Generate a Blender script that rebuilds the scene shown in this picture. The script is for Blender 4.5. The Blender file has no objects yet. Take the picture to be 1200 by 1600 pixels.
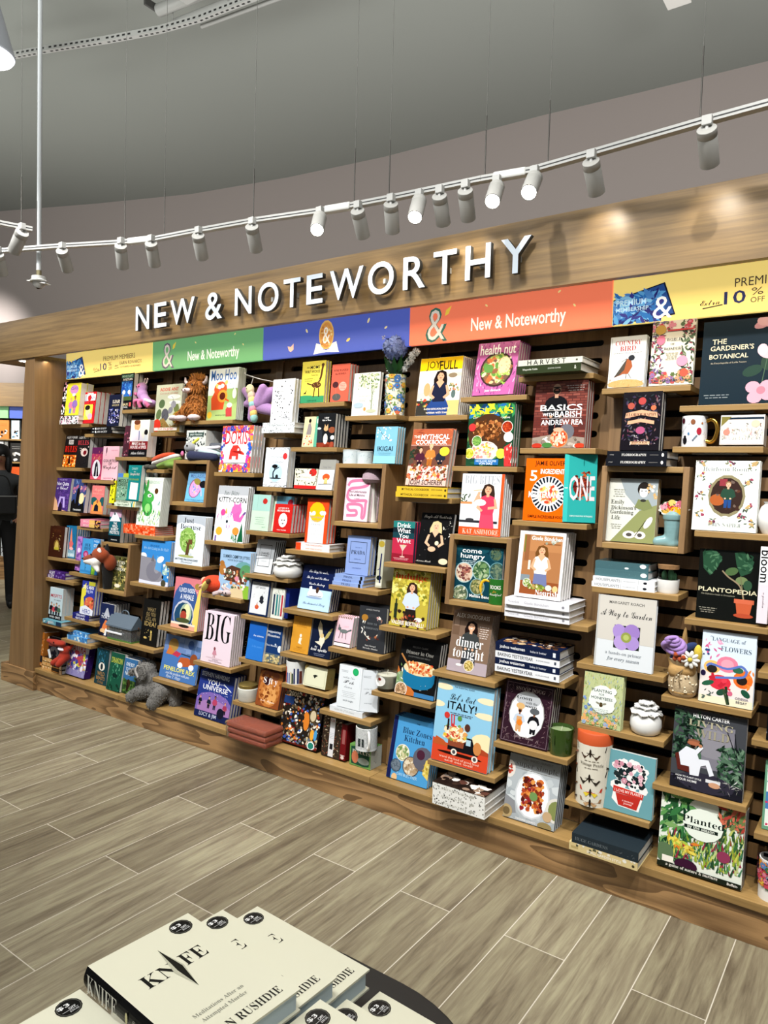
import bpy, bmesh, math, random
from mathutils import Vector, Matrix
from math import sin, cos, pi, radians
C = bpy.context.scene.collection
SC = bpy.context.scene
# ------------------------------------------------------------ camera, light, exposure
cam = bpy.data.cameras.new('camera')
cam.sensor_fit = 'VERTICAL'; cam.sensor_height = 36.0; cam.lens = 1135.6 / 1600 * 36
cam.clip_start = .02
co = bpy.data.objects.new('camera', cam); C.objects.link(co); SC.camera = co
_ex = Vector((0.81444309, 0.05039367, -0.57805098)); _ey = Vector((0.579578, -0.02295493, 0.8145934)); _ez = Vector((0.02778123, -0.9984656, -0.04790255))
co.matrix_world = Matrix(((_ex[0], -_ex[1], -_ex[2], 0), (_ey[0], -_ey[1], -_ey[2], 0), (_ez[0], -_ez[1], -_ez[2], 1.47), (0, 0, 0, 1)))
SC.view_settings.view_transform = 'Standard'; SC.view_settings.look = 'None'
SC.view_settings.gamma = 1; SC.view_settings.use_curve_mapping = False
SC.view_settings.exposure = 0.0
w = bpy.data.worlds.new('world'); SC.world = w; w.use_nodes = True
w.node_tree.nodes['Background'].inputs[0].default_value = (.92, .96, 1, 1)
w.node_tree.nodes['Background'].inputs[1].default_value = .2


def lamp(kind, name, loc, energy, col=(1, 1, 1), aim=None, parent=None, **k):
    d = bpy.data.lights.new(name, kind); d.energy = energy; d.color = col
    for a, v in k.items(): setattr(d, a, v)
    o = bpy.data.objects.new(name, d); C.objects.link(o); o.location = loc
    if aim is not None: o.rotation_euler = (Vector(aim) - Vector(loc)).to_track_quat('-Z', 'Y').to_euler()
    if parent: o.parent = parent
    return o


# shop ceiling lighting over the aisles (high bays), and the spot rows that wash the display
for x, y in ((-5.5, .2), (-2.6, -.2), (.4, -.3)):
    lamp('AREA', 'aisle_light', (x, y, 4.7), 95, (1, .985, .965), (x, y, 0), shape='RECTANGLE', size=1.8, size_y=1.2)
for x, e in ((-4.7, 135), (-3.9, 180), (-3.05, 190), (-2.2, 200), (-1.35, 215), (-.5, 230), (.35, 230)):
    lamp('SPOT', 'display_spot', (x + .25, 1.1, 3.38), e, (1, .982, .95), (x, 2.66, .75), spot_size=radians(64), spot_blend=.9, shadow_soft_size=.035)
for x, y, e in ((-8.5, 1.2, 110), (-5, .2, 110), (-1.6, -.3, 120), (1.6, 1.0, 190)):
    lamp('AREA', 'ceiling_fill', (x, y, 3.0), e, (.98, 1, .97), (x + .2, y + 1.2, 6), shape='RECTANGLE', size=2.2, size_y=.6)  # unseen fill lamps, added to lift the dark ceiling
for x, e in ((-7, 30), (-3.6, 40), (-.2, 70)):
    lamp('AREA', 'hidden_wall_fill', (x, 4.4, 2.55), e, (1, .97, .95), (x, 5.2, 6), shape='RECTANGLE', size=2.8, size_y=.3)  # fill lamps added out of sight behind the header, for wall and ceiling
for x, y in ((-9.3, 3.4), (-8.1, 4.0)): lamp('SPOT', 'far_unit_fill', (x, y, 3.3), 420, (1, .96, .9), (x - .1, y + 1.2, 1.6), spot_size=radians(80), spot_blend=.9, shadow_soft_size=.05)  # added fill that brightens the far unit, not fittings of the shop
lamp('SPOT', 'far_wall_fill', (-10.4, 4.4, 3.7), 260, (1, .98, .96), (-11.3, 5.6, 3.0), spot_size=radians(90), spot_blend=.9, shadow_soft_size=.05)  # extra fill lamp added to brighten the far wall
lamp('AREA', 'soffit_strip', (-2.4, 2.62, 2.165), 9, (1, .83, .58), (-2.4, 2.66, 1.0), shape='RECTANGLE', size=4.9, size_y=.03)


# ------------------------------------------------------------ helpers
def lin(h, g=.86):
    if not isinstance(h, str): return tuple(h)
    if len(h) == 3: h = ''.join(c * 2 for c in h)
    v = [int(h[i:i + 2], 16) / 255 for i in (0, 2, 4)]
    c = [(q / 12.92 if q <= .04045 else ((q + .055) / 1.055) ** 2.4) for q in v]
    return tuple(q * g * (q + .004) / (q + .016) for q in c)


_M = {}


def mat(name, col=(.8, .8, .8), rough=.5, metal=0, emit=0, ecol=None, trans=0, sheen=0, noise=None, coat=0, ior=1.45):
    if name in _M: return _M[name]
    m = bpy.data.materials.new(name); m.use_nodes = True
    nt = m.node_tree; b = nt.nodes['Principled BSDF']; c = lin(col)
    b.inputs['Base Color'].default_value = (*c, 1); b.inputs['Roughness'].default_value = rough
    b.inputs['Metallic'].default_value = metal; b.inputs['IOR'].default_value = ior
    if emit: b.inputs['Emission Color'].default_value = (*lin(ecol or col), 1); b.inputs['Emission Strength'].default_value = emit
    if trans: b.inputs['Transmission Weight'].default_value = trans
    if sheen: b.inputs['Sheen Weight'].default_value = sheen
    if coat: b.inputs['Coat Weight'].default_value = coat
    if noise:  # (scale, contrast): fabric or paper mottling
        tc = nt.nodes.new('ShaderNodeTexCoord'); n = nt.nodes.new('ShaderNodeTexNoise'); n.inputs['Scale'].default_value = noise[0]; n.inputs['Detail'].default_value = 4
        r = nt.nodes.new('ShaderNodeMapRange'); r.inputs[3].default_value = 1 - noise[1]; r.inputs[4].default_value = 1 + noise[1]
        mx = nt.nodes.new('ShaderNodeMix'); mx.data_type = 'RGBA'; mx.blend_type = 'MULTIPLY'; mx.inputs[0].default_value = 1
        mx.inputs[6].default_value = (*c, 1)
        nt.links.new(tc.outputs['Object'], n.inputs['Vector']); nt.links.new(n.outputs[0], r.inputs[0]); nt.links.new(r.outputs[0], mx.inputs[7])
        nt.links.new(mx.outputs[2], b.inputs['Base Color'])
        bp = nt.nodes.new('ShaderNodeBump'); bp.inputs['Strength'].default_value = .35; bp.inputs['Distance'].default_value = .004
        nt.links.new(n.outputs[0], bp.inputs['Height']); nt.links.new(bp.outputs[0], b.inputs['Normal'])
    _M[name] = m; return m


def oak(name, axis, dark, light, scale=1.0, rough=.5, fine=55, cath=0):
    """oak veneer; axis is the grain direction; cath adds cathedral figure"""
    if name in _M: return _M[name]
    m = bpy.data.materials.new(name); m.use_nodes = True; nt = m.node_tree; b = nt.nodes['Principled BSDF']; N = nt.nodes.new; L = nt.links.new
    tc = N('ShaderNodeTexCoord'); mp = N('ShaderNodeMapping'); s = [1, 1, 1]
    s[axis] = .035
    mp.inputs['Scale'].default_value = [v * scale for v in s]; L(tc.outputs['Object'], mp.inputs['Vector'])
    n1 = N('ShaderNodeTexNoise'); n1.inputs['Scale'].default_value = fine; n1.inputs['Detail'].default_value = 5; n1.inputs['Roughness'].default_value = .7
    n2 = N('ShaderNodeTexNoise'); n2.inputs['Scale'].default_value = fine / 2.4; n2.inputs['Detail'].default_value = 2
    L(mp.outputs[0], n1.inputs['Vector']); L(mp.outputs[0], n2.inputs['Vector'])
    mx = N('ShaderNodeMath'); mx.operation = 'ADD'
    h = N('ShaderNodeMath'); h.operation = 'MULTIPLY'; h.inputs[1].default_value = .55; L(n1.outputs[0], h.inputs[0])
    h2 = N('ShaderNodeMath'); h2.operation = 'MULTIPLY'; h2.inputs[1].default_value = .45
    if cath:
        mp2 = N('ShaderNodeMapping'); s2 = [1, 1, 1]; s2[axis] = .16; mp2.inputs['Scale'].default_value = s2; L(tc.outputs['Object'], mp2.inputs['Vector'])
        n3 = N('ShaderNodeTexNoise'); n3.inputs['Scale'].default_value = cath; n3.inputs['Detail'].default_value = 1; L(mp2.outputs[0], n3.inputs['Vector'])
        q = N('ShaderNodeMath'); q.operation = 'MULTIPLY'; q.inputs[1].default_value = 6; L(n3.outputs[0], q.inputs[0])
        fr = N('ShaderNodeMath'); fr.operation = 'FRACT'; L(q.outputs[0], fr.inputs[0]); L(fr.outputs[0], h2.inputs[0])
    else: L(n2.outputs[0], h2.inputs[0])
    L(h.outputs[0], mx.inputs[0]); L(h2.outputs[0], mx.inputs[1])
    r = N('ShaderNodeValToRGB'); r.color_ramp.elements[0].position = .34; r.color_ramp.elements[1].position = .66
    r.color_ramp.elements[0].color = (*lin(dark), 1); r.color_ramp.elements[1].color = (*lin(light), 1)
    L(mx.outputs[0], r.inputs[0]); L(r.outputs[0], b.inputs['Base Color']); b.inputs['Roughness'].default_value = rough
    _M[name] = m; return m


OAKH = oak('oak_fascia', 0, '6b5436', '977a4e', .9, .42, 120)
OAKV = oak('oak_upright', 2, '74593b', '967650', .9, .45)
OAKS = oak('oak_ledge', 0, '83683f', 'aa8956', 1.3, .45)
OAKP = oak('oak_panel', 2, '6d5233', '8b6b45', 1, .5)
OAKB = oak('oak_plinth', 0, '74583a', 'a8845a', .8, .45, 60, 11)
WHITE = mat('white_metal', 'b4b4b1', .4)
BLACKM = mat('black_void', '0b0a09', .8)
PAGES = mat('page_edges', 'd9d8d4', .8, noise=(90, .12))


def print_mat(name, rough, emit=0):
    m = bpy.data.materials.new(name); m.use_nodes = True; nt = m.node_tree; b = nt.nodes['Principled BSDF']
    a = nt.nodes.new('ShaderNodeAttribute'); a.attribute_name = 'Col'; a.attribute_type = 'GEOMETRY'
    nt.links.new(a.outputs['Color'], b.inputs['Base Color']); b.inputs['Roughness'].default_value = rough
    b.inputs['Specular IOR Level'].default_value = .12
    if emit: nt.links.new(a.outputs['Color'], b.inputs['Emission Color']); b.inputs['Emission Strength'].default_value = emit
    return m


PRINT = print_mat('printed_cover', .27)
SIGN = print_mat('emissive_sign_print', .4, .85)  # emission added on top of the print colour to raise its brightness
GLOSSP = print_mat('printed_glaze', .15)


def link(name, me, mats=None, parent=None, loc=None):
    o = bpy.data.objects.new(name, me); C.objects.link(o)
    if mats:
        for m in (mats if isinstance(mats, (list, tuple)) else [mats]): me.materials.append(m)
    if parent: o.parent = parent
    if loc is not None: o.location = loc
    return o


def empty(name, loc, label, cat, group=None, rot=(0, 0, 0)):
    o = bpy.data.objects.new(name, None); C.objects.link(o); o.location = loc; o.rotation_euler = rot
    o.empty_display_size = .05
    return tag(o, label, cat, group)


LAB = {}


def tag(o, label, cat, group=None):
    ws = label.split()
    if len(ws) > 16: label = ' '.join(ws[:16])
    if label in LAB: print('DUPLABEL', label)
    LAB[label] = 1
    o['label'] = label; o['category'] = cat
    if group: o['group'] = group
    return o


class MB:
    """mesh builder with a colour per face"""
    def __init__(s): s.v = []; s.f = []; s.c = []; s.mi = []

    def face(s, pts, col=(.8, .8, .8), mi=0):
        n = len(s.v); s.v += [tuple(p) for p in pts]; s.f.append(tuple(range(n, n + len(pts)))); s.c.append(col); s.mi.append(mi)

    def box(s, x0, y0, z0, x1, y1, z1, col=(.8, .8, .8), mi=0, cols=None):
        p = [(x0, y0, z0), (x1, y0, z0), (x1, y1, z0), (x0, y1, z0), (x0, y0, z1), (x1, y0, z1), (x1, y1, z1), (x0, y1, z1)]
        q = {'f': (0, 1, 5, 4), 'r': (1, 2, 6, 5), 'b': (2, 3, 7, 6), 'l': (3, 0, 4, 7), 't': (4, 5, 6, 7), 'd': (3, 2, 1, 0)}
        for k, i in q.items(): s.face([p[j] for j in i], (cols or {}).get(k, col), mi)

    def build(s, name, mats, parent=None, loc=None, smooth=False):
        me = bpy.data.meshes.new(name); me.from_pydata(s.v, [], s.f)
        a = me.color_attributes.new('Col', 'FLOAT_COLOR', 'CORNER'); buf = []
        for f, c in zip(s.f, s.c): buf += [c[0], c[1], c[2], 1.0] * len(f)
        a.data.foreach_set('color', buf)
        me.polygons.foreach_set('material_index', s.mi)
        if smooth: me.polygons.foreach_set('use_smooth', [True] * len(s.f))
        me.update()
        return link(name, me, mats, parent, loc)


def bevel(o, wd=.003, seg=2):
    m = o.modifiers.new('bevel', 'BEVEL'); m.width = wd; m.segments = seg; m.limit_method = 'ANGLE'
    return o


def boxo(name, x0, y0, z0, x1, y1, z1, m, parent=None, bev=.002):
    c = Vector(((x0 + x1) / 2, (y0 + y1) / 2, (z0 + z1) / 2)); b = MB()
    b.box(x0 - c.x, y0 - c.y, z0 - c.z, x1 - c.x, y1 - c.y, z1 - c.z)
    o = b.build(name, m, parent, c)
    if bev: weld(o); bevel(o, bev)
    return o


def weld(o):
    bm = bmesh.new(); bm.from_mesh(o.data); bmesh.ops.remove_doubles(bm, verts=bm.verts, dist=1e-5); bm.to_mesh(o.data); bm.free()


def lathe(name, prof, m, parent=None, loc=(0, 0, 0), seg=40, smooth=True, cols=None):
    """prof: (radius, z) from bottom to top"""
    b = MB()
    for i in range(len(prof) - 1):
        (r0, z0), (r1, z1) = prof[i], prof[i + 1]
        for k in range(seg):
            a, c = 2 * pi * k / seg, 2 * pi * (k + 1) / seg
            col = cols[i] if cols else (.8, .8, .8)
            P = [(r0 * cos(a), r0 * sin(a), z0), (r0 * cos(c), r0 * sin(c), z0), (r1 * cos(c), r1 * sin(c), z1), (r1 * cos(a), r1 * sin(a), z1)]
            if r0 < 1e-6: P = [P[0], P[2], P[3]]
            elif r1 < 1e-6: P = P[:3]
            b.face(P, col)
    o = b.build(name, m, parent, loc, smooth); weld(o)
    if smooth: o.modifiers.new('es', 'EDGE_SPLIT').split_angle = radians(40)
    return o


def tube(name, pts, rad, m, parent=None, res=8, cyc=False, taper=None):
    cu = bpy.data.curves.new(name, 'CURVE'); cu.dimensions = '3D'; cu.bevel_depth = rad; cu.bevel_resolution = 3; cu.resolution_u = res; cu.use_fill_caps = True
    sp = cu.splines.new('BEZIER' if res > 1 else 'POLY')
    if res > 1:
        sp.bezier_points.add(len(pts) - 1)
        for i, (q, p) in enumerate(zip(sp.bezier_points, pts)):
            q.co = p; q.handle_left_type = q.handle_right_type = 'AUTO'
            if taper: q.radius = taper[i]
    else:
        sp.points.add(len(pts) - 1)
        for i, (q, p) in enumerate(zip(sp.points, pts)): q.co = (*p, 1)
    sp.use_cyclic_u = cyc
    t = bpy.data.objects.new('t', cu); C.objects.link(t)
    dg = bpy.context.evaluated_depsgraph_get(); me = bpy.data.meshes.new_from_object(t.evaluated_get(dg)); me.name = name
    bpy.data.objects.remove(t); bpy.data.curves.remove(cu)
    me.polygons.foreach_set('use_smooth', [True] * len(me.polygons))
    me.materials.clear()
    return link(name, me, m, parent)


def blob(name, parts, m, parent=None, vox=.006, smooth=6):
    """one continuous soft body grown from ellipsoids (cx,cy,cz,rx,ry,rz[,euler]) and limbs ((p0),(p1),r0,r1)"""
    bm = bmesh.new()
    for q in parts:
        if isinstance(q[0], tuple):
            p0, p1 = Vector(q[0]), Vector(q[1]); n = max(3, int((p1 - p0).length / (min(q[2], q[3]) * .45)))
            for i in range(n + 1):
                t = i / n; r = q[2] * (1 - t) + q[3] * t
                bmesh.ops.create_uvsphere(bm, u_segments=12, v_segments=8, radius=r, matrix=Matrix.Translation(p0.lerp(p1, t)))
        else:
            M = Matrix.Translation(q[:3])
            if len(q) > 6: 
                from mathutils import Euler
                M = M @ Euler(q[6]).to_matrix().to_4x4()
            M = M @ Matrix.Diagonal((q[3], q[4], q[5], 1))
            bmesh.ops.create_uvsphere(bm, u_segments=18, v_segments=12, radius=1, matrix=M)
    me = bpy.data.meshes.new(name); bm.to_mesh(me); bm.free()
    t = bpy.data.objects.new('t', me); C.objects.link(t)
    r = t.modifiers.new('r', 'REMESH'); r.mode = 'VOXEL'; r.voxel_size = vox; r.use_smooth_shade = True
    s = t.modifiers.new('s', 'SMOOTH'); s.iterations = smooth; s.factor = .5
    dg = bpy.context.evaluated_depsgraph_get(); out = bpy.data.meshes.new_from_object(t.evaluated_get(dg)); out.name = name
    bpy.data.objects.remove(t); bpy.data.meshes.remove(me)
    out.polygons.foreach_set('use_smooth', [True] * len(out.polygons))
    return link(name, out, m, parent)


def ell(name, c, r, m, parent=None, rot=(0, 0, 0), seg=20):
    bm = bmesh.new(); bmesh.ops.create_uvsphere(bm, u_segments=seg, v_segments=seg // 2 + 2, radius=1, matrix=Matrix.Diagonal((*r, 1)))
    me = bpy.data.meshes.new(name); bm.to_mesh(me); bm.free(); me.polygons.foreach_set('use_smooth', [True] * len(me.polygons))
    o = link(name, me, m, parent, c); o.rotation_euler = rot; return o


# ------------------------------------------------------------ lettering and printed art
_T = {}


def _map(s, U, L): return ''.join(chr(U + ord(c) - 65) if 'A' <= c <= 'Z' else (chr(0x210E) if (L == 0x1D44E and c == 'h') else chr(L + ord(c) - 97)) if 'a' <= c <= 'z' else c for c in s)


def text_poly(s, st):
    """outline faces of a word, centred, cap height and width in its own units"""
    key = (s, st)
    if key in _T: return _T[key]
    c = bpy.data.curves.new('t', 'FONT'); k = st[0]
    off = {'b': .012, 'n': 0, 'S': -.004, 'N': -.007, 'i': 0, 'I': 0, 'c': 0}.get(k, 0)
    if k in 'SN': s = _map(s, 0x1D400, 0x1D41A)
    elif k in 'iI': s = _map(s, 0x1D434, 0x1D44E) if k == 'i' else _map(s, 0x1D468, 0x1D482)
    elif k == 'c': s = _map(s, 0x1D4D0, 0x1D4EA)
    c.body = s; c.size = 1; c.offset = off; c.resolution_u = 2
    o = bpy.data.objects.new('t', c); C.objects.link(o)
    dg = bpy.context.evaluated_depsgraph_get(); me = bpy.data.meshes.new_from_object(o.evaluated_get(dg))
    vs = [tuple(v.co) for v in me.vertices]; fs = [tuple(p.vertices) for p in me.polygons]
    bpy.data.objects.remove(o); bpy.data.curves.remove(c); bpy.data.meshes.remove(me)
    if vs:
        xs = [v[0] for v in vs]; ys = [v[1] for v in vs]; cx, cy = (min(xs) + max(xs)) / 2, (min(ys) + max(ys)) / 2
        wd = max(xs) - min(xs); vs = [(v[0] - cx, v[1] - cy) for v in vs]
    else: wd = 1
    _T[key] = (vs, fs, wd); return _T[key]


def ring(cx, cy, rx, ry, n=12, a=0, ph=0):
    ca, sa = cos(radians(a)), sin(radians(a)); out = []
    for i in range(n):
        t = 2 * pi * i / n + ph; x, y = rx * cos(t), ry * sin(t); out.append((cx + x * ca - y * sa, cy + x * sa + y * ca))
    return out


class Art:
    """prints flat shapes onto a face: unit coordinates, x over W, y over H, sizes in fractions of W"""
    def __init__(s, mb, org, ux, uy, nrm, W, H, seed=1, wrap=None):
        s.mb = mb; s.o = Vector(org); s.ux = Vector(ux); s.uy = Vector(uy); s.n = Vector(nrm); s.W = W; s.H = H; s.k = 0; s.rnd = random.Random(seed); s.a = W / H; s.wrap = wrap

    def poly(s, pts, col, nolay=False):
        if not nolay: s.k += 1
        d = .00025 + s.k * .000022; P = []
        for x, y in pts:
            x = min(.998, max(.002, x)); y = min(.998, max(.002, y))
            P.append(s.wrap(x, y, d) if s.wrap else s.o + s.ux * (x * s.W) + s.uy * (y * s.H) + s.n * d)
        s.mb.face(P, col)

    def ellipse(s, cx, cy, rx, ry, c, a=0, n=14):
        # rx, ry are fractions of W; rotate in square space
        s.poly([(cx + (x), cy + y * s.a) for x, y in ring(0, 0, rx, ry, n, a)], c)

    def line(s, pts, wd, c):
        P = [Vector((x, y / s.a)) for x, y in pts]; s.k += 1
        # smooth polyline by Catmull-Rom
        if len(P) > 3:
            Q = []
            for i in range(len(P) - 1):
                p0, p1, p2, p3 = P[max(0, i - 1)], P[i], P[i + 1], P[min(len(P) - 1, i + 2)]
                for t in (0, .25, .5, .75): Q.append(.5 * ((2 * p1) + (p2 - p0) * t + (2 * p0 - 5 * p1 + 4 * p2 - p3) * t * t + (3 * p1 - p0 - 3 * p2 + p3) * t ** 3))
            P = Q + [P[-1]]
        for i in range(len(P) - 1):
            d = P[i + 1] - P[i]
            if d.length < 1e-6: continue
            d.normalize(); n = Vector((-d.y, d.x)) * wd / 2; e = d * wd * .18
            s.poly([(q.x, q.y * s.a) for q in (P[i] - n - e, P[i + 1] - n + e, P[i + 1] + n + e, P[i] + n - e)], c, True); s.k += .04

    def text(s, st, x, y, w, c, sty, hs, gap=9):
        vs, fs, wd = text_poly(st, sty); s.k += 1; vert = 'v' in sty[1:]
        sc = w * (s.H if vert else s.W) / wd; d = .00025 + s.k * .000022
        if not vert and gap < 1: hs = min(hs, gap * .92 * s.H / (sc * .74))
        for f in fs:
            P = []
            for i in f:
                vx, vy = vs[i]
                if vert: px, py = x + vy * sc * hs / s.W, y - vx * sc / s.H
                else: px, py = x + vx * sc / s.W, y + vy * sc * hs / s.H
                px = min(.997, max(.003, px)); py = min(.997, max(.003, py))
                P.append(s.wrap(px, py, d) if s.wrap else s.o + s.ux * (px * s.W) + s.uy * (py * s.H) + s.n * d)
            s.mb.face(P, c)

    def scatter(s, x0, y0, x1, y1, n, sz, cols, k):
        R = s.rnd; cl = [lin(c) for c in cols]
        if n >= 30 and k in 'lvof': n = int(n * 1.9); sz *= 1.12
        for _ in range(n):
            x, y = R.uniform(x0, x1), R.uniform(y0, y1); c = R.choice(cl); z = sz * R.uniform(.6, 1.25); a = R.uniform(0, 180); s.k -= .8
            if k == 'd': s.ellipse(x, y, z / 2, z / 2, c, 0, 7)
            elif k == 'q': s.poly([(x - z / 2, y - z * s.a / 2), (x + z / 2, y - z * s.a / 2), (x + z / 2, y + z * s.a / 2), (x - z / 2, y + z * s.a / 2)], c)
            elif k == 'l':
                s.poly([(x + u, y + v * s.a) for u, v in [(p[0] * cos(radians(a)) - p[1] * sin(radians(a)), p[0] * sin(radians(a)) + p[1] * cos(radians(a))) for p in ((-z * .6, 0), (-z * .15, z * .2), (z * .25, z * .16), (z * .6, 0), (z * .25, -z * .16), (-z * .15, -z * .2))]], c)
            elif k == 'f':
                for q in range(6): s.ellipse(x + z * .3 * cos(q * pi / 3), y + z * .3 * sin(q * pi / 3) * s.a, z * .22, z * .2, c, q * 60, 6); s.k -= .9
                s.ellipse(x, y, z * .14, z * .14, R.choice(cl), 0, 6)
            elif k == 'v':
                dx = R.uniform(-.35, .35) * z; s.poly([(x - z * .12, y), (x + z * .12, y), (x + dx + z * .05, y + z * .7 * s.a), (x + dx, y + z * s.a)], c)
            elif k == 'x': 
                b = radians(a); s.poly([(x - z * .6 * cos(b), y - z * .6 * sin(b) * s.a), (x - z * .05 * sin(b), y + z * .08 * s.a), (x + z * .6 * cos(b), y + z * .6 * sin(b) * s.a), (x + z * .1 * sin(b), y - z * .08 * s.a)], c)
            else: s.poly([(x + u, y + v * s.a) for u, v in [(r * z * .55 * R.uniform(.7, 1.2), q * z * .55 * R.uniform(.6, 1.1)) for r, q in ring(0, 0, 1, .8, 7, a)]], c)

    def dish(s, x, y, r, rim, base, cols, stripes=0):
        s.ellipse(x, y, r, r, lin(rim), 0, 24)
        if stripes:
            for i in range(26):
                a = 2 * pi * i / 26; s.k -= .9; s.poly([(x + r * .66 * cos(a - .06), y + r * .66 * sin(a - .06) * s.a), (x + r * .97 * cos(a - .07), y + r * .97 * sin(a - .07) * s.a), (x + r * .97 * cos(a + .07), y + r * .97 * sin(a + .07) * s.a), (x + r * .66 * cos(a + .06), y + r * .66 * sin(a + .06) * s.a)], lin('1c2430'))
            r *= .68
        s.ellipse(x, y, r * .9, r * .9, lin(base), 0, 24)
        for _ in range(int(26 + r * 150)):
            q = r * .78 * math.sqrt(s.rnd.random()); t = s.rnd.uniform(0, 6.28); z = s.rnd.uniform(.12, .26) * r; s.k -= .8
            s.ellipse(x + q * cos(t), y + q * sin(t) * s.a, z, z * .6, lin(s.rnd.choice(cols)), s.rnd.uniform(0, 180), 7)

    def figure(s, x, y, h, skin, hair, top, bot, var=0):
        u = h * s.H / s.W  # figure height in W units
        sk, hr, tp, bt = lin(skin), lin(hair), lin(top), lin(bot); E = s.ellipse
        P = lambda pts, c: s.poly([(x + a * u, y + b * h) for a, b in pts], c)
        long = var in (1, 3, 4, 5, 6, 7)
        if var == 9:  # lounging in an armchair, legs crossed
            P([(-.4, .05), (-.5, .5), (-.3, .62), (.1, .5), (.2, .0)], lin('5c2a24'))
            P([(-.32, .2), (-.4, .55), (-.2, .78), (.08, .72), (.2, .42), (.1, .2)], tp)
            P([(-.1, .45), (.45, .5), (.62, .1), (.5, .04), (.38, .34), (.05, .2)], bt)
            P([(-.25, .3), (.25, .36), (.2, -.02), (-.05, -.04), (-.08, .2)], bt)
            P([(.05, .7), (.2, .9), (.28, .82), (.12, .6)], tp)
            E(x + .0 * u, y + .9 * h, .1 * u, .12 * u, sk); E(x + .01 * u, y + .97 * h, .17 * u, .06 * u, hr); E(x + .2 * u, y + .86 * h, .05 * u, .05 * u, sk); E(x - .01 * u, y + .83 * h, .07 * u, .05 * u, lin('2c1c16')); return
        if long:
            P([(-.14, .52), (-.17, .8), (-.1, .97), (.02, 1.0), (.13, .95), (.17, .78), (.17, .5), (.05, .48)], hr)
        seat = var == 1
        if seat: P([(-.24, .0), (-.28, .2), (-.16, .36), (.16, .38), (.26, .2), (.24, .0)], bt)
        elif var in (3, 4, 5, 6, 7): P([(-.17, .0), (-.15, .36), (.15, .36), (.2, .0)], bt)
        else: P([(-.12, .0), (-.13, .42), (.13, .42), (.12, .0), (.02, .0), (0, .3), (-.02, .0)], bt)
        P([(-.15, .3), (-.21, .6), (-.16, .7), (-.05, .74), (.05, .74), (.16, .7), (.21, .6), (.15, .3)], tp)
        if var in (1, 4, 6): P([(-.1, .73), (0, .6), (.1, .73), (.04, .78), (-.04, .78)], sk)
        if var in (1, 3, 4, 6):  # bare arms
            P([(-.2, .66), (-.27, .45), (-.14, .36), (-.1, .4), (-.19, .47), (-.14, .66)], sk)
            if var == 3: P([(-.2, .66), (-.36, .56), (-.24, .82), (-.18, .8), (-.26, .6), (-.15, .6)], sk); P([(.2, .66), (.26, .45), (.02, .42), (.02, .48), (.18, .5), (.15, .66)], sk)
            else: P([(.2, .66), (.27, .45), (.14, .36), (.1, .4), (.19, .47), (.14, .66)], sk)
        else:
            P([(-.2, .67), (-.27, .44), (-.12, .32), (-.08, .37), (-.18, .46), (-.13, .66)], tp); P([(.2, .67), (.27, .44), (.12, .32), (.08, .37), (.18, .46), (.13, .66)], tp)
            E(x - .09 * u, y + .35 * h, .035 * u, .03 * u, sk); E(x + .09 * u, y + .35 * h, .035 * u, .03 * u, sk)
        if var == 8: P([(-.1, .08), (-.12, .62), (.12, .62), (.1, .08)], lin(bot))
        P([(-.035, .7), (-.035, .8), (.035, .8), (.035, .7)], sk)
        E(x, y + .865 * h, .085 * u, .105 * u, sk, 0, 16)
        if var == 2: E(x, y + .83 * h, .075 * u, .06 * u, lin('2c2420')); E(x, y + .85 * h, .04 * u, .015 * u, lin('c07868')); E(x, y + .9 * h, .08 * u, .014 * u, lin('1c1a1a'))
        else:
            P([(-.09, .86), (-.1, .95), (-.03, .99), (.05, .985), (.1, .93), (.09, .86), (.05, .93), (-.03, .945)], hr)
            if h > .3: E(x, y + .825 * h, .03 * u, .012 * u, lin('b05a50') if var != 7 else lin('f0e8e4'))
            for d in (-.035, .035): E(x + d * u, y + .88 * h, .012 * u, .009 * u, lin('2c2020'))
            if var == 8: E(x, y + .84 * h, .06 * u, .05 * u, lin('2c1e1a'))

    def bricks(s, x0, y0, x1, y1, c1, c2):
        n = 22; hgt = (y1 - y0) / n
        s.poly([(x0, y0), (x1, y0), (x1, y1), (x0, y1)], lin('5c3430'))
        for i in range(n):
            for j in range(-1, 8):
                if s.rnd.random() < .12: continue
                x = x0 + (j + (i % 2) * .5) * .145; s.k -= .95
                s.poly([(x + .008, y0 + i * hgt + .006), (x + .137, y0 + i * hgt + .006), (x + .137, y0 + (i + 1) * hgt - .004), (x + .008, y0 + (i + 1) * hgt - .004)], lin(s.rnd.choice((c1, c2, '7c443c', '94574c'))))

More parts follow.
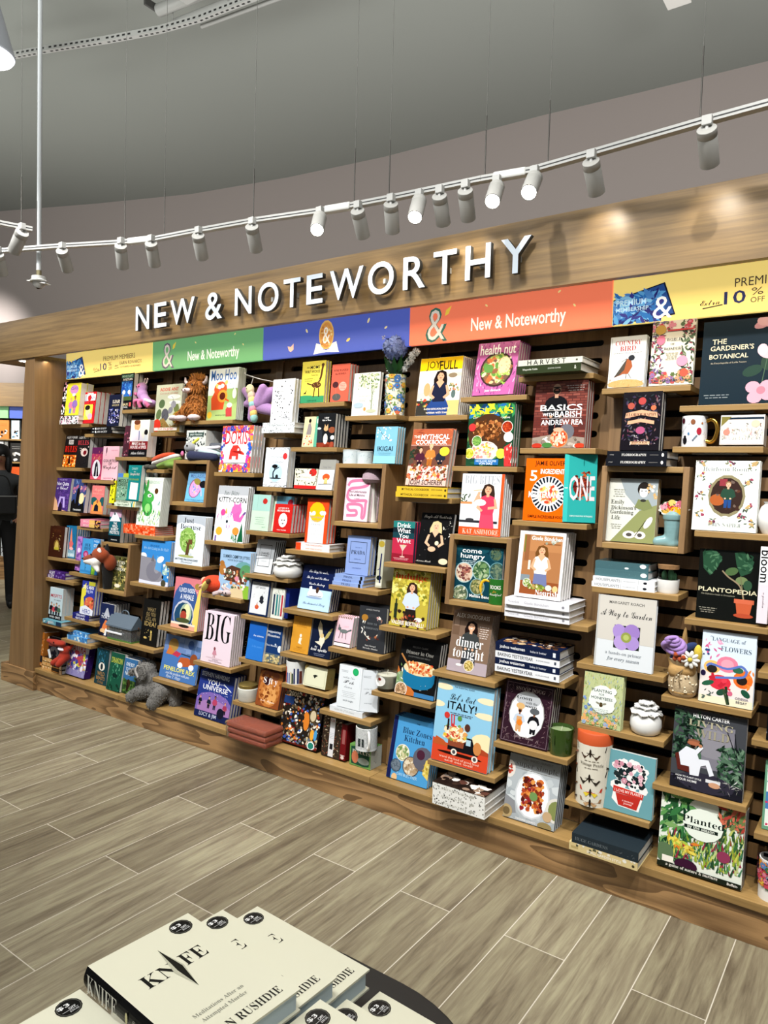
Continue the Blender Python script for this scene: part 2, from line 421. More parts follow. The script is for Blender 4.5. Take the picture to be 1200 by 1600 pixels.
    def draw(s, ops):
        tx = [(q[2], q[3], q[4], 'v' in q[6][1:]) for q in ops if q[0] == 't']
        for q in ops:
            k = q[0]
            if k == 'r': s.poly([(q[1], q[2]), (q[3], q[2]), (q[3], q[4]), (q[1], q[4])], lin(q[5]))
            elif k == 'e': s.ellipse(q[1], q[2], q[3], q[4], lin(q[5]), q[6])
            elif k == 'p': s.poly(q[1], lin(q[2]))
            elif k == 'l': s.line(q[1], q[2], lin(q[3]))
            elif k == 't':  # keep a line of lettering clear of the lines above and below it
                gap = min([abs(q[3] - y) for x, y, wd, v in tx if .03 < abs(q[3] - y) and abs(q[2] - x) < (q[4] + wd) * .45 and not v] + [9])
                s.text(q[1], q[2], q[3], q[4], lin(q[5]), q[6], q[7], gap)
            elif k == 's': s.scatter(*q[1:])
            elif k == 'd': s.dish(*q[1:])
            elif k == 'f': s.figure(*q[1:])
            elif k == 'k': s.bricks(*q[1:])
            elif k == 'w':  # a line of words too small to read
                x = q[1] - q[3] / 2; e = q[1] + q[3] / 2; c = lin(q[4])
                while x < e:
                    wd = s.rnd.uniform(.03, .08); s.k -= .9
                    s.poly([(x, q[2] - .005), (min(e, x + wd), q[2] - .005), (min(e, x + wd), q[2] + .006), (x, q[2] + .006)], c); x += wd + .015


# ------------------------------------------------------------ books, boxes, shelves
LEAN = .0975
DEP = .15


def front(z): return 2.548 + LEAN * z


ORD = ['first', 'second', 'third', 'fourth', 'fifth', 'sixth', 'seventh', 'eighth', 'ninth', 'tenth']
SEED = [10]


def cat_of(d):
    for k in ('cookbook', 'notepad', 'picture book', 'box set', 'box', 'journal'):
        if k in d: return {'picture book': 'book', 'cookbook': 'cookbook', 'box set': 'boxed set', 'notepad': 'notepad', 'journal': 'journal'}.get(k, 'box' if 'boxed' not in d else 'boxed book')
    return 'book'


def kind_of(d):
    for k in ('board game box', 'puzzle box', 'stationery box', 'gift box', 'card box', 'box set', 'spiral notepad', 'picture book', 'cookbook', 'hardback', 'paperback', 'journal'):
        if k in d: return k.replace(' ', '_')
    return 'book'


def BK(x, y, z, W, H, T, lean, n, desc, bg, ops, edge=None, box=0, spine_r=None, yaw=0, bookend=0):
    """a book (or flat box) standing face out, leaning back, with n more copies behind it"""
    SEED[0] += 1; a = radians(lean); nm = kind_of(desc); bc = lin(bg)
    ttl = desc
    root = empty(nm, (x, y, z + T * sin(a)), ttl, cat_of(desc), ('copies of the ' + desc) if n else None, (-a, 0, radians(yaw)))
    m = MB()
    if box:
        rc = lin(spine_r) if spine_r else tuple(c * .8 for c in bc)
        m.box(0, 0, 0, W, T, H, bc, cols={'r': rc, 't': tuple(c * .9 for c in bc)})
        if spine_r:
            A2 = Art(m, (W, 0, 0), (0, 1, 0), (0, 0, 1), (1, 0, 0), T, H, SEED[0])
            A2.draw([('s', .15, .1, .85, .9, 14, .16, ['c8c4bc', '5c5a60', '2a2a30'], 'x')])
    else:
        t = .0022 if T > .014 else .0009
        m.box(0, 0, 0, W, t, H, bc); m.box(0, T - t, 0, W, T, H, bc); m.box(0, t, 0, t, T - t, H, bc)
        p = MB(); g = .003 if ('hardback' in desc or 'picture' in desc or 'cookbook' in desc) else .0006
        p.box(t, t, g, W - g, T - t, H - g)
        p.build('page_block', PAGES if not edge else mat('edge_' + edge, edge, .7), root)
    A = Art(m, (0, 0, 0), (1, 0, 0), (0, 0, 1), (0, -1, 0), W, H, SEED[0]); A.draw(ops)
    m.build('printed_case' if box else 'cover', PRINT, root)
    for i in range(n):
        c = root.copy(); C.objects.link(c); c.location.y += (i + 1) * T / cos(a)
        tag(c, '%s copy behind the front %s' % (ORD[i], desc), cat_of(desc), 'copies of the ' + desc)
        for ch in root.children:
            d = ch.copy(); C.objects.link(d); d.parent = c
    if bookend:
        yb = y + (n + 1) * T / cos(a) + .002; room = front(z) + DEP - yb - max(0, .8 * H * (sin(a) - LEAN)) - .003
        if room > .012:
            D = min(.04, room); b = MB(); b.box(0, 0, 0, W * .96, D, H * .8, lin('141413'))
            q = Art(b, (W * .96, 0, 0), (0, 1, 0), (0, 0, 1), (1, 0, 0), D, H * .8, SEED[0]); q.draw([('s', .1, .03, .9, .97, 26, .3, ['7c7a74', 'a09e98', '54524e'], 'x')])
            o = b.build('display_block', PRINT); o.location = (x + W * .02, yb, z + D * sin(a)); o.rotation_euler = (-a, 0, 0)
            tag(o, 'black scribble-patterned block propping the %s' % desc, 'bookend', 'black patterned bookends')


def FLAT(x, y, z, W, D, T, desc, bg, ops, top=None, topbg=None, grp=None):
    """a book lying flat, spine to the front"""
    SEED[0] += 1; bc = lin(bg); root = empty(kind_of(desc), (x, y, z), desc, cat_of(desc), grp)
    m = MB(); t = min(.0022, T * .12)
    m.box(0, 0, 0, W, D, t, bc); m.box(0, 0, T - t, W, D, T, lin(topbg) if topbg else bc); m.box(0, 0, t, W, t * 1.4, T - t, bc)
    p = MB(); p.box(.003, t * 1.4, t, W - .003, D - .003, T - t); p.build('page_block', PAGES, root)
    Art(m, (0, 0, 0), (1, 0, 0), (0, 0, 1), (0, -1, 0), W, T, SEED[0]).draw(ops)
    if top: Art(m, (0, 0, T), (1, 0, 0), (0, 1, 0), (0, 0, 1), W, D, SEED[0]).draw(top)
    m.build('cover', PRINT, root)


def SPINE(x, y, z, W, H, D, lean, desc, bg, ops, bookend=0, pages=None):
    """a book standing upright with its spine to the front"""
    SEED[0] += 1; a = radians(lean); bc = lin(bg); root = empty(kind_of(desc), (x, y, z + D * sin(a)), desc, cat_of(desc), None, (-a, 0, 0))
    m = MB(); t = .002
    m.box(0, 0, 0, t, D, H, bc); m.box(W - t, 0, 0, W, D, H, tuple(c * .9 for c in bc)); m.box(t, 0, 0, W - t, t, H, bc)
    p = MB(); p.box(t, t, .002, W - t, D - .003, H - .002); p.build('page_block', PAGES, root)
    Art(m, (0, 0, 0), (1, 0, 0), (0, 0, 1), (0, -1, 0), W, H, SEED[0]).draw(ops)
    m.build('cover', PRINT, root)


def SHELF(x0, x1, z, label):
    r = empty('shelf_ledge', ((x0 + x1) / 2, front(z), z), label or 'short oak ledge cropped by the right frame edge, nearest the top', 'shelf', 'oak display ledges'); h = (x1 - x0) / 2
    boxo('ledge_board', -h, 0, -.021, h, DEP, 0, OAKS, r, .0015)
    boxo('metal_bracket', -h * .62, .05, -.0255, h * .62, DEP - .004, -.0215, mat('bracket_steel', '8d8b86', .45, .6), r, 0)


def CUBE(x0, x1, z0, z1, label):
    r = empty('display_cube', (x0, front(z0), z0), label, 'display cube', 'oak display cubes'); W = x1 - x0; H = z1 - z0; t = .021; k = LEAN * H
    def slab(nm, a0, a1, b0, b1):
        m = MB(); y0, y1 = LEAN * b0, LEAN * b1
        P = [(a0, y0, b0), (a1, y0, b0), (a1, DEP, b0), (a0, DEP, b0), (a0, y1, b1), (a1, y1, b1), (a1, DEP + y1 * .9, b1), (a0, DEP + y1 * .9, b1)]
        for i in ((0, 1, 5, 4), (1, 2, 6, 5), (2, 3, 7, 6), (3, 0, 4, 7), (4, 5, 6, 7), (3, 2, 1, 0)): m.face([P[j] for j in i])
        o = m.build(nm, OAKS if nm in ('top_board', 'bottom_board') else OAKV, r); weld(o); bevel(o, .0015)
    slab('side_board', 0, t, 0, H); slab('side_board', W - t, W, 0, H); slab('bottom_board', t, W - t, 0, t); slab('top_board', t, W - t, H - t, H)


def vb(W, H, label, cat, name, x, y, z): return empty(name, (x, y, z), label, cat)


# ------------------------------------------------------------ plush toys, pots, mugs and other goods
def plush(n, c, k=.1): return mat('plush_' + n, c, .95, sheen=.08, noise=(140, k * 2))


CERAM = mat('white_ceramic', 'e9e9e6', .16, coat=.4)
GLASS = mat('clear_glass', 'f4f8f8', .03, trans=1)
GOLD = mat('gold_metal', 'c79a45', .25, 1)
WAX = mat('cream_wax', 'e8e2cf', .5)
EYE = mat('black_bead_eye', '0a0a0b', .12)


def cylart(name, r0, r1, h, bg, ops, parent, z=0, a0=-205, a1=25, seed=5, m=None, cap=None, body=True, seg=40):
    """printed wrap: a drum with art over the arc a0..a1 (degrees, -90 faces the room)"""
    b = MB(); c = lin(bg)
    if body:
        for k in range(seg):
            a, d = 2 * pi * k / seg, 2 * pi * (k + 1) / seg
            b.face([(r0 * cos(a), r0 * sin(a), z), (r0 * cos(d), r0 * sin(d), z), (r1 * cos(d), r1 * sin(d), z + h), (r1 * cos(a), r1 * sin(a), z + h)], c)
        b.face([(r0 * cos(-2 * pi * k / seg), r0 * sin(-2 * pi * k / seg), z) for k in range(seg)], c)
        if cap: b.face([(r1 * cos(2 * pi * k / seg), r1 * sin(2 * pi * k / seg), z + h) for k in range(seg)], lin(cap))
    def wr(x, y, d):
        a = radians(a0 + (a1 - a0) * x); r = r0 + (r1 - r0) * y + d * 2 + .0006
        return (r * cos(a), r * sin(a), z + h * y)
    A = Art(b, (0, 0, 0), (1, 0, 0), (0, 0, 1), (0, -1, 0), (r0 + r1) / 2 * radians(a1 - a0), h, seed, wr); A.draw(ops)
    return b.build(name, m or GLOSSP, parent)


def ant_plush(x, y, z, w, h, desc):
    r = empty('ant_plush', (x, y, z), desc, 'plush toy'); li, pk = plush('lilac', 'b98fc4'), plush('pink', 'd2709c')
    blob('body', [(-.1 * w, 0, .72 * h, .2 * w, .026, .17 * h), (-.08 * w, 0, .5 * h, .18 * w, .03, .2 * h), ((-.02 * w, 0, .42 * h), (.18 * w, 0, .22 * h), .028, .03), (.3 * w, 0, .2 * h, .22 * w, .035, .13 * h)], li, r, .004)
    blob('hood', [(-.12 * w, -.008, .75 * h, .12 * w, .022, .1 * h)], pk, r, .004)
    for a in ((-.2, .5, -.42, .3), (-.02, .3, -.3, .04), (.1, .28, .02, .03), (.25, .2, .42, .04)):
        tube('leg', [(a[0] * w, -.02, a[1] * h), ((a[0] + a[2]) / 2 * w - .01, -.035, (a[1] + a[3]) / 2 * h + .02), (a[2] * w, -.03, a[3] * h + .008)], .011, pk, r)
    for d in (-.02, .1): tube('antenna', [((d - .02) * w, 0, .82 * h), (d * w, .005, .92 * h), ((d + .06) * w, 0, .99 * h)], .005, plush('cream', 'd8c8cc'), r)
    ell('wing', (.34 * w, -.025, .27 * h), (.2 * w, .012, .05 * h), plush('white', 'e6e0ea'), r, (0, .3, 0))
    for d in (-.2, -.08): ell('eye', (d * w, -.026, .74 * h), (.004, .004, .005), EYE, r)


def fur(name, base, m, parent, n, ln, seed, down=.6, wd=.006):
    """tufts of long pile growing from a plush body, one mesh"""
    R = random.Random(seed); me = base.data; b = MB()
    P = list(me.polygons)
    for p in (R.choice(P) for _ in range(n)):
        c = Vector(p.center); d = (Vector(p.normal) * .55 + Vector((R.uniform(-.4, .4), R.uniform(-.4, .3), -down + R.uniform(-.3, .3)))).normalized(); s = d.cross(Vector((R.uniform(-1, 1), R.uniform(-1, 1), R.uniform(-1, 1)))).normalized() * wd; q = d.cross(s).normalized() * wd; L = ln * R.uniform(.6, 1.2)
        t = c + d * L + Vector((0, 0, -L * .25))
        b.face([c + s, c + q, t]); b.face([c + q, c - s, t]); b.face([c - s, c + s, t])
    return b.build(name, m, parent)


def cow_plush(x, y, z, w, h, desc):
    r = empty('cow_plush', (x, y, z), desc, 'plush toy'); g = plush('ginger', '9c5f26'); cr = plush('cream', 'dcc29a')
    bd = blob('body', [(.08 * w, 0, .24 * h, .3 * w, .05, .26 * h), (.1 * w, .005, .5 * h, .23 * w, .045, .2 * h), (.14 * w, -.005, .76 * h, .25 * w, .045, .17 * h), ((-.05 * w, -.03, .3 * h), (-.25 * w, -.05, .07 * h), .028, .022), ((.2 * w, -.03, .3 * h), (.3 * w, -.05, .08 * h), .026, .022)], g, r, .005)
    fur('shaggy_coat', bd, plush('ginger_pile', 'a3662b'), r, 900, .022, 3)
    tp = blob('forelock_base', [(.16 * w, 0, .9 * h, .18 * w, .035, .05 * h)], g, r, .005)
    fur('forelock', tp, plush('ginger_light', 'b87a38'), r, 160, .045, 4, -1.2)
    blob('muzzle', [(.02 * w, -.05, .66 * h, .13 * w, .025, .06 * h)], cr, r, .004)
    for d in (-.03, .07): ell('nostril', (d * w, -.075, .665 * h), (.004, .003, .004), mat('dark_thread', '5a3a2a', .8), r)
    for d in (-1, 1): tube('horn', [((.14 + .2 * d) * w, 0, .82 * h), ((.14 + .33 * d) * w, -.01, .86 * h), ((.14 + .36 * d) * w, -.012, .97 * h)], .011, cr, r, taper=[1, .9, .4])
    for d in (-.02, .2): ell('eye', (d * w, -.052, .78 * h), (.006, .004, .006), EYE, r)
    for cx, cz in ((-.33, .07), (-.12, .06), (.32, .07)): blob('foot', [(cx * w, -.06, cz * h, .16 * w, .035, .07 * h)], cr, r, .005)


def butterfly_plush(x, y, z, w, h, desc):
    r = empty('butterfly_plush', (x, y, z), desc, 'plush toy'); li = plush('lilac_wing', 'a883b6')
    def wing(pts, th=.035): return blob('wing', pts, li, r, .005, 8)
    wing([((-.12 * w, 0, .5 * h), (-.42 * w, .0, .68 * h), .035, .022), ((-.12 * w, 0, .45 * h), (-.36 * w, 0, .4 * h), .03, .02)])
    wing([((-.1 * w, 0, .35 * h), (-.2 * w, .0, .1 * h), .032, .022)])
    wing([((.1 * w, -.01, .4 * h), (.26 * w, -.02, .7 * h), .036, .024), ((.12 * w, 0, .4 * h), (.42 * w, .01, .62 * h), .04, .03)])
    wing([((.12 * w, 0, .32 * h), (.42 * w, .01, .25 * h), .036, .03)])
    cols = ['8fc0b8', 'e0c070', 'd88a9c', '8fc0c0', 'e4d488', 'd8c0a8']
    for i, c in enumerate(cols): ell('body_band', ((.02 - .035 * i + .07) * w * .6, -.035, (.08 + .095 * i) * h), (.02, .02, .026), plush('band%d' % i, c), r)
    ell('head', (-.1 * w, -.035, .68 * h), (.024, .022, .028), plush('pale_yellow', 'e4dcb0'), r); ell('eye', (-.12 * w, -.055, .69 * h), (.004, .003, .004), EYE, r)
    tube('hook', [(.5 * w, .02, .83 * h), (.1 * w, .0, .9 * h), (-.2 * w, -.05, .99 * h)], .003, WHITE, r, 1)
    tube('hook_tip', [(-.2 * w, -.05, .99 * h), (-.21 * w, -.05, 1.03 * h)], .004, WHITE, r, 1)
    tube('loop', [(-.08 * w, -.035, .75 * h), (-.05 * w, -.03, .86 * h), (-.02 * w, -.03, .93 * h)], .0022, WHITE, r)


def flower_vase(x, y, z, w, h, desc):
    r = empty('flower_vase', (x, y, z), desc, 'vase'); rad = w * .43; vh = h * 1.0
    cylart('vase', rad, rad * 1.05, vh, 'dcdccb', [('s', 0, 0, 1, 1, 130, .075, ['4c7a6a', '6c8c4c', 'c8b04c', '3c6c9c', '5c84b4', '7c9c5c'], 'l'), ('s', 0, 0, 1, 1, 28, .13, ['4c78b4', 'c86c4c', 'd8b04c', 'e4e0d4'], 'f'), ('s', 0, 0, 1, 1, 30, .03, ['26303c', 'b84a3c'], 'd')], r, seed=8, cap='2a2a24')
    R = random.Random(4); b = MB(); wb = MB(); lf = MB(); st = []
    def flo(bb, c, n, sp, sz, col):
        for _ in range(n):
            d = Vector((R.gauss(0, 1), R.gauss(0, 1), R.gauss(0, 1))).normalized(); p = Vector(c) + d * sp * R.uniform(.8, 1.1)
            u = d.orthogonal().normalized(); v = d.cross(u); a0 = R.uniform(0, 6)
            for q in range(4):
                a = a0 + q * pi / 2; e = (u * cos(a) + v * sin(a)); f = (u * cos(a + .8) + v * sin(a + .8)); g = (u * cos(a - .8) + v * sin(a - .8))
                k = R.uniform(.75, 1.1); bb.face([p, p + f * sz * .6, p + e * sz + d * sz * .25, p + g * sz * .6], tuple(c * k for c in lin(col)))
    top = vh
    flo(b, (.0 * w, -.01, top + .125), 150, .05, .02, '8ea2e4')
    for cx, cz in ((-.062, .175), (-.045, .15), (-.04, .12), (-.035, .095), (-.05, .135)): flo(wb, (cx, 0, top + cz), 12, .014, .015, 'f0f2f6')
    for cx, cz in ((.085, .085), (.075, .065), (.105, .1), (.06, .05), (.04, .03), (-.035, .03), (-.04, .06)): flo(wb, (cx, .005, top + cz), 12, .014, .013, 'eceff2')
    for i in range(16):
        a = R.uniform(0, 6.28); L = R.uniform(.07, .12); p = Vector((.012 * cos(a), .012 * sin(a), top - .01)); d = Vector((cos(a) * .5, sin(a) * .35 - .1, 1)).normalized(); s = d.cross(Vector((0, 1, 0))).normalized() * .017
        lf.face([p, p + d * L * .5 + s, p + d * L, p + d * L * .5 - s], tuple(c * R.uniform(.6, 1.1) for c in lin('2f5034')))
    b.build('hydrangea', PRINT, r); wb.build('white_blossoms', PRINT, r); lf.build('leaves', PRINT, r)
    for p in ((0, -.01, .1), (-.05, 0, .13), (.08, .005, .08)): tube('stem', [(p[0] * .2, 0, top - .02), (p[0] * .6, p[1], top + p[2] * .5), (p[0], p[1], top + p[2])], .0028, mat('stem_green', '41603a', .7), r)


def tin(x, y, z, w, h, desc):
    r = empty('candle_tin', (x, y, z), desc, 'candle tin', 'pale blue candle tins'); rad = w * .5
    cylart('tin_body', rad, rad, h, 'c9d4d8', [('r', 0, 0, 1, .2, 'e8ecec'), ('s', 0, .2, 1, .95, 40, .07, ['8fa8b4', 'a9c0c8', 'e0e8ea'], 'x')], r, seed=int(abs(x) * 999), cap='e4e8e8')
    lathe('lid', [(rad * 1.01, h * .93), (rad * 1.02, h), (rad * .95, h + .002), (0, h + .002)], mat('tin_lid', 'd4dadc', .35, .4), r)


def fox_puppet(x, y, z, w, h, desc):
    r = empty('fox_puppet', (x, y, z), desc, 'plush toy'); rs = plush('russet', '8c3f1c'); wh = plush('fox_white', 'e2dfda'); bl = plush('fox_black', '151414')
    o = z; zb = .09
    blob('head', [(.1 * w, -.02, zb + .12, .28 * w, .045, .048), ((0, -.03, zb + .105), (-.38 * w, -.045, zb + .088), .036, .018), (.3 * w, .015, zb + .075, .14 * w, .04, .05)], rs, r, .005)
    blob('cheeks', [((-.4 * w, -.047, zb + .074), (.1 * w, -.05, zb + .08), .014, .03), ((.05 * w, -.05, zb + .07), (.22 * w, -.055, zb + .03), .026, .012)], wh, r, .005)
    ell('nose', (-.48 * w, -.05, zb + .09), (.008, .008, .007), EYE, r)
    for cx, cy in ((.02, -.02), (.24, .0)): 
        blob('ear', [((cx * w, cy, zb + .15), ((cx + .02) * w, cy, zb + .185), .018, .007)], bl, r, .004)
    ell('inner_ear', (.2 * w, -.045, zb + .145), (.02, .008, .022), wh, r)
    ell('eye', (-.02 * w, -.066, zb + .125), (.005, .004, .006), EYE, r)
    blob('sleeve', [((.2 * w, .01, zb + .06), (.12 * w, .03, .012), .035, .032)], bl, r, .006)


def toy_stable(x, y, z, w, h, desc):
    r = empty('toy_stable', (x, y, z), desc, 'toy'); W = w * .48; D = .045; H = h * .55
    g = mat('clear_plastic', 'e8eef2', .05, trans=.92); gr = mat('toy_grass', '4f7a32', .9, noise=(200, .3))
    boxo('base', -W, -D, 0, W, D, .012, gr, r, .002)
    for nm, q in (('front_pane', (-W, -D, .012, W, -D + .002, H)), ('side_pane', (-W, -D, .012, -W + .002, D, H)), ('side_pane', (W - .002, -D, .012, W, D, H)), ('back_pane', (-W, D - .002, .012, W, D, H))): boxo(nm, *q, g, r, 0)
    rf = mat('stable_roof', '596673', .5); m = MB(); x0, x1 = -W * 1.06, W * 1.06; pk = h * .97
    for s in (-1, 1):
        m.face([(x0, s * D * 1.15, H - .003), (x1, s * D * 1.15, H - .003), (x1, 0, pk), (x0, 0, pk)]); m.face([(x0, s * D * 1.15, H + .003), (x1, s * D * 1.15, H + .003), (x1, 0, pk + .006), (x0, 0, pk + .006)])
    for e in (x0, x1): m.face([(e, -D * 1.15, H - .003), (e, D * 1.15, H - .003), (e, 0, pk + .006)])
    m.build('roof', rf, r)
    tube('handle', [(-.15 * w, 0, pk), (-.1 * w, 0, pk + .022), (.1 * w, 0, pk + .022), (.15 * w, 0, pk)], .004, rf, r)
    boxo('white_ledge', -W * 1.08, -D * 1.1, H * .45, W * .25, -D * .6, H * .6, mat('white_plastic', 'e4e6ea', .3), r, .004)
    for i, (ax, az, s, c) in enumerate(((-.26, .012, .8, 'b09468'), (.02, .012, 1.15, '7a5534'), (.28, .012, 1.2, '6a4529'))):
        cx = ax * w; k = s * .03
        blob('toy_animal', [(cx, 0, az + k * 1.35, k, k * .45, k * .5), ((cx + k * .7, 0, az + k * 1.5), (cx + k * 1.2, 0, az + k * 2.1), k * .3, k * .25), (cx + k * 1.4, 0, az + k * 2.15, k * .36, k * .22, k * .22)] + [((cx + d * k, e * k, az + k * 1.2), (cx + d * k, e * k, az), k * .18, k * .13) for d in (-.65, .6) for e in (-.25, .25)], plush('toy%d' % i, c), r, .004, 3)


def dragon_plush(x, y, z, w, h, desc):
    r = empty('dragon_plush', (x, y, z), desc, 'plush toy'); rd = plush('dragon_red', '9c2f1a')
    blob('body', [(.2 * w, 0, .3 * h, .22 * w, .035, .22 * h), (.22 * w, 0, .55 * h, .2 * w, .03, .2 * h), (.1 * w, -.02, .84 * h, .28 * w, .032, .12 * h), ((-.05 * w, -.03, .85 * h), (-.4 * w, -.045, .9 * h), .022, .013), ((.1 * w, -.02, .2 * h), (-.02 * w, -.05, .06 * h), .022, .02), ((.3 * w, -.02, .2 * h), (.3 * w, -.05, .06 * h), .022, .02)], rd, r, .005)
    blob('jaw', [((-.05 * w, -.03, .76 * h), (-.3 * w, -.045, .74 * h), .014, .008)], plush('dragon_dark', '7c2212'), r, .004)
    for q in (-.42, -.34): ell('horn', (q * w, -.04, (.98 if q < -.4 else .78) * h), (.005, .005, .012), plush('horn', 'd8c8a8'), r, (0, .4, 0))
    ell('collar', (.2 * w, -.012, .64 * h), (.16 * w, .03, .012), plush('white', 'e6e0ea'), r, (0, .3, 0))
    t = boxo('swing_tag', -.012, -.0006, -.028, .012, .0006, .028, mat('tag_paper', 'e6eaee', .6), r, 0); t.location = (-.18 * w, -.06, .42 * h); t.rotation_euler = (0, -.4, 0)
    ell('eye', (-.0 * w, -.052, .9 * h), (.005, .004, .005), EYE, r)
    for d in (-1, 1): blob('wing', [((.3 * w, .02, .6 * h), ((.3 + .16 * d) * w, .035, .8 * h), .016, .006)], rd, r, .004)


def elephant_plush(x, y, z, w, h, desc):
    r = empty('elephant_plush', (x, y, z), desc, 'plush toy'); g = plush('elephant_grey', '6c6a67', .16); k = w
    bd = blob('body', [(.17 * k, .0, .37 * h, .25 * k, .06, .2 * h), (-.15 * k, -.02, .72 * h, .17 * k, .055, .19 * h), (-.3 * k, -.04, .66 * h, .1 * k, .036, .1 * h), ((-.02 * k, -.01, .45 * h), (-.14 * k, -.02, .62 * h), .058, .055),
         ((-.36 * k, -.05, .66 * h), (-.42 * k, -.055, .6 * h), .02, .013), ((.02 * k, -.035, .32 * h), (-.18 * k, -.055, .2 * h), .044, .04), ((-.18 * k, -.055, .2 * h), (-.32 * k, -.065, .07 * h), .038, .036), ((.24 * k, -.03, .28 * h), (.2 * k, -.06, .08 * h), .048, .042), ((.36 * k, .035, .28 * h), (.4 * k, .03, .07 * h), .042, .036), ((.05 * k, .035, .3 * h), (.03 * k, .03, .07 * h), .04, .034)], g, r, .006)
    fur('pile', bd, g, r, 1500, .008, 5, .3, .004)
    for sx, sy, an_ in ((-.03, -.078, -.3), (-.2, .035, .4)): 
        e = blob('ear', [(sx * k, sy, .74 * h, .105 * k, .012, .18 * h, (0, an_, 0))], g, r, .005); fur('ear_pile', e, g, r, 200, .007, 6, .3, .004)
    tube('ear_edge', [(-.1 * k, -.088, .9 * h), (-.13 * k, -.092, .78 * h), (-.08 * k, -.09, .63 * h)], .006, plush('pale_grey', 'b0aca8'), r)
    ell('eye', (-.27 * k, -.074, .72 * h), (.005, .004, .006), EYE, r)
    tube('tail', [(.42 * k, .02, .45 * h), (.47 * k, .02, .36 * h), (.46 * k, .02, .28 * h)], .006, g, r)


def watermelon_plush(x, y, z, w, h, desc):
    r = empty('watermelon_plush', (x, y, z), desc, 'plush toy')
    blob('rind', [(.08 * w, .0, .38 * h, .42 * w, .05, .28 * h, (0, -.25, 0)), (.25 * w, 0, .3 * h, .25 * w, .05, .26 * h)], plush('melon_green', '86a850'), r, .005)
    blob('white_band', [(.02 * w, -.006, .56 * h, .45 * w, .052, .28 * h, (0, -.22, 0))], plush('melon_white', 'e8e6e0'), r, .005)
    blob('red_flesh', [(.0, -.018, .7 * h, .37 * w, .046, .23 * h, (0, -.22, 0))], plush('melon_red', 'd8502c'), r, .005)
    for d in (-.4, -.22): ell('foot', (d * w, -.045, .12 * h), (.024, .026, .016), plush('dark_grey', '4a4a44'), r)


def bird_plush(x, y, z, w, h, desc):
    r = empty('bird_plush', (x, y, z), desc, 'plush toy'); g = plush('bird_grey', '8e9094')
    blob('head', [(-.3 * w, -.03, .58 * h, .17 * w, .034, .26 * h)], g, r, .005)
    blob('body', [(.1 * w, -.0, .42 * h, .4 * w, .045, .26 * h, (0, .15, 0))], plush('pale_aqua', 'bfd4d4'), r, .005)
    blob('wing', [((-.22 * w, -.045, .2 * h), (.45 * w, -.035, .14 * h), .03, .022)], plush('navy', '1c2444'), r, .005)
    blob('upper_wing', [((-.1 * w, -.035, .52 * h), (.5 * w, -.02, .6 * h), .012, .01)], plush('white', 'e6e0ea'), r, .004)
    blob('back', [((-.15 * w, .01, .6 * h), (.45 * w, .02, .66 * h), .03, .02)], plush('slate', '5a5e66'), r, .005)
    for a in ((-.16, .85), (-.06, .98)): blob('crest', [((-.22 * w, -.03, .78 * h), (a[0] * w, -.03, a[1] * h), .012, .01)], plush('crest_yellow', 'd0d04c'), r, .004)
    ell('cheek', (-.44 * w, -.06, .3 * h), (.012, .006, .014), plush('pink', 'd2709c'), r); ell('eye', (-.28 * w, -.064, .66 * h), (.005, .004, .006), EYE, r)


def bird_red_plush(x, y, z, w, h, desc):
    r = empty('bird_red_plush', (x, y, z), desc, 'plush toy'); o = plush('orange_red', 'c8401a')
    blob('body', [(-.05 * w, -.01, .5 * h, .45 * w, .055, .47 * h)], o, r, .005)
    ell('beak', (-.05 * w, -.075, .46 * h), (.012, .022, .034), plush('beak_yellow', 'e0cc70'), r, (.1, .5, 0)); ell('stem', (.02 * w, -.07, .68 * h), (.012, .016, .022), plush('brown', '6a4426'), r, (0, .7, 0))
    ell('wing', (-.42 * w, -.02, .62 * h), (.016, .022, .02), plush('peach', 'e0a890'), r); ell('cheek', (-.3 * w, -.06, .4 * h), (.026, .008, .008), plush('peach', 'e0a890'), r, (0, -.4, 0))


def bunny_plush(x, y, z, w, h, desc):
    r = empty('bunny_plush', (x, y, z), desc, 'plush toy'); g = plush('pinkish_grey', 'b8a6a8')
    blob('body', [(-.2 * w, -.02, .4 * h, .22 * w, .03, .32 * h), (.18 * w, -.03, .42 * h, .25 * w, .032, .4 * h), ((-.25 * w, -.03, .3 * h), (-.42 * w, -.05, .14 * h), .016, .014)], g, r, .004)
    for d in (.06, .28): blob('ear', [((d * w, -.03, .75 * h), ((d - .22) * w, -.03, 1.0 * h), .011, .008)], g, r, .004)
    for d in (.14, .3): ell('eye', (d * w, -.061, .5 * h), (.0035, .003, .0045), EYE, r)


def mushroom_ornament(x, y, z, w, h, desc):
    r = empty('mushroom_ornament', (x, y, z), desc, 'ornament'); h = .255
    lathe('cap', [(0, h), (.03, h - .008), (.048, h - .03), (.052, h - .055), (.04, h - .07), (.012, h - .072)], plush('mushroom_cap', 'a08c94'), r)
    lathe('stem', [(.022, 0), (.018, .03), (.012, .08), (.012, h - .06)], mat('mushroom_stem', 'e4e2dc', .6), r)


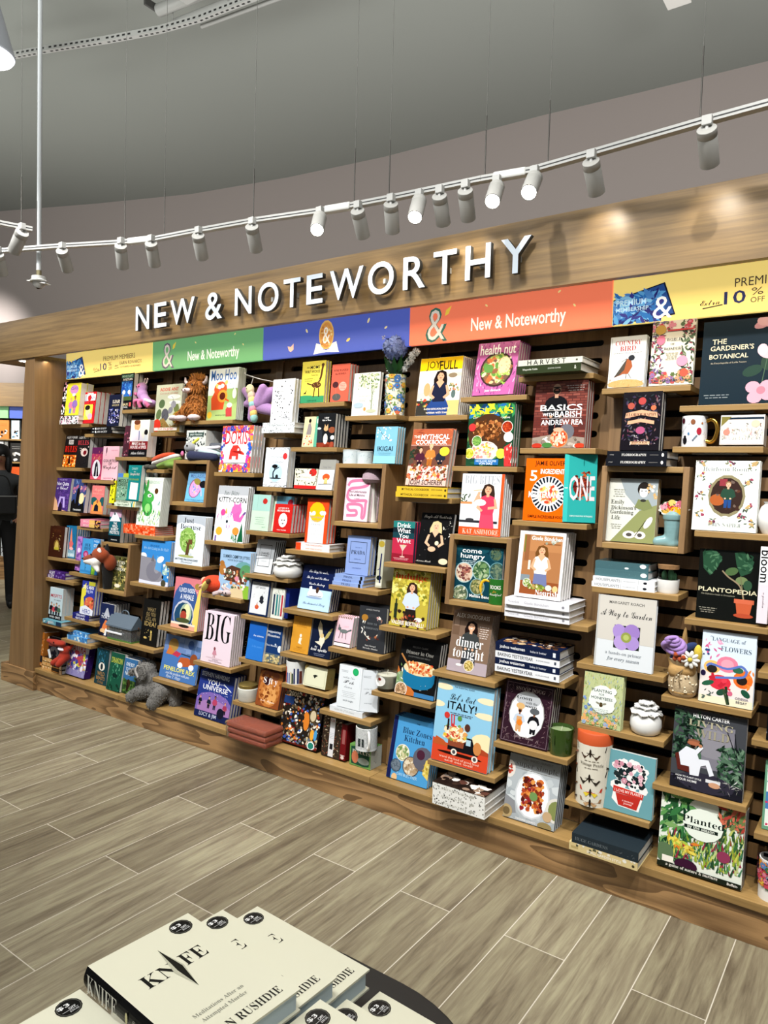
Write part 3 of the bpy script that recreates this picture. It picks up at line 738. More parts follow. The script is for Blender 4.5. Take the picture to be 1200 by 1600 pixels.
def lotus_jar(x, y, z, w, h, desc):
    r = empty('lotus_jar', (x, y, z), desc, 'jar', 'white petal-lidded jars'); R = w * .47; J = h * .68
    lathe('jar_body', [(0, 0), (R * .72, 0), (R * .9, J * .12), (R, J * .42), (R * .97, J * .7), (R * .85, J * .95), (R * .78, J), (R * .7, J), (0, J)], CERAM, r)
    m = MB()
    for ringi, (n, rr, z0, up, off, rin) in enumerate(((8, R * 1.03, J * .99, -.004, 0, .3), (7, R * .8, J + .011, .006, .4, .2), (5, R * .5, J + .021, .01, .2, .05))):
        for i in range(n):
            a = 2 * pi * i / n + off; d = Vector((cos(a), sin(a), 0)); s = Vector((-sin(a), cos(a), 0)); wd = rr * sin(pi / n) * 1.12; K = 6; row = []
            for u in range(K + 1):
                t = u / K; q = rr * (rin + (1 - rin) * t); wv = wd * (t ** .6) * (1 - max(0, t - .7) ** 2 * 6) * (.999 if t < 1 else .25)
                zz = z0 + up * t + .006 * sin(pi * t)
                row.append([d * q + s * wv * v + Vector((0, 0, zz + .006 * abs(v) * t + .003 * sin(5 * v + i))) for v in (-1, -.5, 0, .5, 1)])
            for u in range(K):
                for v in range(4): m.face([row[u][v], row[u][v + 1], row[u + 1][v + 1], row[u + 1][v]])
    o = m.build('petal_lid', CERAM, r, smooth=True); weld(o); so = o.modifiers.new('t', 'SOLIDIFY'); so.thickness = .0035
    lathe('lid_disc', [(R * .82, J), (R * .84, J + .008), (R * .5, J + .02), (0, J + .03)], CERAM, r)


def mug(name, x, y, z, rad, h, desc, bg, ops, hand, hm, seed, a0=-205, a1=25, handle=True, hr=.0055, group=None):
    r = empty(name, (x, y, z), desc, 'mug', group)
    cylart('mug_body', rad, rad, h, bg, ops, r, seed=seed, a0=a0, a1=a1)
    lathe('interior', [(rad * .9, .006), (rad * .92, h), (rad, h)], CERAM, r)
    if handle:
        a = radians(hand); d = Vector((cos(a), sin(a), 0)); P = lambda k, zz: tuple(d * (rad + k) + Vector((0, 0, zz * h)))
        tube('handle', [P(-.002, .84), P(.018, .88), P(.034, .7), P(.034, .42), P(.018, .17), P(-.002, .2)], hr, hm, r)
    return r


def mug_books(x, y, z, w, h, desc):
    b = [('r', .28, .04, .34, .62, 'b8402c'), ('r', .35, .04, .4, .75, 'c85a3c'), ('r', .4, .04, .52, .5, '5c6ca4'), ('r', .52, .04, .57, .56, 'd8d0b8'), ('r', .57, .04, .61, .5, '3c4c34'), ('r', .62, .04, .75, .72, '2a3464'), ('r', .76, .04, .84, .6, '6c3c34'), ('r', .22, .04, .28, .5, '3c5c4c')]
    mug('book_mug', x, y, z, w * .44, h, desc, 'e0e2e2', b, 100, CERAM, 3)


def mug_text(x, y, z, w, h, desc):
    b = [('w', .5, .95 - i * .055, .95, '8c9094') for i in range(16)] + [('r', .45, .2, .6, .55, '1f2a28'), ('w', .52, .4, .1, '8cb08c')]
    mug('text_mug', x, y, z, w * .4, h * .95, desc, 'dfe2e2', b, -45, CERAM, 4, hr=.006)


def mug_green(x, y, z, w, h, desc):
    b = [('t', 'BOOKS', .5, .68, .36, 'f2f2ea', 'b', 1.5), ('t', 'for', .48, .5, .12, 'e8a83c', 'c', 1.2), ('t', 'Breakfast', .5, .38, .42, 'f2f2ea', 'c', 1.4), ('r', 0, 0, 1, .1, 'c89a60'), ('r', 0, .1, 1, .13, '3c2a54'), ('r', 0, .13, 1, .16, 'e4d8b8')]
    mug('green_mug', x + .018, y, z, w * .33, h, desc, '2f6a2c', b, 190, mat('yellow_glaze', 'dcae2c', .2), 5, hr=.007, a0=-180, a1=10)


def mug_insects(x, y, z, w, h, desc):
    b = [('s', .1, .05, .95, .95, 60, .045, ['3c3a44', '5c4a34', '8c3c34', '4c6c8c', '2c5c3c', '7c6c5c'], 'x'), ('e', .3, .84, .05, .06, '4a1f2a', 0), ('e', .52, .8, .045, .055, '8a5a40', 0), ('p', [(.1, .5), (.4, .68), (.3, .5), (.2, .42)], '5c7c2c'), ('p', [(.1, .46), (.24, .44), (.16, .3)], '4c6c2c'), ('e', .64, .5, .05, .075, 'a83040', 0), ('e', .36, .2, .05, .08, '1c1c20', 0), ('e', .36, .32, .03, .03, '1c1c20', 0), ('e', .44, .42, .02, .03, '4c7ca4', 0), ('e', .7, .76, .02, .02, 'b0703c', 0), ('l', [(.52, .2), (.6, .36)], .03, '6c7c8c')]
    r = mug('insect_mug', x - w * .14, y, z, w * .36, h * .97, desc, 'e4e6ea', b, -8, GOLD, 6, hr=.0075)


def mug_floral(x, y, z, w, h, desc):
    b = [('s', 0, .35, 1, .98, 80, .1, ['c84c5c', 'd88c3c', '3c6c4c', '26303c', 'e0b84c', 'd87c94', '5c84b4'], 'f'), ('r', 0, .9, 1, 1, '1c1e26')]
    mug('floral_mug', x, y, z, .042, h * .95, desc, 'e8e6e0', b, 60, CERAM, 7)


def candle_glass(x, y, z, w, h, desc):
    r = empty('glass_candle', (x, y, z), desc, 'candle'); R = w * .47
    lathe('glass', [(0, 0), (R * .85, 0), (R * .9, .006), (R, h * .8), (R * .97, h * .8), (R * .85, .012), (0, .012)], GLASS, r)
    lathe('wax', [(0, .013), (R * .84, .014), (R * .94, h * .62), (0, h * .62)], WAX, r)
    tube('wick', [(0, 0, h * .62), (.002, 0, h * .74), (.004, 0, h * .82)], .0016, mat('wick', 'e0dccc', .9), r)
    cylart('paper_tag', R * 1.0, R * 1.01, h * .45, 'e4e2dc', [('e', .5, .5, .42, .3, 'e8e6e2', 0), ('e', .56, .66, .1, .09, '7c2418', 0), ('w', .4, .55, .2, 'a8a49c')], r, z=h * .22, a0=-150, a1=-55, seed=2, body=False)


def candle_jar(x, y, z, w, h, desc):
    r = empty('candle_jar', (x, y, z), desc, 'candle'); R = w * .48
    lathe('jar', [(0, 0), (R * .9, 0), (R, .008), (R, h * .76), (R * .88, h * .82), (0, h * .82)], mat('cream_glass', 'dadbd2', .15, coat=.3), r)
    cylart('label', R * 1.0, R * 1.0, h * .5, 'd8d8d0', [('w', .5, .8 - .1 * i, .6, '9c9c94') for i in range(6)], r, z=h * .16, a0=-150, a1=-30, body=False)
    lathe('lid', [(R * .94, h * .8), (R * .96, h * .97), (R * .9, h), (0, h)], mat('gold_lid', 'a89458', .35, .8), r)


def candle_green(x, y, z, w, h, desc):
    r = empty('green_candle', (x, y, z), desc, 'candle'); R = w * .47
    lathe('glass', [(0, 0), (R * .86, 0), (R * .9, .006), (R, h * .9), (R * .95, h * .9), (R * .88, .1 * h)], mat('green_glass', '2f4a16', .08, coat=.6), r)
    lathe('wax', [(R * .9, h * .6), (R * .93, h * .78), (0, h * .78)], mat('green_wax', '8c9c74', .5), r)
    tube('wick', [(0, 0, h * .78), (.002, 0, h * .85), (.003, 0, h * .92)], .0014, mat('wick', 'e0dccc', .9), r)
    cylart('label', R * .96, R * .98, h * .34, '151714', [('r', .02, .02, .98, .98, '151714'), ('t', 'FOREST', .4, .62, .5, '9ca08c', 'n', 1.1), ('w', .45, .8, .6, '74786c'), ('w', .4, .4, .4, '74786c'), ('w', .45, .22, .5, '74786c')], r, z=h * .36, a0=-165, a1=-95, body=False)


def wrapped_pack(x, y, z, w, h, desc):
    r = empty('wrapped_pack', (x, y, z), desc, 'packet', 'clear-wrapped rust-red packs'); k = .01 * math.sin(z * 900)
    o = boxo('pack', -w * .46 + k, -.075, .001, w * .48 + k, .055, h - .001, mat('rust_cloth', 'c25c36', .6, noise=(60, .25)), r, .009)
    p = MB(); p.box(-w * .5 + k, -.079, .0008, w * .5 + k, .057, h, (.9, .9, .9)); q = p.build('film', mat('clear_film', 'f0f4f8', .06, trans=.97, ior=1.12), r); weld(q); bevel(q, .01, 3)


def boot_vase(x, y, z, w, h, desc):
    r = empty('boot_vase', (x, y, z), desc, 'vase'); bl = mat('boot_glaze', '7fa3a6', .12, coat=.5)
    blob('boot', [((.18 * w, 0, .56 * h), (.16 * w, 0, .16 * h), .033, .027), ((.16 * w, -.0, .1 * h), (-.34 * w, -.01, .07 * h), .026, .02), (.14 * w, 0, .05 * h, .033, .026, .02)], bl, r, .004, 5)
    lathe('cuff', [(.034, 0), (.036, .004), (.036, .018), (.03, .02)], bl, r, (.18 * w, 0, .55 * h))
    m = MB(); cx, cz = .2 * w, .78 * h
    A = Art(m, (cx - .055, -.013, .6 * h), (1, 0, 0), (0, 0, 1), (0, -1, 0), .11, .4 * h, 5)
    out = [(cx + u * (1 + .09 * cos(9 * i)), v) for i, (u, v) in enumerate(ring(0, cz, .05, .17 * h, 26))]
    m.face([(p[0], -.0128, p[1]) for p in out], lin('e8e4d8')); m.face([(p[0], .004, p[1]) for p in out][::-1], lin('e8e4d8'))
    for i in range(26): a, b = out[i], out[(i + 1) % 26]; m.face([(a[0], -.0128, a[1]), (a[0], .004, a[1]), (b[0], .004, b[1]), (b[0], -.0128, b[1])], lin('dcd8cc'))
    m.box(cx - .03, -.0128, .56 * h, cx + .03, .004, .66 * h, lin('e8e4d8'))
    A.draw([('e', .38, .6, .15, .15, 'c43c3c', 0), ('e', .66, .58, .16, .15, 'd87c90', 0), ('e', .58, .34, .19, .15, 'e0a828', 0), ('e', .25, .36, .13, .1, 'd8a850', 0), ('e', .2, .55, .12, .11, 'd890a0', 0), ('e', .7, .75, .12, .1, 'c86c7c', 0), ('e', .45, .78, .12, .1, 'e0c470', 0), ('s', .15, .3, .85, .8, 16, .08, ['2f4a34', '3c5c3c'], 'l'), ('s', .2, .3, .8, .8, 30, .04, ['a83040', 'f0c85c', 'e8a8b8', 'c86c34'], 'd')])
    m.build('flower_plaque', GLOSSP, r)


def terrarium(x, y, z, w, h, desc):
    r = empty('terrarium', (x, y, z), desc, 'terrarium'); R = w * .47; P = h * .47
    lathe('pot', [(0, 0), (R * .9, 0), (R * .97, .006), (R, P), (R * .9, P), (R * .88, P * .8), (0, P * .8)], CERAM, r)
    lathe('glass_dome', [(R * .88, P * .85), (R * .92, h * .85), (R * .9, h * .85), (R * .86, P * .85)], mat('thin_glass', 'eef4f4', .02, trans=1, ior=1.1), r)
    lathe('cork_lid', [(0, h * .84), (R * .93, h * .84), (R * .95, h * .98), (0, h)], mat('cork', '8a6844', .9, noise=(160, .35)), r)
    lathe('soil', [(R * .86, P * .84), (R * .4, P * .92), (0, P * .93)], mat('moss_soil', '6a6a48', .95, noise=(150, .4)), r)
    for cx, cy, k in ((-.2, -.2, 1), (.15, -.1, 1.2), (.35, .1, .8)):
        ell('cactus', (cx * R * 1.6, cy * R, P * .92 + .016 * k), (.009 * k, .009 * k, .02 * k), mat('cactus_green', '4f7d56', .6, noise=(300, .3)), r)


def bouquet_plush(x, y, z, w, h, desc):
    r = empty('knitted_bouquet', (x, y, z), desc, 'plush bouquet'); tan = mat('tan_cloth', 'b08c58', .85, noise=(120, .2)); sp = mat('spotted_cloth', 'c4ae8c', .85, noise=(160, .12)); k = w
    b = MB(); N = 28  # open paper-like cone behind the flowers
    for i in range(N):
        a, c = pi * 1.15 * i / N - .25, pi * 1.15 * (i + 1) / N - .25
        Q = lambda t, f: (.03 * cos(t), .02 * sin(t), .36 * h) if f == 0 else (-.05 * k + .1 * k * 5.0 * .11 * cos(t) * 1.6, .03 + .02 * sin(t), (.62 + .36 * max(0, sin(t))) * h)
        b.face([Q(a, 0), Q(c, 0), Q(c, 1), Q(a, 1)])
    o = b.build('wrap_back', tan, r); s = o.modifiers.new('t', 'SOLIDIFY'); s.thickness = .003
    blob('wrap_front', [((-.12 * k, -.02, .4 * h), (-.4 * k, -.0, .72 * h), .022, .016), ((-.1 * k, -.03, .38 * h), (.2 * k, -.03, .42 * h), .03, .028)], tan, r, .005)
    lathe('pot', [(0, 0), (.036, .0), (.046, .012), (.05, .05), (.044, .09), (.038, .105), (.05, .13), (.047, .131)], sp, r, (.05 * k, -.01, 0))
    ell('pot_base', (.05 * k, -.012, .018), (.047, .046, .018), tan, r)
    R = random.Random(3); dm = mat('cloth_dot', 'dccdb0', .8)
    for i in range(22):
        a = R.uniform(-2.8, -.3); zz = R.uniform(.02, .085); ell('cloth_dot', (.05 * k + .049 * cos(a), -.01 + .049 * sin(a), zz), (.0035, .0035, .0035), dm, r, seg=8)
    tube('twine', [(.05 * k + .043 * cos(t), -.01 + .043 * sin(t), .102 + .002 * sin(3 * t)) for t in [2 * pi * i / 10 for i in range(10)]], .002, mat('twine', '7a6648', .9), r, cyc=True)
    for d in (-1, .2): tube('twine_end', [(.02 * k + .012, -.055, .102), (.02 * k + d * .012, -.064, .075), (.04 * k + d * .02, -.062, .04)], .0016, mat('twine', '7a6648', .9), r)
    li = plush('lilac_rose', '9f80bc')
    for i, (q, cx, cz, rd) in enumerate(((.0, .0, -.012, .034), (.3, .003, -.002, .027), (.6, -.003, .008, .02), (1, .002, .016, .012))):
        tube('rose_fold', [(-.17 * k + cx + rd * cos(t), -.045 - .012 * q + .3 * rd * sin(t * 2), .79 * h + cz + .62 * rd * sin(t)) for t in [2 * pi * j / 9 + i for j in range(9)]], .0095 - .002 * q, li, r, cyc=True)
    ell('rose_heart', (-.17 * k, -.035, .78 * h), (.032, .02, .022), li, r)
    rr = plush('rust_pompom', '9c4620', .2)
    for i in range(12): ell('pompom_tuft', (.02 * k + R.uniform(-.018, .018), -.055 + R.uniform(-.008, .008), .6 * h + R.uniform(-.018, .018)), (.009, .009, .009), rr, r, seg=10)
    wp = plush('daisy_white', 'dedcd6')
    for i in range(9):
        a = 2 * pi * i / 9; ell('daisy_petal', (.3 * k + .019 * cos(a), -.06, .6 * h + .019 * sin(a)), (.0125, .006, .0068), wp, r, (0, -a, 0))
    ell('daisy_heart', (.3 * k, -.066, .6 * h), (.008, .006, .008), plush('yellow', 'c8b040'), r)
    ell('yellow_bud', (.44 * k, -.03, .68 * h), (.014, .014, .03), plush('yellow', 'c8b040'), r)
    for p in ((.2, .75), (.05, .68), (-.1, .6)): ell('blue_leaf', (p[0] * k, -.03, p[1] * h), (.03, .01, .014), plush('royal_blue', '22345c'), r, (0, -.6, 0))


def puzzle_tube(x, y, z, w, h, desc):
    r = empty('puzzle_tube', (x, y, z), desc, 'puzzle tube'); R = w * .46; B = h * .84
    bf = lambda cx, cy, s, a, b: [('p', [(cx, cy), (cx - s, cy + s * .5), (cx - s * .9, cy + s * .1), (cx - s * .2, cy - s * .05)], a), ('p', [(cx, cy), (cx + s, cy + s * .5), (cx + s * .9, cy + s * .1), (cx + s * .2, cy - s * .05)], a), ('p', [(cx, cy), (cx - s * .6, cy - s * .1), (cx - s * .35, cy - s * .45)], b), ('p', [(cx, cy), (cx + s * .6, cy - s * .1), (cx + s * .35, cy - s * .45)], b), ('e', cx, cy, .015, .06, '2a221c', 0)]
    cylart('tube', R, R, B, 'ddd8c8', bf(.52, .88, .24, '26221f', '4a3a30') + [('r', .33, .58, .75, .8, 'd0cbbd'), ('t', 'Vintage Puzzle', .54, .69, .34, '6a6458', 'S', 1.1), ('w', .54, .75, .2, '8c867a'), ('w', .54, .63, .2, '8c867a')] + bf(.52, .47, .26, '23211f', '35302a') + bf(.54, .24, .17, 'a83c2c', 'd8c03c') + bf(.54, .07, .16, '8a6a4c', 'b8946c') + bf(.22, .3, .1, '6c4c34', '3a2c24') + bf(.85, .3, .1, '7c5c3c', '2a2420') + bf(.2, .6, .1, '8c4c34', '54382c') + bf(.22, .08, .1, '3c3028', '7c6448') + bf(.86, .1, .1, '54443c', '8c7454') + bf(.2, .82, .12, '9c6c5c', '5c4438') + bf(.85, .62, .1, '3a2c24', '7c5c44'), r, seed=4)
    lathe('lid', [(R * 1.0, B), (R * 1.01, h * .985), (R * .97, h), (0, h)], mat('orange_lid', 'c2552c', .5), r)


def white_pot(x, y, z, w, h, desc):
    r = empty('white_pot', (x, y, z), desc, 'pot')
    lathe('pot_body', [(0, 0), (.03, 0), (.045, .03), (.048, .06), (.036, .09), (.026, .1), (.03, .108), (.024, .108)], CERAM, r)
    blob('finial', [(0, 0, .125, .016, .016, .018), (.012, -.01, .14, .012, .01, .012)], CERAM, r, .003)
# ------------------------------------------------------------ the room
def floor_mat():
    m = bpy.data.materials.new('plank_tile'); m.use_nodes = True; nt = m.node_tree; b = nt.nodes['Principled BSDF']; N = nt.nodes.new; L = nt.links.new
    tc = N('ShaderNodeTexCoord'); sx = N('ShaderNodeSeparateXYZ'); cx = N('ShaderNodeCombineXYZ'); L(tc.outputs['Object'], sx.inputs[0])
    ax = N('ShaderNodeMath'); ax.operation = 'SUBTRACT'; ax.inputs[1].default_value = 2.112 - 1.003 * 10; L(sx.outputs[1], ax.inputs[0])
    ay = N('ShaderNodeMath'); ay.operation = 'SUBTRACT'; ay.inputs[1].default_value = .0427 - .2035 * 100; L(sx.outputs[0], ay.inputs[0])
    L(ax.outputs[0], cx.inputs[0]); L(ay.outputs[0], cx.inputs[1])
    def brick(c1, c2, mo):
        t = N('ShaderNodeTexBrick'); t.offset = .5; t.offset_frequency = 2; t.squash = 1; t.inputs['Scale'].default_value = 1; t.inputs['Mortar Size'].default_value = .0017; t.inputs['Mortar Smooth'].default_value = .1; t.inputs['Bias'].default_value = 0
        t.inputs['Brick Width'].default_value = 1.003; t.inputs['Row Height'].default_value = .2035
        for k, v in zip(('Color1', 'Color2', 'Mortar'), (c1, c2, mo)): t.inputs[k].default_value = (*v, 1)
        L(cx.outputs[0], t.inputs['Vector']); return t
    t1 = brick((0, 0, 0), (1, 1, 1), (.5, .5, .5))
    # grain: stretched noise, shifted plank by plank
    mp = N('ShaderNodeMapping'); mp.inputs['Scale'].default_value = (1.4, 17, 1); L(cx.outputs[0], mp.inputs['Vector'])
    sh = N('ShaderNodeVectorMath'); sh.operation = 'MULTIPLY_ADD'; sh.inputs[1].default_value = (37, 11, 53); L(t1.outputs[0], sh.inputs[0]); L(mp.outputs[0], sh.inputs[2])
    n1 = N('ShaderNodeTexNoise'); n1.inputs['Scale'].default_value = 1.5; n1.inputs['Detail'].default_value = 8; n1.inputs['Roughness'].default_value = .66; n1.inputs['Distortion'].default_value = .9; L(sh.outputs[0], n1.inputs['Vector'])
    n2 = N('ShaderNodeTexNoise'); n2.inputs['Scale'].default_value = 9; n2.inputs['Detail'].default_value = 4; L(sh.outputs[0], n2.inputs['Vector'])
    n3 = N('ShaderNodeTexNoise'); n3.inputs['Scale'].default_value = .55; n3.inputs['Detail'].default_value = 1.5; L(sh.outputs[0], n3.inputs['Vector'])
    q = N('ShaderNodeMath'); q.operation = 'MULTIPLY'; q.inputs[1].default_value = 12; L(n3.outputs[0], q.inputs[0]); fr = N('ShaderNodeMath'); fr.operation = 'PINGPONG'; fr.inputs[1].default_value = 1; L(q.outputs[0], fr.inputs[0])
    a1 = N('ShaderNodeMath'); a1.operation = 'MULTIPLY_ADD'; a1.inputs[1].default_value = .22; L(n2.outputs[0], a1.inputs[0])
    a2 = N('ShaderNodeMath'); a2.operation = 'MULTIPLY'; a2.inputs[1].default_value = .8; L(n1.outputs[0], a2.inputs[0])
    a3 = N('ShaderNodeMath'); a3.operation = 'MULTIPLY_ADD'; a3.inputs[1].default_value = .07; L(fr.outputs[0], a3.inputs[0]); L(a2.outputs[0], a3.inputs[2]); L(a3.outputs[0], a1.inputs[2])
    r = N('ShaderNodeValToRGB'); e = r.color_ramp.elements; e[0].position = .38; e[1].position = .68; e[0].color = (*lin('6d6352'), 1); e[1].color = (*lin('a09a80'), 1)
    k = e.new(.52); k.color = (*lin('89806b'), 1); L(a1.outputs[0], r.inputs[0])
    tone = brick(lin('d4d0cc', 1), lin('ffffff', 1), (1, 1, 1))
    mx = N('ShaderNodeMix'); mx.data_type = 'RGBA'; mx.blend_type = 'MULTIPLY'; mx.inputs[0].default_value = 1; L(r.outputs[0], mx.inputs[6]); L(tone.outputs[0], mx.inputs[7])
    gr = N('ShaderNodeMix'); gr.data_type = 'RGBA'; L(t1.outputs['Fac'], gr.inputs[0]); L(mx.outputs[2], gr.inputs[6]); gr.inputs[7].default_value = (*lin('c2bbac'), 1)
    L(gr.outputs[2], b.inputs['Base Color']); b.inputs['Roughness'].default_value = .42; b.inputs['Specular IOR Level'].default_value = .35
    return m


def struct(name, o): o['kind'] = 'structure'; o.name = name; return o


def poly_struct(name, pts, m):
    b = MB(); b.face(pts); return struct(name, b.build(name, m))


poly_struct('floor', [(-16, -3, 0), (4, -3, 0), (4, 12, 0), (-16, 12, 0)], floor_mat())
CEIL = mat('ceiling_paint', '8f928c', .9); WALL = mat('wall_paint', '9b918c', .9)
WP = [(-16, 3.6), (-13.2, 4.55), (-10.95, 5.51), (-9.43, 6.08), (-7.97, 6.56), (-6.48, 6.84), (-5.11, 7.0), (-4.11, 7.04), (-3.16, 7.07), (-2.22, 7.15), (-1.14, 7.22), (.8, 7.36), (4, 7.6)]
ZC = 5.2
b = MB()
for (x0, y0), (x1, y1) in zip(WP, WP[1:]): b.face([(x0, y0, 0), (x1, y1, 0), (x1, y1, ZC), (x0, y0, ZC)])
o = struct('wall_back', b.build('wall_back', WALL, smooth=True)); weld(o)
poly_struct('ceiling', [(x, y, ZC) for x, y in WP] + [(4, -3, ZC), (-16, -3, ZC)], CEIL)

# ---- display wall: header, column, plinth, decks, panels
r = empty('header_fascia', (-2, 2.53, 2.18), 'long oak header fascia carrying the big white letters', 'fascia')
boxo('fascia_board', -3.12, 0, 0, 3.4, .03, .258, OAKH, r, .001)
boxo('top_board', -3.12, .03, .24, 3.4, .5, .258, OAKH, r, 0)
boxo('soffit_board', -3.12, .03, .0, -2.61, .5, .02, OAKS, r, 0)
boxo('shadow_strip', -2.6, .03, .004, 3.4, .034, .03, mat('strip_shade_brown', '3a2c1c', .7), r, 0)  # dark strip stands in for shade along the fascia's lower edge
lp = empty('soffit_downlight', (-4.80, 2.605, 2.18), 'small bright downlight under the header end above the column', 'light')
lathe('lens', [(.055, 0), (.055, -.004), (0, -.005)], mat('lit_lens', 'fff6e6', .4, emit=30), lp); lathe('trim_ring', [(.055, 0), (.064, 0), (.064, -.004), (.055, -.006)], WHITE, lp)
lamp('SPOT', 'downlight', (0, 0, -.012), 24, (1, .86, .64), None, lp, spot_size=radians(120), spot_blend=.8, shadow_soft_size=.05)
r = empty('end_column', (-4.75, 2.542, 0), 'tapering oak end column closing the display at the left', 'column')
m = MB(); P = [(-.175, 0, .08), (.141, 0, .08), (.141, .42, .08), (-.175, .3, .08), (.03, 0, 2.102 + .08), (.141, 0, 2.182), (.141, .42, 2.182), (.03, .3, 2.182)]
for i in ((0, 1, 5, 4), (1, 2, 6, 5), (2, 3, 7, 6), (3, 0, 4, 7)): m.face([P[j] for j in i])
o = m.build('upright', OAKV, r); weld(o); bevel(o, .003)
boxo('skirt_board', -.25, -.012, 0, .16, .012, .124, OAKB, r, .002); boxo('skirt_return', .136, .012, 0, .16, .045, .124, OAKV, r, .001); boxo('skirt_return', -.25, .012, 0, -.226, .3, .124, OAKB, r, .001)
tag(boxo('plinth_board', -4.588, 2.5585, 0, 1.0, 2.578, .118, OAKB, None, .001), 'low oak plinth board running along the floor under the display', 'plinth')
BAY = ['leftmost bay, children paperbacks', 'second bay, under the cow plush picture books', 'third bay, under the floral vase', 'fourth bay, under the jungle green cookbook', 'fifth bay, under the plant books', 'sixth bay, cropped at the right edge']
for i in range(6):
    x0 = -4.605 + .92 * i; o = boxo('deck_board', x0, 2.549, .118, x0 + .918, 2.72, .146, OAKS, None, .0015)
    tag(o, 'oak bottom deck of the ' + BAY[i], 'deck', 'bottom decks')
# slotted leaning back panels: one pattern, shared
cu = bpy.data.curves.new('slots', 'CURVE'); cu.dimensions = '2D'; cu.fill_mode = 'BOTH'; cu.extrude = .008
HP = 2.2
def spl(pts):
    s = cu.splines.new('POLY'); s.points.add(len(pts) - 1); s.use_cyclic_u = True
    for q, p in zip(s.points, pts): q.co = (p[0], p[1], 0, 1)
spl([(0, 0), (.919, 0), (.919, HP), (0, HP)])
for k in range(29):
    v = .045 + .0739 * k; rr = .0135; x0, x1 = .088, .832
    spl([(x0 + rr * (1 + cos(t)) - rr, v + rr * sin(t)) for t in [pi / 2 + pi * j / 6 for j in range(7)]] + [(x1 + rr * cos(t), v + rr * sin(t)) for t in [-pi / 2 + pi * j / 6 for j in range(7)]])
t = bpy.data.objects.new('t', cu); C.objects.link(t)
pm = bpy.data.meshes.new_from_object(t.evaluated_get(bpy.context.evaluated_depsgraph_get())); bpy.data.objects.remove(t)
pm.transform(Matrix(((1, 0, 0, 0), (0, 0, 1, .009), (0, 1, 0, 0), (0, 0, 0, 1)))); pm.materials.clear(); pm.materials.append(OAKP)
if sum(f.normal.y for f in pm.polygons) > 0 and False: pm.flip_normals()
an = math.atan(LEAN); root = None
for i in range(6):
    lb = 'slotted dark oak back panel of the ' + BAY[i]
    if i == 0:
        root = empty('back_panel', (-4.605, front(.15) + DEP + .001, .15), lb, 'back panel', 'slotted back panels', (-an, 0, 0))
        link('slotted_board', pm, None, root); boxo('backing_sheet', 0, .05, 0, .92, .055, HP, BLACKM, root, 0)
    else:
        c = root.copy(); C.objects.link(c); c.location.x += .92 * i; tag(c, lb, 'back panel', 'slotted back panels')
        for ch in list(root.children): d = ch.copy(); C.objects.link(d); d.parent = c
for i in range(1, 6):
    o = boxo('bay_post', -.024, -.011, 0, .024, -.001, HP, OAKV, None, .001); o.data.transform(Matrix.Translation(o.location)); o.location = (-4.605 + .92 * i - .0, front(.15) + DEP, .15); o.rotation_euler = (-an, 0, 0)
    tag(o, 'oak post on the joint between ' + ['', 'children paperbacks and cow plush bays', 'cow plush and floral vase bays', 'floral vase and cookbook bays', 'cookbook and plant book bays', 'plant book and sixth bays'][i], 'post', 'bay posts')

# ---- graphic strip
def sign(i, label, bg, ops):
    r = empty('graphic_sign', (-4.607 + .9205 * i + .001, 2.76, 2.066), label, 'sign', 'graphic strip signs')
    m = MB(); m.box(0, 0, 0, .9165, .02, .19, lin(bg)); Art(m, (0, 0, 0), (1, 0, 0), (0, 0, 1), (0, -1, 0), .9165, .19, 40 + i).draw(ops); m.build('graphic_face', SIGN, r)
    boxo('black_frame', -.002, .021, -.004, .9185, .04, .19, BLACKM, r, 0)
def yel():
    return [('p', [(0, .5), (.205, .735), (.25, .1), (.0, -.1)], '1b2338'), ('p', [(0, .48), (.2, .705), (.243, .13), (0, -.1)], '2f4f8c'), ('s', 0, .02, .19, .58, 90, .035, ['2f6cae', '5c9ccc', '3a3c84', '4c80bc', '7cb4d8', '2a2c6c'], 'l'),
            ('t', 'PREMIUM', .075, .42, .12, 'b8d4e8', 'b', 1.1), ('t', 'MEMBERSHIP', .08, .29, .13, 'b8d4e8', 'b', 1.0), ('t', '&', .2, .26, .075, 'f4f4f4', 'S', 1.0),
            ('t', 'PREMIUM MEMBERS', .64, .56, .36, '4a4238', 'n', 1.1), ('t', '10', .462, .3, .075, '2c345c', 'b', 1.05), ('t', '%', .538, .37, .04, '4a4238', 'n', 1.0), ('t', 'OFF', .54, .22, .048, '4a4238', 'n', 1.0),
            ('t', 'Extra', .375, .25, .07, '2c2a28', 'c', 1.0), ('l', [(.35, .15), (.42, .19)], .004, '2c2a28'), ('t', 'And', .612, .3, .045, '2c2a28', 'c', 1.2), ('l', [(.59, .2), (.64, .22)], .003, '2c2a28'), ('t', 'EARN REWARDS', .77, .36, .24, '4a4238', 'n', 1.0), ('t', '10 STAMPS = $5 REWARD', .77, .22, .22, '4a4238', 'n', .9)]
AMP = lambda c: [('t', '&', .155, .42, .125, c, 'S', 1.15), ('t', '&', .152, .42, .095, 'd8d0c4', 'N', 1.3), ('p', [(.2, .6), (.205, .73), (.235, .82), (.22, .64)], 'e8c850')]
SEEDS = [('e', .42, .72, .008, .004, 'e8d890', -40), ('e', .77, .82, .008, .004, 'e8d890', 40), ('e', .84, .5, .008, .004, 'e8d890', -50)]
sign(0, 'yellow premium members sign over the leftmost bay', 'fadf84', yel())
sign(1, 'green sign with grey ampersand over the second bay', '74b078', AMP('6a6070') + SEEDS + [('t', 'New & Noteworthy', .578, .29, .46, 'f4f6f0', 'b', 1.5)])
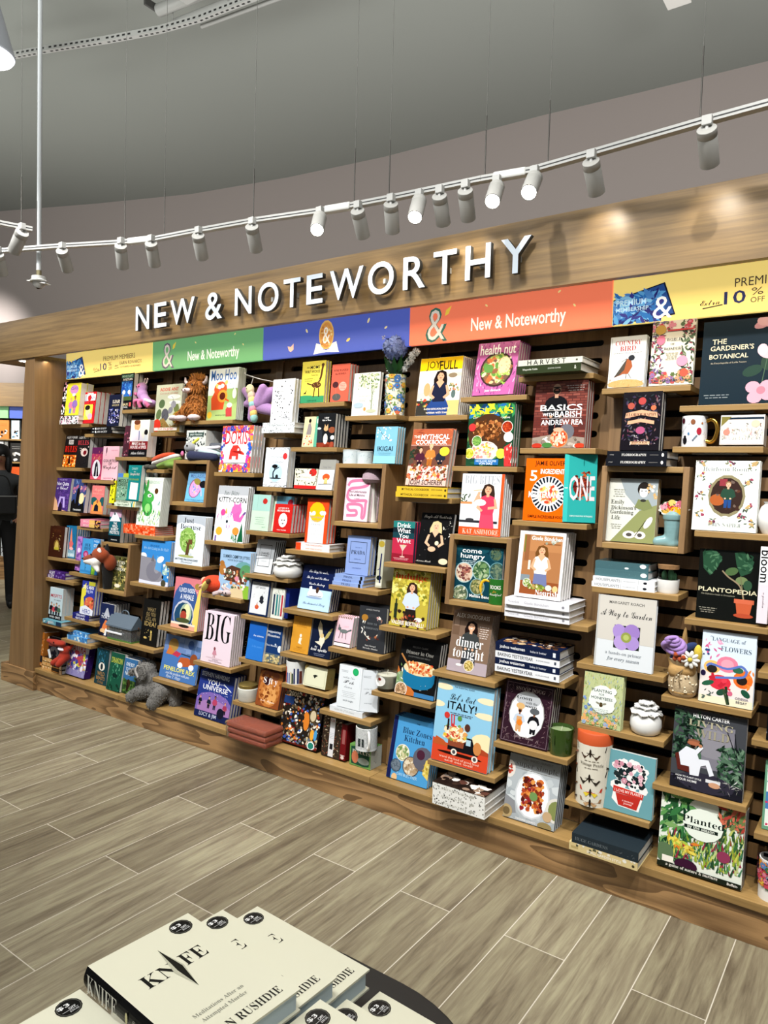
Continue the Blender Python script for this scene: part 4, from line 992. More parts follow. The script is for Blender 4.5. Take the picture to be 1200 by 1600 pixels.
sign(2, 'blue-violet sign with gold coin and open book over the third bay', '5666bc', [('p', [(.385, .05), (.4, .3), (.47, .2), (.54, .3), (.555, .05), (.5, .14), (.44, .14)], 'eceae4'), ('p', [(.38, .02), (.39, .1), (.43, .16), (.47, .09), (.51, .16), (.55, .1), (.56, .02), (.47, .05)], 'f4f2ee'), ('e', .47, .49, .052, .078, 'e0b060', 0), ('e', .47, .49, .044, .068, 'cf8f4c', 0), ('s', .435, .25, .505, .72, 40, .014, ['e8c88c', 'd8a060', 'b87840'], 'd'), ('t', '&', .47, .48, .05, 'f4f0e6', 'S', 1.5), ('e', .33, .65, .012, .006, 'ead6a0', -60), ('e', .62, .3, .014, .007, 'ead070', 30), ('e', .75, .72, .014, .006, 'ead6a0', 65), ('e', .86, .5, .01, .005, 'ead6a0', 30), ('p', [(.2, .18), (.19, .3), (.215, .28), (.235, .36), (.235, .2), (.215, .14)], 'e8c0a8')])
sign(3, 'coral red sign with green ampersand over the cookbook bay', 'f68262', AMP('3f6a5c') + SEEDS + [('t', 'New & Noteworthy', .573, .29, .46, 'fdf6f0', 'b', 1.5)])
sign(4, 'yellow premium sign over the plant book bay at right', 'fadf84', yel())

# ---- big letters
LET = [('N', -3.4722, -3.3543, 'first letter N of the white header lettering'), ('E', -3.3112, -3.2093, 'white header letter E in the three-letter first word'), ('W', -3.1784, -2.9853, 'white header letter W ending the first word'), ('&', -2.903, -2.7804, 'white header ampersand between the two words'), ('N', -2.6892, -2.5745, 'white header letter N starting the long second word'), ('O', -2.532, -2.3984, 'white header letter O right of the second N'), ('T', -2.3668, -2.2637, 'white header letter T just left of an E'), ('E', -2.2255, -2.131, 'white header letter E inside the long second word'), ('W', -2.0911, -1.907, 'white header letter W in the middle of the long second word'), ('O', -1.8806, -1.7483, 'white header letter O just left of the R'), ('R', -1.7013, -1.5943, 'white header letter R, the only one'), ('T', -1.5575, -1.452, 'white header letter T just right of the R'), ('H', -1.4123, -1.3046, 'white header letter H near the end of the lettering'), ('Y', -1.2627, -1.1412, 'white header letter Y, last at the right')]
LW = mat('letter_acrylic', 'e2edf8', .4, emit=.32); LS = mat('letter_return', '4e4c48', .6)  # slight emission added to brighten the letter faces
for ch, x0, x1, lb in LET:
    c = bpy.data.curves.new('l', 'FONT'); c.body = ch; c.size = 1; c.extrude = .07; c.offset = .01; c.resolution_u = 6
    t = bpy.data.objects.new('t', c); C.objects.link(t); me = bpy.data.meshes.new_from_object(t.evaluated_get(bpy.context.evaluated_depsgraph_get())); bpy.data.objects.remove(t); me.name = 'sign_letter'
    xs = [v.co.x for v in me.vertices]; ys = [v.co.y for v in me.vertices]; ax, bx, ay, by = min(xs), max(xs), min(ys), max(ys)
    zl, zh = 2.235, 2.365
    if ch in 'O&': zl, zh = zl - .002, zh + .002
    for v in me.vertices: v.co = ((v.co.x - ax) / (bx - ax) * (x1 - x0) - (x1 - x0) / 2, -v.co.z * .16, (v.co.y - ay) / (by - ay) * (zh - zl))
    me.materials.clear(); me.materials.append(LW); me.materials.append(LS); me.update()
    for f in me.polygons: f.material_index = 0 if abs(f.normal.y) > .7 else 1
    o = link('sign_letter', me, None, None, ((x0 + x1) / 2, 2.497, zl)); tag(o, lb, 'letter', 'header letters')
    boxo('mounting_stud', -.006, .015, .05, .006, .034, .07, WHITE, o, 0)
SHELF(-4.5961,-4.2764,1.7606,'oak ledge under the checkered black-white-pink paperback')
SHELF(-4.3115,-4.027,1.6945,'oak ledge under the black hardback with white spine lettering')
SHELF(-4.007,-3.6867,1.838,'oak ledge under the black hardback with blue pixel night scene')
SHELF(-4.602,-4.306,1.4752,'oak ledge under the black paperback with fiery orange castle and red title')
SHELF(-4.2958,-3.9585,1.4012,'oak ledge under the plum and rose paperback with caped rider in white flame')
SHELF(-3.9601,-3.6461,1.5481,'oak ledge under the dark plum paperback half hidden beside a pale paperback')
SHELF(-3.6434,-3.4756,1.4787,'oak ledge under the watermelon slice plush with dark grey feet')
SHELF(-4.602,-4.3126,1.1848,'oak ledge under the deep violet paperback with ghostly lilac archway')
SHELF(-4.2963,-4.0182,1.1024,'oak ledge under the pink and yellow paperback')
SHELF(-4.0055,-3.6999,1.2502,'oak ledge under the pale striped paperback below teal diary')
SHELF(-3.6943,-3.4228,1.0905,'oak ledge under the thin orange-red picture book')
SHELF(-4.602,-4.2438,0.8818,'oak ledge under the chocolate brown hardback with a tiny gold doorway')
SHELF(-4.3352,-4.0277,0.8065,'oak ledge under the bright lilac spine beside the twin blue paperbacks')
SHELF(-4.602,-4.2749,0.7427,'oak ledge under the purple paperback with white capitals')
SHELF(-4.3411,-3.996,0.5196,'oak ledge under the navy comic hardback with white spine bubbles')
SHELF(-4.602,-4.2631,0.4505,'oak ledge under the turquoise paperback under the icy blue one')
SHELF(-4.3517,-4.0235,0.3785,'oak ledge under the sky-blue marbled paperback')
SHELF(-4.0486,-3.7391,0.446,'oak ledge under the navy paperback with white mountain title and orange fox')
SHELF(-3.7337,-3.4193,0.4484,'oak ledge under the black hardback with faint gold question lettering')
SHELF(-3.4167,-2.9443,1.7568,'oak ledge under the shaggy ginger highland cow plush sitting with cream feet')
SHELF(-3.6321,-3.412,1.6942,'oak ledge under the grey-green picture book with red title and ant among leaves')
SHELF(-3.0518,-2.7451,1.4717,'oak ledge under the white picture book bordered with bright flowers and red elephant')
SHELF(-3.0784,-2.7743,1.1,'oak ledge under the white picture book with unicorn and pink cat-mermaid')
SHELF(-3.3883,-3.0781,0.9538,'oak ledge under the pale blue picture book with black serif title and round green tree')
SHELF(-3.6962,-3.3661,0.8105,'oak ledge under the blue picture book with huge grey rhino lying down')
SHELF(-3.4063,-3.114,0.5915,'oak ledge under the pink-cornered picture book with blue whale arch and reading child')
SHELF(-3.063,-2.7593,0.815,'oak ledge under the light blue picture book of woodland critters at a cabin')
SHELF(-3.0795,-2.7857,0.4497,'oak ledge under the pale pink picture book with tall thin black capitals')
SHELF(-3.407,-3.1019,0.2987,'oak ledge under the blue picture book with fox-coloured children and yellow title')
SHELF(-2.4765,-2.1848,1.825,'oak ledge under the yellow hardback with a spotted giraffe')
SHELF(-2.1719,-1.8752,1.7536,'oak ledge under the cream hardback with pale green tree watercolour')
SHELF(-2.7009,-2.5507,1.6792,'oak ledge under the white speckled hardback')
SHELF(-2.5015,-2.206,1.6061,'oak ledge under the beige paperback with robed lady and teal spine panel')
SHELF(-2.7171,-2.5404,1.4024,'oak ledge under the white paperback edged with black branches and red sticker')
SHELF(-2.5185,-2.2127,1.3967,'oak ledge under the cream foraging card box with red base and mushroom cap')
SHELF(-2.7677,-2.462,1.1743,'oak ledge under the mint green paperback with red round sticker')
SHELF(-2.4773,-2.1746,1.1001,'oak ledge under the white hardback with orange spine end')
SHELF(-2.7496,-2.4432,0.9539,'oak ledge under the silver-grey fashion hardback with black outlined frame')
SHELF(-2.1837,-1.8953,0.9553,'oak ledge under the periwinkle fashion hardback')
SHELF(-2.4627,-2.1438,0.8091,'oak ledge under the navy hardback with light blue lower half and white horse drawing')
SHELF(-2.7496,-2.4224,0.7408,'oak ledge under the navy-framed white paperback with inky flying witch drawing')
SHELF(-2.7374,-2.4334,0.5216,'oak ledge under the plain bright blue paperback with small white words')
SHELF(-2.4543,-2.1509,0.5962,'oak ledge under the ochre hardback with small white genie figure')
SHELF(-2.1545,-1.8602,0.6678,'oak ledge under the pink spiral notepad with grey fox drawing')
SHELF(-2.4263,-2.1256,0.4499,'oak ledge under the white mug printed with coloured book spines')
SHELF(-2.1743,-1.8749,0.3749,'oak ledge under the white hardback lying under the green-stickered one')
SHELF(-2.7528,-2.4484,0.2998,'oak ledge under the cream candle jar with gold lid')
SHELF(-1.8084,-1.5111,1.7437,'oak ledge under the white cookbook with yellow top band and seated dark-haired woman')
SHELF(-1.5504,-1.2458,1.8185,'oak ledge under the magenta tie-dye cookbook with grain bowl')
SHELF(-1.2865,-0.9772,1.8904,'oak ledge under the flat-lying cookbook')
SHELF(-1.2578,-0.9475,1.6012,'oak ledge under the brick wall cookbook with bald bearded cook and pizza')
SHELF(-1.565,-1.2634,1.5256,'oak ledge under the jungle green cookbook with yellow title and crowded platters')
SHELF(-1.844,-1.5529,1.3851,'oak ledge under the mustard yellow cookbook')
SHELF(-1.2666,-0.9589,1.3127,'oak ledge under the bright orange cookbook with giant white five and seafood plate')
SHELF(-1.8765,-1.5571,1.0895,'oak ledge under the teal and crimson cocktail hardback with martini glass')
SHELF(-1.8741,-1.5732,0.8068,'oak ledge under the sunlit cookbook with laughing woman in pale blue shirt')
SHELF(-1.2666,-0.9243,0.9329,'oak ledge under the white cookbook with grey spine lettering')
SHELF(-1.5798,-1.2861,0.6576,'oak ledge under the taupe cookbook with smiling woman and big white lowercase title')
SHELF(-1.8857,-1.575,0.5161,'oak ledge under the glass candle with white wax and strawberry tag')
SHELF(-1.2914,-0.9986,0.7104,'oak ledge under the baking hardback')
SHELF(-1.2714,-0.9653,0.4312,'oak ledge under the maroon ornate cookbook with oval of two chefs')
SHELF(-1.5682,-1.2536,0.2886,'oak ledge under the sky-blue cookbook with black truck full of food on red ground')
SHELF(-0.9406,-0.6232,1.8261,'oak ledge under the pale hardback with red title and robin on straw')
SHELF(-0.6558,-0.3711,1.7515,'oak ledge under the large slate-blue hardback with pink flowers and cream title')
SHELF(-0.6702,-0.3802,1.6071,'oak ledge under the white mug of painted insects with hammered gold handle')
SHELF(-0.9219,-0.6145,1.0852,'oak ledge under the houseplant book')
SHELF(-0.5771,-0.3167,1.3157,'oak ledge under the white decorating book strewn with flowers around oval portrait')
SHELF(-0.5896,-0.3306,1.0116,'oak ledge under the black hardback with big monstera leaves and terracotta pot')
SHELF(-0.9591,-0.6432,0.7977,'oak ledge under the pale hardback with purple poppy photo and handwritten title')
SHELF(-0.6477,-0.3613,0.7349,'oak ledge under the knitted flower bouquet wrapped in tan spotted cloth')
SHELF(-0.9392,-0.6279,0.5771,'oak ledge under the green floral hardback with white cloud title and bee')
SHELF(-0.9642,-0.6571,0.2894,'oak ledge under the butterfly printed puzzle tube with orange lid')
SHELF(-0.6567,-0.3589,0.4293,'oak ledge under the dark leafy photo book with man in white lounging among plants')
SHELF(-0.3511,-0.0461,0.8694,None)
SHELF(-0.3573,-0.0523,0.6505,'oak ledge under the black book with white marks cropped at right frame edge')
SHELF(-0.3322,-0.0272,0.3571,'oak ledge under the green-bordered picture book of animals cropped at right edge')
CUBE(-4.016,-3.7223,0.7159,1.0223,'oak display cube framing a woodland paperback, fox puppet leaning out')
CUBE(-3.4009,-3.0957,1.2779,1.5355,'oak display cube with a sky-blue egg picture book inside')
CUBE(-2.2025,-1.9085,1.2349,1.5298,'oak display cube holding the pink squiggle novels')
CUBE(-1.5478,-1.2616,0.9423,1.2374,'oak display cube holding a teal cookbook and green mug')
CUBE(-0.9173,-0.6066,1.2308,1.5351,'oak display cube holding the sage poet biography and boot vase')
FLAT(-4.5731,2.6997,1.7872,0.2157,0.13,0.0253,'upper flat-lying checkered black-white-pink paperback of two','f0f0f0',[('s',0,0,1,1,40,.045,['1a1a1c','1a1a1c','d58ab0'],'q')],grp='checkered black-white-pink paperback stack')
FLAT(-4.5789,2.6997,1.7606,0.216,0.13,0.0266,'lower flat-lying checkered black-white-pink paperback of two','f0f0f0',[('s',0,0,1,1,40,.045,['1a1a1c','1a1a1c','d58ab0'],'q')],grp='checkered black-white-pink paperback stack')
FLAT(-4.2053,2.6932,1.7147,0.2089,0.168,0.0202,'upper flat-lying black hardback with white spine lettering of two','17171b',[('t','LIARS SOCIETY',.5,.5,.55,'f0f0f0','i',1.0),('r',.06,.4,.14,.6,'e8e8e8'),('e',.22,.5,.03,.03,'fff',0)],grp='black hardback with white spine lettering stack')
FLAT(-4.2106,2.6932,1.6945,0.2244,0.166,0.0202,'lower flat-lying black hardback with white spine lettering of two','17171b',[('t','LIARS SOCIETY',.5,.5,.55,'f0f0f0','i',1.0),('r',.06,.4,.14,.6,'e8e8e8'),('e',.22,.5,.03,.03,'fff',0)],grp='black hardback with white spine lettering stack')
FLAT(-2.6897,2.6917,1.7048,0.2207,0.16,0.0255,'upper flat-lying white speckled hardback of two','e6ecee',[('s',0,.05,1,.95,30,.02,['22222a','2c3a44'],'d'),('t','The Secret Gameline',.42,.5,.5,'7b8a94','i',1.0)],grp='white speckled hardback stack')
FLAT(-2.697,2.6917,1.6792,0.225,0.16,0.0255,'lower flat-lying white speckled hardback of two','e6ecee',[('s',0,.05,1,.95,30,.02,['22222a','2c3a44'],'d'),('t','The Secret Gameline',.42,.5,.5,'7b8a94','i',1.0)],grp='white speckled hardback stack')
FLAT(-4.2676,2.6614,1.1259,0.2185,0.1424,0.0226,'upper flat-lying pink and yellow paperback of two','e08aa0',[('r',.45,0,.72,1,'e9c06c'),('r',.72,0,1,1,'2a1c1c'),('t','BRIGHT',.3,.5,.3,'f6d4d8','b',1.0),('s',.72,.1,1,.9,8,.06,['e9b05c'],'o')],grp='pink and yellow paperback stack')
FLAT(-4.2511,2.6494,1.1024,0.2162,0.15,0.0235,'lower flat-lying pink and yellow paperback of two','e08aa0',[('r',.45,0,.72,1,'e9c06c'),('r',.72,0,1,1,'2a1c1c'),('t','BRIGHT',.3,.5,.3,'f6d4d8','b',1.0),('s',.72,.1,1,.9,8,.06,['e9b05c'],'o')],grp='pink and yellow paperback stack')
FLAT(-3.8752,2.6499,1.2721,0.1938,0.14,0.0117,'upper flat-lying pale striped paperback below teal diary of two','dfe8d4',[('s',0,.1,.75,.9,10,.06,['a9b8a0','c8d4bc'],'q'),('r',.8,0,.86,1,'2f8f8c'),('r',.9,0,.95,1,'e0c040'),('t','DIARIES OF SUMMER',.4,.5,.5,'5c7c64','b',1.0)],grp='pale striped paperback below teal diary stack')
FLAT(-3.8923,2.6499,1.2502,0.2082,0.14,0.0219,'lower flat-lying pale striped paperback below teal diary of two','dfe8d4',[('s',0,.1,.75,.9,10,.06,['a9b8a0','c8d4bc'],'q'),('r',.8,0,.86,1,'2f8f8c'),('r',.9,0,.95,1,'e0c040'),('t','DIARIES OF SUMMER',.4,.5,.5,'5c7c64','b',1.0)],grp='pale striped paperback below teal diary stack')
FLAT(-3.8315,2.6729,1.1343,0.3021,0.1316,0.011,'topmost flat-lying thin orange-red picture book of five','e4562c',[('s',0,.1,1,.9,14,.05,['f2a07a','c83c18','ee8a5c'],'q')],grp='thin orange-red picture book stack')
FLAT(-3.828,2.6702,1.1233,0.3024,0.1334,0.011,'second flat-lying thin orange-red picture book of five','e4562c',[('s',0,.1,1,.9,14,.05,['f2a07a','c83c18','ee8a5c'],'q')],grp='thin orange-red picture book stack')
FLAT(-3.8246,2.6675,1.1124,0.3028,0.135,0.0109,'middle flat-lying thin orange-red picture book of five','e4562c',[('s',0,.1,1,.9,14,.05,['f2a07a','c83c18','ee8a5c'],'q')],grp='thin orange-red picture book stack')
FLAT(-3.8213,2.6649,1.1015,0.3031,0.1365,0.0109,'fourth flat-lying thin orange-red picture book of five','e4562c',[('s',0,.1,1,.9,14,.05,['f2a07a','c83c18','ee8a5c'],'q')],grp='thin orange-red picture book stack')
FLAT(-3.8182,2.6624,1.0905,0.3035,0.1379,0.0109,'lowest flat-lying thin orange-red picture book of five','e4562c',[('s',0,.1,1,.9,14,.05,['f2a07a','c83c18','ee8a5c'],'q')],grp='thin orange-red picture book stack')
FLAT(-4.6141,2.6485,0.7649,0.1983,0.1201,0.0222,'upper flat-lying purple paperback with white capitals of two','4a2c74',[('t','ALEY',.22,.5,.35,'f0ecf4','b',1.2),('s',.5,.1,.95,.9,12,.06,['6c50a0','8c74bc','2c1850'],'o')],grp='purple paperback with white capitals stack')
FLAT(-4.613,2.6383,0.7427,0.2113,0.1281,0.0222,'lower flat-lying purple paperback with white capitals of two','4a2c74',[('t','ALEY',.22,.5,.35,'f0ecf4','b',1.2),('s',.5,.1,.95,.9,12,.06,['6c50a0','8c74bc','2c1850'],'o')],grp='purple paperback with white capitals stack')
FLAT(-4.5732,2.5867,0.4505,0.2167,0.15,0.0258,'turquoise paperback under the icy blue one','6aa4b4',[('s',0,.1,.7,.9,10,.07,['cfe4e8','c83c4c','4c8ca0'],'o'),('r',.72,0,1,1,'1f3a54'),('t','MISFITS',.45,.5,.3,'e8f2f4','b',1.0)])
FLAT(-4.2659,2.6105,0.5376,0.1785,0.1359,0.0171,'upper flat-lying navy comic hardback with white spine bubbles of two','2a2c74',[('t','DOG MAN',.5,.5,.5,'f0f0fa','b',1.0),('s',.1,.1,.9,.9,8,.05,['e0e4f4','8a94d0'],'o')],grp='navy comic hardback with white spine bubbles stack')
FLAT(-4.2562,2.6036,0.5196,0.1754,0.14,0.018,'lower flat-lying navy comic hardback with white spine bubbles of two','2a2c74',[('t','DOG MAN',.5,.5,.5,'f0f0fa','b',1.0),('s',.1,.1,.9,.9,8,.05,['e0e4f4','8a94d0'],'o')],grp='navy comic hardback with white spine bubbles stack')
FLAT(-4.5846,2.5917,0.1948,0.2307,0.1213,0.0252,'topmost flat-lying black hardback with flame-coloured spine of three','2a2018',[('r',.0,0,.5,1,'d8a868'),('s',0,.1,.5,.9,12,.06,['e0b47c','b87030','f2d8ac'],'o'),('r',.88,0,1,1,'d8b48c'),('r',.5,.1,.88,.35,'b0783c')],grp='black hardback with flame-coloured spine stack')
FLAT(-4.5696,2.5814,0.1715,0.2332,0.1293,0.0233,'middle flat-lying black hardback with flame-coloured spine of three','2a2018',[('r',.0,0,.5,1,'d8a868'),('s',0,.1,.5,.9,12,.06,['e0b47c','b87030','f2d8ac'],'o'),('r',.88,0,1,1,'d8b48c'),('r',.5,.1,.88,.35,'b0783c')],grp='black hardback with flame-coloured spine stack')
FLAT(-4.5646,2.574,0.146,0.241,0.1343,0.0255,'lowest flat-lying black hardback with flame-coloured spine of three','2a2018',[('r',.0,0,.5,1,'d8a868'),('s',0,.1,.5,.9,12,.06,['e0b47c','b87030','f2d8ac'],'o'),('r',.88,0,1,1,'d8b48c'),('r',.5,.1,.88,.35,'b0783c')],grp='black hardback with flame-coloured spine stack')
FLAT(-4.3204,2.6149,0.4086,0.2159,0.1189,0.0275,'upper flat-lying sky-blue marbled paperback of two','5a9cd4',[('s',0,.05,1,.95,20,.09,['a9d4ec','3c7cc0','d4ecf4','4c84c8'],'o'),('r',.8,0,.84,1,'2f5ca0')],grp='sky-blue marbled paperback stack')
FLAT(-4.3162,2.605,0.3785,0.2173,0.1259,0.0301,'lower flat-lying sky-blue marbled paperback of two','5a9cd4',[('s',0,.05,1,.95,20,.09,['a9d4ec','3c7cc0','d4ecf4','4c84c8'],'o'),('r',.8,0,.84,1,'2f5ca0')],grp='sky-blue marbled paperback stack')
FLAT(-2.4378,2.6853,1.1182,0.2172,0.1178,0.0181,'upper flat-lying white hardback with orange spine end of two','ece8e8',[('r',0,0,.16,1,'dc4c24'),('t','WHEN THINGS GO ASTRAY',.55,.5,.5,'d8704c','b',1.0)],grp='white hardback with orange spine end stack')
FLAT(-2.4382,2.6853,1.1001,0.2164,0.116,0.0181,'lower flat-lying white hardback with orange spine end of two','ece8e8',[('r',0,0,.16,1,'dc4c24'),('t','WHEN THINGS GO ASTRAY',.55,.5,.5,'d8704c','b',1.0)],grp='white hardback with orange spine end stack')
FLAT(-2.1704,2.6711,0.9891,0.1747,0.1193,0.0175,'topmost flat-lying periwinkle fashion hardback of three','8ca4d8',[('t','PRADA',.45,.5,.3,'2c3c6c','S',.9),('r',.86,0,.93,1,'1a1a1c')],grp='periwinkle fashion hardback stack')
FLAT(-2.1776,2.6702,0.9722,0.1768,0.1186,0.0169,'middle flat-lying periwinkle fashion hardback of three','8ca4d8',[('t','PRADA',.45,.5,.3,'2c3c6c','S',.9),('r',.86,0,.93,1,'1a1a1c')],grp='periwinkle fashion hardback stack')
FLAT(-2.1803,2.6638,0.9553,0.1793,0.1234,0.0169,'lowest flat-lying periwinkle fashion hardback of three','8ca4d8',[('t','PRADA',.45,.5,.3,'2c3c6c','S',.9),('r',.86,0,.93,1,'1a1a1c')],grp='periwinkle fashion hardback stack')
FLAT(-2.1268,2.6019,0.3749,0.1911,0.1286,0.0256,'white hardback lying under the green-stickered one','e2e8ee',[('t','calm the f*ck down',.45,.5,.6,'a8b0b8','c',1.0)])
FLAT(-1.2586,2.6623,1.9216,0.2616,0.2,0.0224,'pale grey cookbook lying on top of a dark green one','cfcfc4',[('s',.1,.4,.75,.6,8,.03,['3c3c38'],'x'),('r',.9,.35,.93,.65,'5a5a54'),('t','H A R V E S T',.45,.5,.6,'3c3c38','b',1.0)],grp='flat-lying cookbook stack')
FLAT(-1.2654,2.6623,1.8904,0.2625,0.2,0.0312,'dark green cookbook lying under a pale grey one','37402c',[('t','Magnolia Table',.22,.5,.24,'e4e6dc','S',1.0),('t','JOANNA GAINES',.6,.5,.2,'b8bcb0','b',1.0),('t','&',.92,.5,.03,'e4e6dc','S',1.5)],grp='flat-lying cookbook stack')
FLAT(-1.8244,2.663,1.4086,0.2606,0.1683,0.0235,'upper flat-lying mustard yellow cookbook of two','d8b438',[('t','MYTHICAL COOKBOOK',.38,.5,.55,'2a2414','b',1.0),('t','JOSH SCHERER',.8,.5,.22,'4a4020','b',1.0),('e',.96,.5,.02,.02,'4a4020',0)],grp='mustard yellow cookbook stack')
FLAT(-1.8296,2.663,1.3851,0.2645,0.166,0.0235,'lower flat-lying mustard yellow cookbook of two','d8b438',[('t','MYTHICAL COOKBOOK',.38,.5,.55,'2a2414','b',1.0),('t','JOSH SCHERER',.8,.5,.22,'4a4020','b',1.0),('e',.96,.5,.02,.02,'4a4020',0)],grp='mustard yellow cookbook stack')
FLAT(-1.2544,2.6102,0.9836,0.264,0.1797,0.0272,'topmost flat-lying white cookbook with grey spine lettering of three','e6e6ec',[('t','Nourish',.14,.5,.18,'b0b0b8','N',.9),('t','Gisele Bündchen',.5,.5,.38,'b8b8c0','b',.9),('e',.91,.5,.02,.02,'8c8c94',0)],grp='white cookbook with grey spine lettering stack')
FLAT(-1.2593,2.6212,0.9576,0.2666,0.1662,0.026,'middle flat-lying white cookbook with grey spine lettering of three','e6e6ec',[('t','Nourish',.14,.5,.18,'b0b0b8','N',.9),('t','Gisele Bündchen',.5,.5,.38,'b8b8c0','b',.9),('e',.91,.5,.02,.02,'8c8c94',0)],grp='white cookbook with grey spine lettering stack')
FLAT(-1.2621,2.6268,0.9329,0.2684,0.1582,0.0247,'lowest flat-lying white cookbook with grey spine lettering of three','e6e6ec',[('t','Nourish',.14,.5,.18,'b0b0b8','N',.9),('t','Gisele Bündchen',.5,.5,.38,'b8b8c0','b',.9),('e',.91,.5,.02,.02,'8c8c94',0)],grp='white cookbook with grey spine lettering stack')
FLAT(-1.2892,2.6122,0.7938,0.269,0.1592,0.0343,'topmost navy hardback of the baking stack','1a2440',[('t','joshua weissman',.27,.5,.4,'f0f2f6','b',1.1),('t','bake it better',.68,.5,.25,'c8ccd8','b',1.0),('r',.9,.25,.94,.75,'e0e4ec')],top=[('s',.05,.1,.95,.9,40,.09,['8a5a3c','d8b88c','e8e0d4','3a2c24','a87c54'],'o')],grp='baking hardback stack')
FLAT(-1.2893,2.6133,0.7655,0.2692,0.1554,0.0283,'upper white hardback lettered in capitals in baking stack','e8eaee',[('t','BAKING YESTERYEAR',.32,.5,.56,'1c2230','b',1.2),('t','B. DYLAN HOLLIS',.75,.5,.2,'4c5260','b',1.0),('r',.92,.3,.95,.7,'4c5260')],grp='baking hardback stack')
FLAT(-1.289,2.6124,0.7382,0.2699,0.1536,0.0273,'lower navy hardback in the baking stack','1a2440',[('t','joshua weissman',.27,.5,.4,'f0f2f6','b',1.1),('t','bake it better',.68,.5,.25,'c8ccd8','b',1.0),('r',.9,.25,.94,.75,'e0e4ec')],grp='baking hardback stack')
FLAT(-1.2877,2.6096,0.7104,0.2698,0.1537,0.0278,'lowest white hardback of the baking stack','e8eaee',[('t','BAKING YESTERYEAR',.32,.5,.56,'1c2230','b',1.2),('t','B. DYLAN HOLLIS',.75,.5,.2,'4c5260','b',1.0),('r',.92,.3,.95,.7,'4c5260')],grp='baking hardback stack')
FLAT(-1.4984,2.5072,0.2028,0.2387,0.2,0.0335,'topmost flat-lying white patterned cookbook with grey spine title of three','ecece8',[('s',0,.05,1,.95,46,.022,['4c4c48','8c8c86'],'d'),('t','AN ITALIAN TABLE',.42,.5,.5,'a8a89c','N',1.0),('r',.72,.35,.8,.65,'b8b8b0')],top=[('s',0,0,1,1,30,.16,['3a2c26','241c1a','8a7464','e4ddd4','5a3c34'],'o')],topbg='2a211e',grp='white patterned cookbook with grey spine title stack')
FLAT(-1.4974,2.5072,0.1739,0.2381,0.2,0.029,'middle flat-lying white patterned cookbook with grey spine title of three','ecece8',[('s',0,.05,1,.95,46,.022,['4c4c48','8c8c86'],'d'),('t','AN ITALIAN TABLE',.42,.5,.5,'a8a89c','N',1.0),('r',.72,.35,.8,.65,'b8b8b0')],grp='white patterned cookbook with grey spine title stack')
FLAT(-1.4971,2.5072,0.146,0.2382,0.2,0.0279,'lowest flat-lying white patterned cookbook with grey spine title of three','ecece8',[('s',0,.05,1,.95,46,.022,['4c4c48','8c8c86'],'d'),('t','AN ITALIAN TABLE',.42,.5,.5,'a8a89c','N',1.0),('r',.72,.35,.8,.65,'b8b8b0')],grp='white patterned cookbook with grey spine title stack')
FLAT(-0.8939,2.6777,1.5628,0.2139,0.1687,0.0265,'upper flat-lying black hardback with white fairy-tale capitals of two','212329',[('t','FLORIOGRAPHY',.46,.5,.42,'eceae6','S',1.1),('t','A TALE',.08,.5,.07,'c8c6c2','b',1.0),('l',[(.72,.5),(.86,.5)],.012,'6c6a68'),('e',.93,.5,.02,.03,'eceae6',0)],grp='black hardback with white fairy-tale capitals stack')
FLAT(-0.8982,2.6777,1.5351,0.2165,0.166,0.0277,'lower flat-lying black hardback with white fairy-tale capitals of two','212329',[('t','FLORIOGRAPHY',.46,.5,.42,'eceae6','S',1.1),('t','A TALE',.08,.5,.07,'c8c6c2','b',1.0),('l',[(.72,.5),(.86,.5)],.012,'6c6a68'),('e',.93,.5,.02,.03,'eceae6',0)],grp='black hardback with white fairy-tale capitals stack')
FLAT(-0.9231,2.6837,1.1515,0.195,0.1226,0.0285,'topmost slate-teal book of the houseplant stack','49686e',[('s',.05,.3,.9,.7,10,.03,['6c8c90','3c585e'],'x'),('e',.9,.7,.06,.04,'e4ecec',0),('e',.6,.3,.04,.02,'dfe8e8',0)],grp='houseplant book stack')
FLAT(-0.9197,2.6717,1.1248,0.1943,0.132,0.0267,'second slate-teal book of the houseplant stack','4c6c72',[('s',.05,.3,.9,.7,10,.03,['6c8c90','3c585e'],'x'),('e',.92,.6,.06,.04,'e4ecec',0)],grp='houseplant book stack')
FLAT(-0.9219,2.6597,1.1047,0.2246,0.142,0.0201,'white houseplant book just under the slate-teal ones','e4e6ea',[('t','HOUSEPLANTS',.25,.5,.4,'8c9094','b',1.0),('r',.47,0,.475,1,'a8acb0'),('r',.74,0,.745,1,'a8acb0'),('t','THE COMPLETE GUIDE',.6,.5,.2,'b8bcc0','b',1.0),('e',.85,.5,.03,.02,'2c2e34',0)],grp='houseplant book stack')
FLAT(-0.9254,2.6583,1.0852,0.2283,0.1415,0.0195,'lowest white book of the houseplant stack','e6e8ec',[('t','HOUSEPLANTS',.25,.5,.4,'8c9094','b',1.0),('r',.47,0,.475,1,'a8acb0'),('r',.74,0,.745,1,'a8acb0'),('t','THE COMPLETE GUIDE',.6,.5,.2,'b8bcc0','b',1.0),('e',.85,.5,.03,.02,'2c2e34',0)],grp='houseplant book stack')
FLAT(-0.9051,2.5022,0.1747,0.2361,0.19,0.035,'dark slate garden book lying on a cream one','2b343a',[('t','HUGE GARDENS',.3,.5,.5,'6c7478','N',1.1),('s',.65,.25,.95,.75,10,.03,['6c7478'],'x')],grp='garden book stack')
